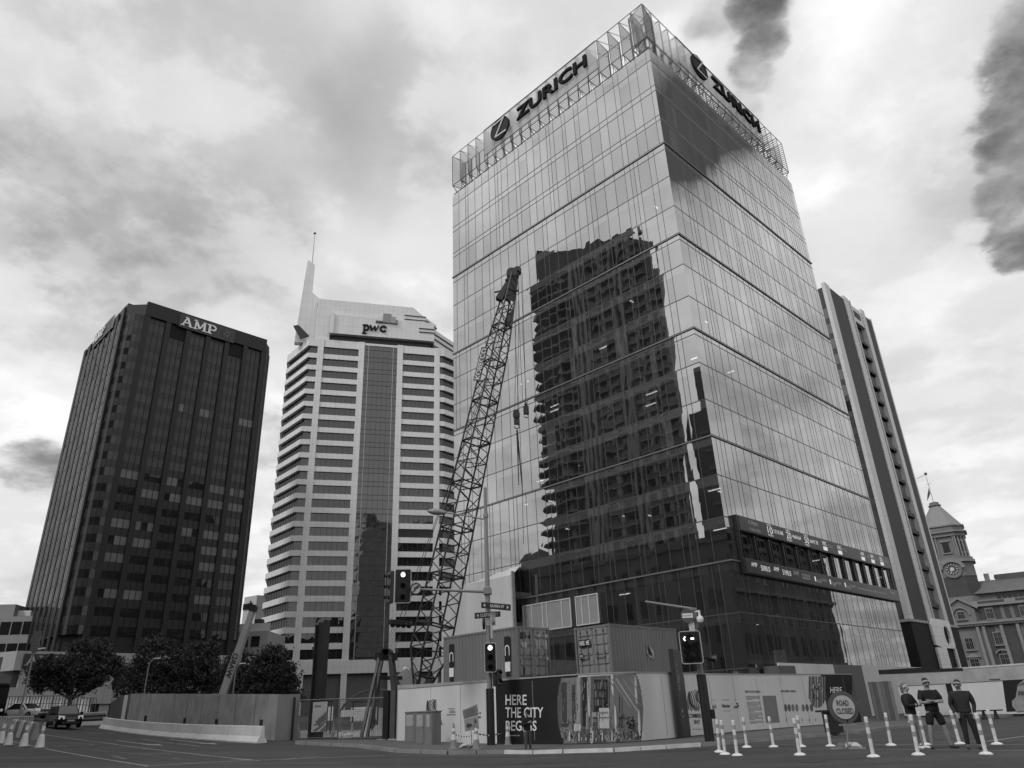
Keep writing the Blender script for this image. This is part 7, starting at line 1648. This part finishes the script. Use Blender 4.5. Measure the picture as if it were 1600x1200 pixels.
# fence screens low between hoarding and wall
fs = thing('fence_screen', 'row of grey timber fence boards behind the man with folded arms', 'fence'); p, q = at(1368, 1118, 52), at(1404, 1114, 51); 
for k in range(6):
    s, t = p.lerp(q, k / 6), p.lerp(q, (k + .92) / 6); s.z = t.z = .13; h = at(1385, 1068, 52).z; MB().hexa([s, t, t + Vector((0, .08, 0)), s + Vector((0, .08, 0)), s + Vector((0, 0, h)), t + Vector((0, 0, h)), t + Vector((0, .08, h)), s + Vector((0, .08, h))]).build('board', mat('board_%d' % (k % 3), (.10, .07, .13)[k % 3], .8, .2, 1), fs)
# inner panels round the foot of the glass tower
ip = thing('inner_hoarding', 'pale and dark panels standing against the foot of the right face of the glass tower', 'hoarding', C0, GRID)
for x0, x1, m_ in ((3.0, 13.2, m_hw), (13.2, 19.4, mat('panel_grey', .12, .6)), (19.4, 35.6, m_hw)): MB().box(x0, x1, -1.0, -.9, 0, 4.35 if x0 < 30 else 4.3).build('panel', m_, ip)
MB().box(2.0, 4.8, -1.5, -.2, 2.9, 4.1).build('plant_box', mat('plant_grey', .10), ip)
# bench
bc = gp(1548, 1124); be = thing('bench', 'small dark table-like bench in front of the white wall panel at the right', 'bench', (bc.x, bc.y, .0), radians(-20)); zt = at(1548, 1109, bc.y).z
MB().box(-.75, .75, -.25, .25, zt - .07, zt).build('seat', m_hd, be)
for x in (-.3, .35): MB().hexa([(x - .14, -.15, 0), (x + .14, -.15, 0), (x + .14, .15, 0), (x - .14, .15, 0), (x - .05, -.1, zt - .07), (x + .05, -.1, zt - .07), (x + .05, .1, zt - .07), (x - .05, .1, zt - .07)]).build('leg', m_hd, be)

# dark city blocks behind the camera, mirrored low in the banded tower
R5 = thing('office_block', 'dark office block seen only as a reflection in the white banded tower', 'office building', (10, -75, 0), radians(8))
MB().box(-45, 20, -30, 0, 0, 46).box(20.2, 48, -30, -2, 0, 58).build('wall', mat('block_dark', .07, .8, .2, .2), R5)
for z in range(5, 44, 5): MB().box(-44, 19, 0, .15, z, z + 2.4).build('window_band', m_rg, R5)

# ================================================================== vehicles
m_tyre = mat('tyre', .012, .8); m_rim = mat('rim', .25, .3, .1, 2, metal=.6); m_cw2 = glass('car_glass', .04, tint=.02, wob=.0); m_hl = mat('headlight', .85, .1, .1, 3)
def wheel(par, x, y, r=.34):
    w_ = MB(); s = 1 if x > 0 else -1; w_.tube((x - s * .2, y, r), (x, y, r), r, n=22); o = w_.build('wheel', m_tyre, par); bevel(o, .03)
    MB().tube((x, y, r), (x + s * .012, y, r), r * .62, n=18).build('rim', m_rim, o)
def car(name, label, loc, rz, paint, H=1.68, L=4.5, suv=True):
    t = thing(name, label, 'car', loc, rz)
    hw_ = .90; hb = .98 if suv else .85
    # body sections along y (front at -L/2): y, half width, z bottom, z top
    sec = [(-L / 2, .62, .42, .62), (-L / 2 + .06, .78, .30, .78), (-L / 2 + .25, .87, .26, hb - .12), (-L / 2 + .9, .90, .24, hb - .02), (-L / 2 + 1.25, .90, .24, hb), (0, .91, .24, hb), (L / 2 - .5, .90, .24, hb + .02), (L / 2 - .1, .86, .3, hb), (L / 2, .75, .4, hb - .1)]
    mb = MB(); n = len(sec)
    for (y, w_, z0, z1) in sec:
        for q in ((-w_ + .04, z0), (-w_, z0 + .1), (-w_, (z0 + z1) / 2), (-w_ + .06, z1 - .05), (-w_ + .16, z1), (w_ - .16, z1), (w_ - .06, z1 - .05), (w_, (z0 + z1) / 2), (w_, z0 + .1), (w_ - .04, z0)): mb.v.append((q[0], y, q[1]))
    for i in range(n - 1):
        for k in range(10): mb.f.append([i * 10 + k, i * 10 + (k + 1) % 10, (i + 1) * 10 + (k + 1) % 10, (i + 1) * 10 + k]); mb.mi.append(0)
    mb.f.append(list(range(10))); mb.f.append([(n - 1) * 10 + k for k in range(10)][::-1]); mb.mi += [0, 0]
    bo = mb.build('body', paint, t, smooth=True); bevel(bo, .02)
    # greenhouse
    y0, y1, y2, y3 = (-L / 2 + 1.05, -L / 2 + 1.75, L / 2 - .55, L / 2 - .12) if suv else (-L / 2 + 1.15, -L / 2 + 1.95, L / 2 - 1.4, L / 2 - .55)
    zr = H; zb_ = hb - .02; wr_ = .66; wb = .82
    A_ = [(-wb, y0, zb_), (wb, y0, zb_), (wb, y3, zb_), (-wb, y3, zb_)]; Tt = [(-wr_, y1, zr - .05), (wr_, y1, zr - .05), (wr_, y2, zr - .03), (-wr_, y2, zr - .03)]
    gh = MB(); gh.hexa(A_ + Tt); g_o = gh.build('cabin', paint, t); bevel(g_o, .05, 3)
    def inset(q, k, out):
        c = sum((Vector(p) for p in q), Vector()) / 4; nrm = (Vector(q[1]) - Vector(q[0])).cross(Vector(q[2]) - Vector(q[0])).normalized()
        if nrm.dot(c - Vector((0, 0, 1.2))) < 0: nrm = -nrm
        return [c + (Vector(p) - c) * k + nrm * out for p in q]
    MB().face(inset([A_[0], A_[1], Tt[1], Tt[0]], .88, .012)).build('windscreen', m_cw2, t)
    MB().face(inset([A_[3], A_[2], Tt[2], Tt[3]], .85, .012)).build('rear_window', m_cw2, t)
    for s in (0, 1):
        q = [A_[0], A_[3], Tt[3], Tt[0]] if s == 0 else [A_[1], A_[2], Tt[2], Tt[1]]; MB().face(inset(q, .86, .012)).build('side_window', m_cw2, t)
        sx = -1 if s == 0 else 1
        MB().box(min(sx * .92, sx * 1.1), max(sx * .92, sx * 1.1), y0 + .28, y0 + .4, hb - .02, hb + .16).build('mirror', paint, t)
        h = MB().hexa([(sx * .46, -L / 2 - .02, .62), (sx * .85, -L / 2 + .10, .62), (sx * .85, -L / 2 + .3, .62), (sx * .46, -L / 2 + .25, .62), (sx * .44, -L / 2 + .03, .84), (sx * .85, -L / 2 + .16, .90), (sx * .85, -L / 2 + .32, .90), (sx * .44, -L / 2 + .3, .84)]).build('headlight', m_hl, t)
        for y in (-L / 2 + .85, L / 2 - .85): wheel(t, sx * .91, y, .35 if suv else .32)
    gr = MB().box(-.46, .46, -L / 2 - .015, -L / 2 + .15, .60, .78).build('grille', m_sig, t); MB().box(-.42, .42, -L / 2 - .03, -L / 2 - .014, .66, .69).box(-.42, .42, -L / 2 - .03, -L / 2 - .014, .72, .74).build('bright_bar', m_rim, gr)
    MB().box(-.6, .6, -L / 2 + .0, -L / 2 + .1, .32, .46).build('lower_intake', m_sig, t); MB().box(-.26, .26, -L / 2 - .04, -L / 2 + .02, .46, .57).build('number_plate', mat('plate_pale2', .3), t)
    if suv: MB().bar((-.6, -.2, zr), (-.6, 1.3, zr + .02), .04).bar((.6, -.2, zr), (.6, 1.3, zr + .02), .04).build('roof_rail', m_rim, t)
    return t
c = at(100, 1118, 62.5); car('parked_car', 'black car with headlights facing the camera on the road at far left', Vector((c.x, c.y, gz(c.x))), radians(44), mat('paint_black', .006, .35, .1, 1, spec=.08))
c = at(40, 1112, 72); car('parked_car', 'pale small car behind the picket crowd barrier at the left edge', Vector((c.x, 72, gz(c.x))), radians(75), mat('paint_white', .45, .2, .05, 1, spec=.6), 1.42, 4.3, False)
c = at(-14, 1105, 70); bu = thing('bus', 'dark rounded front corner of a bus cut off by the left edge', 'bus', Vector((c.x, 70, gz(c.x))), radians(60))
o = MB().box(-1.2, 1.2, -.2, 9, .35, 3.0).build('body', mat('paint_black', .008), bu); bevel(o, .25, 4); MB().box(-1.05, 1.05, -.22, -.18, 1.2, 2.6).build('windscreen', m_cw2, bu)
for sx in (-1, 1):
    for y in (1.6, 7): wheel(bu, sx * 1.2, y, .48)
    MB().tube((sx * .8, -.26, .75), (sx * .8, -.2, .75), .12, n=12).build('headlight', m_hl, bu)

# ================================================================== people
m_skin = mat('skin', .30, .6, .08, 6); m_skin2 = mat('skin_tan', .22, .6, .08, 6); m_blk = mat('black_cloth', .010, .9, .3, 8, bump=.4); m_drk = mat('dark_cloth', .018, .9, .3, 8, bump=.4); m_jean = mat('dark_denim', .014, .9, .3, 10, bump=.4); m_hair = mat('dark_hair', .018, .7, .4, 12, bump=.6); m_hairl = mat('fair_hair', .14, .7, .3, 12, bump=.6); m_shoe = mat('shoe', .03, .6, .3, 6); m_sole = mat('pale_shoe', .5, .6, .2, 6)
def skin(name, chains, m_, par, sub=2):
    """chains: lists of (x,y,z,r); chains starting on an existing point join it, so the surface is continuous"""
    vs, rs, es, idx = [], [], [], {}
    for ch in chains:
        prev = None
        for p in ch:
            k = tuple(round(c, 3) for c in p[:3])
            if k not in idx: idx[k] = len(vs); vs.append(p[:3]); rs.append(p[3])
            i = idx[k]
            if prev is not None and prev != i and (prev, i) not in es: es.append((prev, i))
            prev = i
    me = bpy.data.meshes.new(name); me.from_pydata(vs, es, []); o = bpy.data.objects.new(name, me); COL.objects.link(o); o.parent = par
    if not me.skin_vertices: 
        bm = bmesh.new(); bm.from_mesh(me); bm.verts.layers.skin.verify(); bm.to_mesh(me); bm.free()
    for i, r in enumerate(rs): me.skin_vertices[0].data[i].radius = (r, r) if not isinstance(r, tuple) else r
    me.skin_vertices[0].data[0].use_root = True
    a = o.modifiers.new('Skin', 'SKIN'); a.use_smooth_shade = True; b_ = o.modifiers.new('Subdivision', 'SUBSURF'); b_.levels = sub; b_.render_levels = sub
    me.materials.append(m_); return o
def mixp(a, b, t): return tuple(a[i] + (b[i] - a[i]) * t for i in range(3))
def person(label, loc, rz, J, cloth, hgt_, hair, glasses=False, skinm=m_skin, scale=1.0, curl=.5):
    """J: joints (x right, y back, z up), figure faces -y; keys hip chest neck head shL elL wrL shR elR wrR kneeL ankL kneeR ankR hpL hpR"""
    t = thing('person', label, 'person', loc, rz); t.scale = (scale * 1.1, scale * 1.1, scale)
    g = lambda k, r: (*J[k], r)
    hx, hy, hz_ = J['head']; nx_, ny_, nz_ = J['neck']; fy = J.get('face', (0, -1)); fx, fyy = fy
    face = Vector((fx, fyy, J.get('nod', 0))).normalized()
    chains = [[g('hip', (.13, .10)), (*mixp(J['hip'], J['chest'], .5), (.125, .095)), g('chest', (.14, .09)), (nx_, ny_, nz_ - .05, .07), (nx_, ny_, nz_, .056), (hx, hy, hz_ - .075, .058), (hx + face.x * .012, hy + face.y * .012, hz_ - .02, .082), (hx, hy, hz_ + .045, .09), (hx, hy, hz_ + .10, .055)],
              [(hx + face.x * .012, hy + face.y * .012, hz_ - .02, .082), (hx + face.x * .098, hy + face.y * .095, hz_ - .03 + face.z * .09, .014), (hx + face.x * .108, hy + face.y * .108, hz_ - .045 + face.z * .1, .011)]]
    sx_ = Vector((-face.y, face.x, 0)).normalized()
    for s in (-1, 1): chains.append([(hx, hy, hz_ + .045, .09), (hx + sx_.x * s * .086, hy + sx_.y * s * .086, hz_ - .005, .014), (hx + sx_.x * s * .09, hy + sx_.y * s * .09, hz_ - .03, .010)])
    for s in 'LR':
        sg = -1 if s == 'L' else 1
        chains.append([g('chest', (.14, .09)), g('sh' + s, .054), (*mixp(J['sh' + s], J['el' + s], .5), .052), g('el' + s, .042), (*mixp(J['el' + s], J['wr' + s], .4), .042), g('wr' + s, .027)])
        w_, e_ = Vector(J['wr' + s]), Vector(J['el' + s]); dr = (w_ - e_).normalized(); side = dr.cross(Vector((0, -1, .2))).normalized(); nrm = dr.cross(side).normalized()
        palm = w_ + dr * .05; chains.append([g('wr' + s, .027), (*palm, .032)]); knk = w_ + dr * .085
        for q, ln in zip((-1.5, -.5, .5, 1.5), (.062, .074, .07, .055)):
            k0 = knk + side * (q * .017); k1 = k0 + dr * ln * .5 + nrm * ln * .18 * curl; k2 = k1 + dr * ln * .35 + nrm * ln * .45 * curl
            chains.append([(*palm, .032), (*k0, .0105), (*k1, .009), (*k2, .008)])
        th0 = w_ + dr * .03 + side * (-.032); th1 = th0 + dr * .035 - side * .02; chains.append([(*palm, .032), (*th0, .012), (*th1, .010), (*(th1 + dr * .025 + nrm * .01), .009)])
        kn, an = J['knee' + s], J['ank' + s]; hp = J['hp' + s]
        chains.append([g('hip', (.13, .10)), (*hp, .085), (*mixp(hp, kn, .5), .075), (*kn, .054), (*mixp(kn, an, .35), .056), (*an, .036)])
        ft = J.get('foot' + s, (0, -1)); f = Vector((*ft, 0)).normalized(); A_ = Vector(an); chains.append([(*an, .036), (*(A_ + Vector((0, 0, -.05)) + f * .02), .035), (*(A_ + Vector((0, 0, -.055)) + f * .15), .026)])
    skin('body', chains, skinm, t)
    for s in 'LR':
        ft = J.get('foot' + s, (0, -1)); f = Vector((*ft, 0)).normalized(); A_ = Vector(J['ank' + s])
        skin('shoe', [[(*(A_ - f * .05 + Vector((0, 0, -.045))), .045), (*(A_ + f * .05 + Vector((0, 0, -.045))), .046), (*(A_ + f * .14 + Vector((0, 0, -.055))), .042), (*(A_ + f * .20 + Vector((0, 0, -.062))), .03)]], cloth['shoe'], t)
    # top
    tch = [[(*mixp(J['hip'], J['chest'], -.22), (.185, .15)), (*mixp(J['hip'], J['chest'], .1), (.175, .135)), (*mixp(J['hip'], J['chest'], .5), (.170, .128)), g('chest', (.19, .135)), (nx_, ny_, nz_ - .085, (.13, .10)), (nx_, ny_, nz_ - .02, .075)]]
    for s in 'LR':
        c1 = [g('chest', (.19, .135)), g('sh' + s, .076), (*mixp(J['sh' + s], J['el' + s], .5), .074)]
        if cloth['sleeve'] > .6: c1 += [g('el' + s, .056), (*mixp(J['el' + s], J['wr' + s], .5), .05), (*mixp(J['el' + s], J['wr' + s], .95), .04)]
        else: c1 += [(*mixp(J['sh' + s], J['el' + s], .8), .066)]
        tch.append(c1)
    skin('top', tch, cloth['top'], t)
    bch = []
    for s in 'LR':
        kn, an, hp = J['knee' + s], J['ank' + s], J['hp' + s]
        c1 = [(*mixp(J['hip'], J['chest'], .12), (.16, .125)), (*J['hip'], (.165, .13)), (*hp, .115), (*mixp(hp, kn, .5), .1)]
        if cloth['leg'] > .9: c1 += [(*kn, .070), (*mixp(kn, an, .5), .062), (*mixp(kn, an, .98), .056)]
        else: c1 += [(*mixp(hp, kn, cloth['leg']), .095)]
        bch.append(c1)
    skin('trousers' if cloth['leg'] > .9 else 'shorts', bch, cloth['bottom'], t)
    # hair
    H_ = Vector((hx, hy, hz_)); bk = -face; bk.z = 0
    if hair == 'short': skin('hair', [[(*(H_ + Vector((0, 0, .082)) + face * .048), .052), (*(H_ + Vector((0, 0, .095)) + bk * .01), .085), (*(H_ + Vector((0, 0, .05)) + bk * .05), .066), (*(H_ + Vector((0, 0, -.0)) + bk * .055), .055)]], m_hair, t)
    elif hair == 'long': skin('hair', [[(*(H_ + Vector((0, 0, .08)) + face * .045), .055), (*(H_ + Vector((0, 0, .095)) + bk * .03), .082), (*(H_ + Vector((0, 0, .03)) + bk * .06), .085), (*(H_ + Vector((0, 0, -.06)) + bk * .075), .075), (*(H_ + Vector((0, 0, -.17)) + bk * .085), .055)]], m_hairl, t)
    elif hair == 'cap': skin('cap', [[(*(H_ + Vector((0, 0, .09)) + face * .0), .085), (*(H_ + Vector((0, 0, .045)) + bk * .03), .085)], [(*(H_ + Vector((0, 0, .09)) + face * .0), .085), (*(H_ + Vector((0, 0, .05)) + face * .13), .03)]], m_blk, t)
    if glasses:
        gb_ = MB(); e_ = H_ + face * .088 + Vector((0, 0, .012))
        for s in (-1, 1): gb_.obox(e_ + sx_ * (s * .033), sx_, face, Vector((0, 0, 1)), .025, .006, .015).bar(e_ + sx_ * (s * .062), H_ + sx_ * (s * .09) + Vector((0, 0, .012)), .008)
        gb_.bar(e_ - sx_ * .01 + Vector((0, 0, .01)), e_ + sx_ * .01 + Vector((0, 0, .01)), .008); gb_.build('sunglasses', m_hd, t)
    return t
base = dict(hip=(0, 0, .95), chest=(0, .0, 1.30), neck=(0, .01, 1.50), head=(0, -.01, 1.63), shL=(-.19, 0, 1.41), shR=(.19, 0, 1.41), elL=(-.25, .03, 1.12), elR=(.25, .03, 1.12), wrL=(-.24, -.06, .88), wrR=(.24, -.06, .88), hpL=(-.09, 0, .90), hpR=(.09, 0, .90), kneeL=(-.12, -.02, .50), kneeR=(.12, -.02, .50), ankL=(-.13, .02, .10), ankR=(.13, .02, .10))
def J(**k): d_ = dict(base); d_.update(k); return d_
def sc_(foot, head, tall):    # scale from the measured pixel height at the ground point
    c = gp(*foot); zt = at(*head, c.y).z; return c, (zt - gz(c.x)) / tall
c, s = sc_((1472, 1170), (1450, 1060), 1.75)
person('man with folded arms in black t-shirt and shorts, wearing sunglasses, between the other two', c, radians(-2),
       J(elL=(-.27, -.06, 1.14), wrL=(.07, -.20, 1.15), elR=(.27, -.06, 1.14), wrR=(-.08, -.22, 1.18), kneeL=(-.17, -.02, .5), ankL=(-.20, .02, .10), kneeR=(.18, -.02, .5), ankR=(.24, .0, .10), footL=(-.5, -1), footR=(.6, -1)), dict(top=m_blk, bottom=m_blk, shoe=m_shoe, sleeve=.5, leg=.92 - .05), 1.8, 'short', True, m_skin2, s)
c, s = sc_((1523, 1171), (1495, 1063), 1.75)
person('man in dark pullover and jeans with sunglasses, hands low, furthest right of the group', c, radians(-28),
       J(elL=(-.27, .02, 1.12), wrL=(-.20, -.14, .90), elR=(.25, .05, 1.12), wrR=(.20, -.06, .88), kneeL=(-.10, -.05, .5), ankL=(-.12, -.04, .10), kneeR=(.11, .0, .5), ankR=(.13, .04, .10), face=(-.35, -1)), dict(top=m_drk, bottom=m_jean, shoe=m_shoe, sleeve=1, leg=1), 1.8, 'short', True, m_skin2, s)
c, s = sc_((1437, 1171), (1418, 1067), 1.75)
m_strp = mat('pale_shorts', .5, .8, .35, 14)
person('woman with fair hair, dark top and pale striped shorts, arms folded, looking right', c, radians(38),
       J(elL=(-.24, -.08, 1.13), wrL=(.06, -.20, 1.14), elR=(.24, -.08, 1.13), wrR=(-.06, -.22, 1.16), kneeL=(-.07, -.02, .5), ankL=(-.06, .03, .10), kneeR=(.10, -.04, .5), ankR=(.13, -.05, .10), shL=(-.165, 0, 1.40), shR=(.165, 0, 1.40)), dict(top=m_blk, bottom=m_strp, shoe=m_sole, sleeve=1, leg=.45), 1.7, 'long', False, m_skin, s)
c, s = sc_((825, 1177), (817, 1114.5), 1.66)
c.z = gz(c.x) + .02
ped = person('person in dark jacket and cap looking down at a phone before the black panel', c, radians(30),
       J(head=(0, -.09, 1.60), neck=(0, -.02, 1.49), nod=-.5, elL=(-.22, -.06, 1.14), wrL=(-.05, -.24, 1.24), elR=(.22, -.04, 1.14), wrR=(.07, -.24, 1.22), kneeL=(-.08, -.02, .5), ankL=(-.10, .0, .10), kneeR=(.10, -.02, .5), ankR=(.14, .0, .10)), dict(top=m_blk, bottom=mat('grey_trousers', .06, .9, .25, 8), shoe=m_shoe, sleeve=1, leg=1), 1.7, 'cap', False, m_skin2, s)
bg_ = MB().box(-.15, .15, .12, .26, 1.05, 1.42).build('backpack_body', m_drk, None); bevel(bg_, .05, 3)
bg_.location = c; bg_.rotation_euler = (0, 0, radians(30)); bg_.scale = (s,) * 3; bg_.name = 'backpack'; tag(bg_, 'dark backpack worn by the person looking at a phone', 'backpack')
ph_ = MB().box(-.035, .035, -.32, -.31, 1.22, 1.35).build('phone', m_hd, None); ph_.location = c; ph_.rotation_euler = (0, 0, radians(30)); ph_.scale = (s,) * 3; tag(ph_, 'small dark phone held up by the person in front of the black panel', 'phone')
# ------------------------------------------------------------------ one object per separate piece (letters of a word, panes far apart)
def split_far(o):
    me = o.data; n = len(me.vertices)
    if n == 0 or n > 9000: return
    par = list(range(n))
    def find(a):
        while par[a] != a: par[a] = par[par[a]]; a = par[a]
        return a
    for e in me.edges:
        a, b = find(e.vertices[0]), find(e.vertices[1])
        if a != b: par[a] = b
    isl = {}
    for i in range(n): isl.setdefault(find(i), []).append(i)
    if len(isl) < 2 or len(isl) > 700: return
    mw = o.matrix_world; keys = list(isl); bb = []
    for k in keys:
        ps = [mw @ me.vertices[i].co for i in isl[k]]; bb.append((Vector(map(min, zip(*ps))), Vector(map(max, zip(*ps)))))
    m_ = len(keys); g = list(range(m_)); size = [max(hi - lo) for lo, hi in bb]
    def fg(a):
        while g[a] != a: g[a] = g[g[a]]; a = g[a]
        return a
    for i in range(m_):
        for j in range(i + 1, m_):
            d2 = 0
            for c in range(3):
                q = max(0, bb[i][0][c] - bb[j][1][c], bb[j][0][c] - bb[i][1][c]); d2 += q * q
            if sqrt(d2) <= max(.02, .5 * max(size[i], size[j])):
                a, b = fg(i), fg(j)
                if a != b: g[a] = b
    groups = {}
    for i in range(m_): groups.setdefault(fg(i), set()).add(keys[i])
    if len(groups) < 2 or len(groups) > 60: return
    where = {}
    for gi, ks in enumerate(groups.values()):
        for k in ks: where[k] = gi
    first = True; vg = [where[find(i)] for i in range(n)]; name = o.name.split('.')[0]
    faces = [(list(p.vertices), p.material_index, p.use_smooth) for p in me.polygons]; cos_ = [tuple(v.co) for v in me.vertices]; mats = list(me.materials)
    for gi in range(len(groups)):
        mp = {}; vs = []; fs = []; mi = []; sm = []
        for f, m2, s2 in faces:
            if vg[f[0]] != gi: continue
            q = []
            for i in f:
                if i not in mp: mp[i] = len(vs); vs.append(cos_[i])
                q.append(mp[i])
            fs.append(q); mi.append(m2); sm.append(s2)
        if not fs: continue
        nm = bpy.data.meshes.new(name); nm.from_pydata(vs, [], fs)
        for q in mats: nm.materials.append(q)
        nm.polygons.foreach_set('material_index', mi); nm.polygons.foreach_set('use_smooth', sm); nm.update()
        if first: o.data = nm; first = False; src = o
        else:
            c = src.copy(); c.data = nm; COL.objects.link(c)
bpy.context.view_layer.update()
KEEP = {'crown', 'lacing', 'boom', 'mesh_wire', 'street_picture', 'round_picture', 'side_picture', 'body', 'wave_emblem', 'body_text', 'spandrel', 'mullion', 'sign_frame', 'louvre_fin', 'dentils', 'small_print', 'lettering_black', 'boom_head', 'pendant_rope', 'ledge', 'marker', 'fascia', 'mesh', 'rail', 'ceiling_light', 'partition_wall', 'frame', 'gantry', 'ledge_painted_shadow', 'visor', 'border'}
for o in list(SC.objects):
    if o.type == 'MESH' and o.parent and o.data.users == 1 and o.name.split('.')[0] not in KEEP and not any(m_.type == 'SKIN' for m_ in o.modifiers) and not o.children: split_far(o)
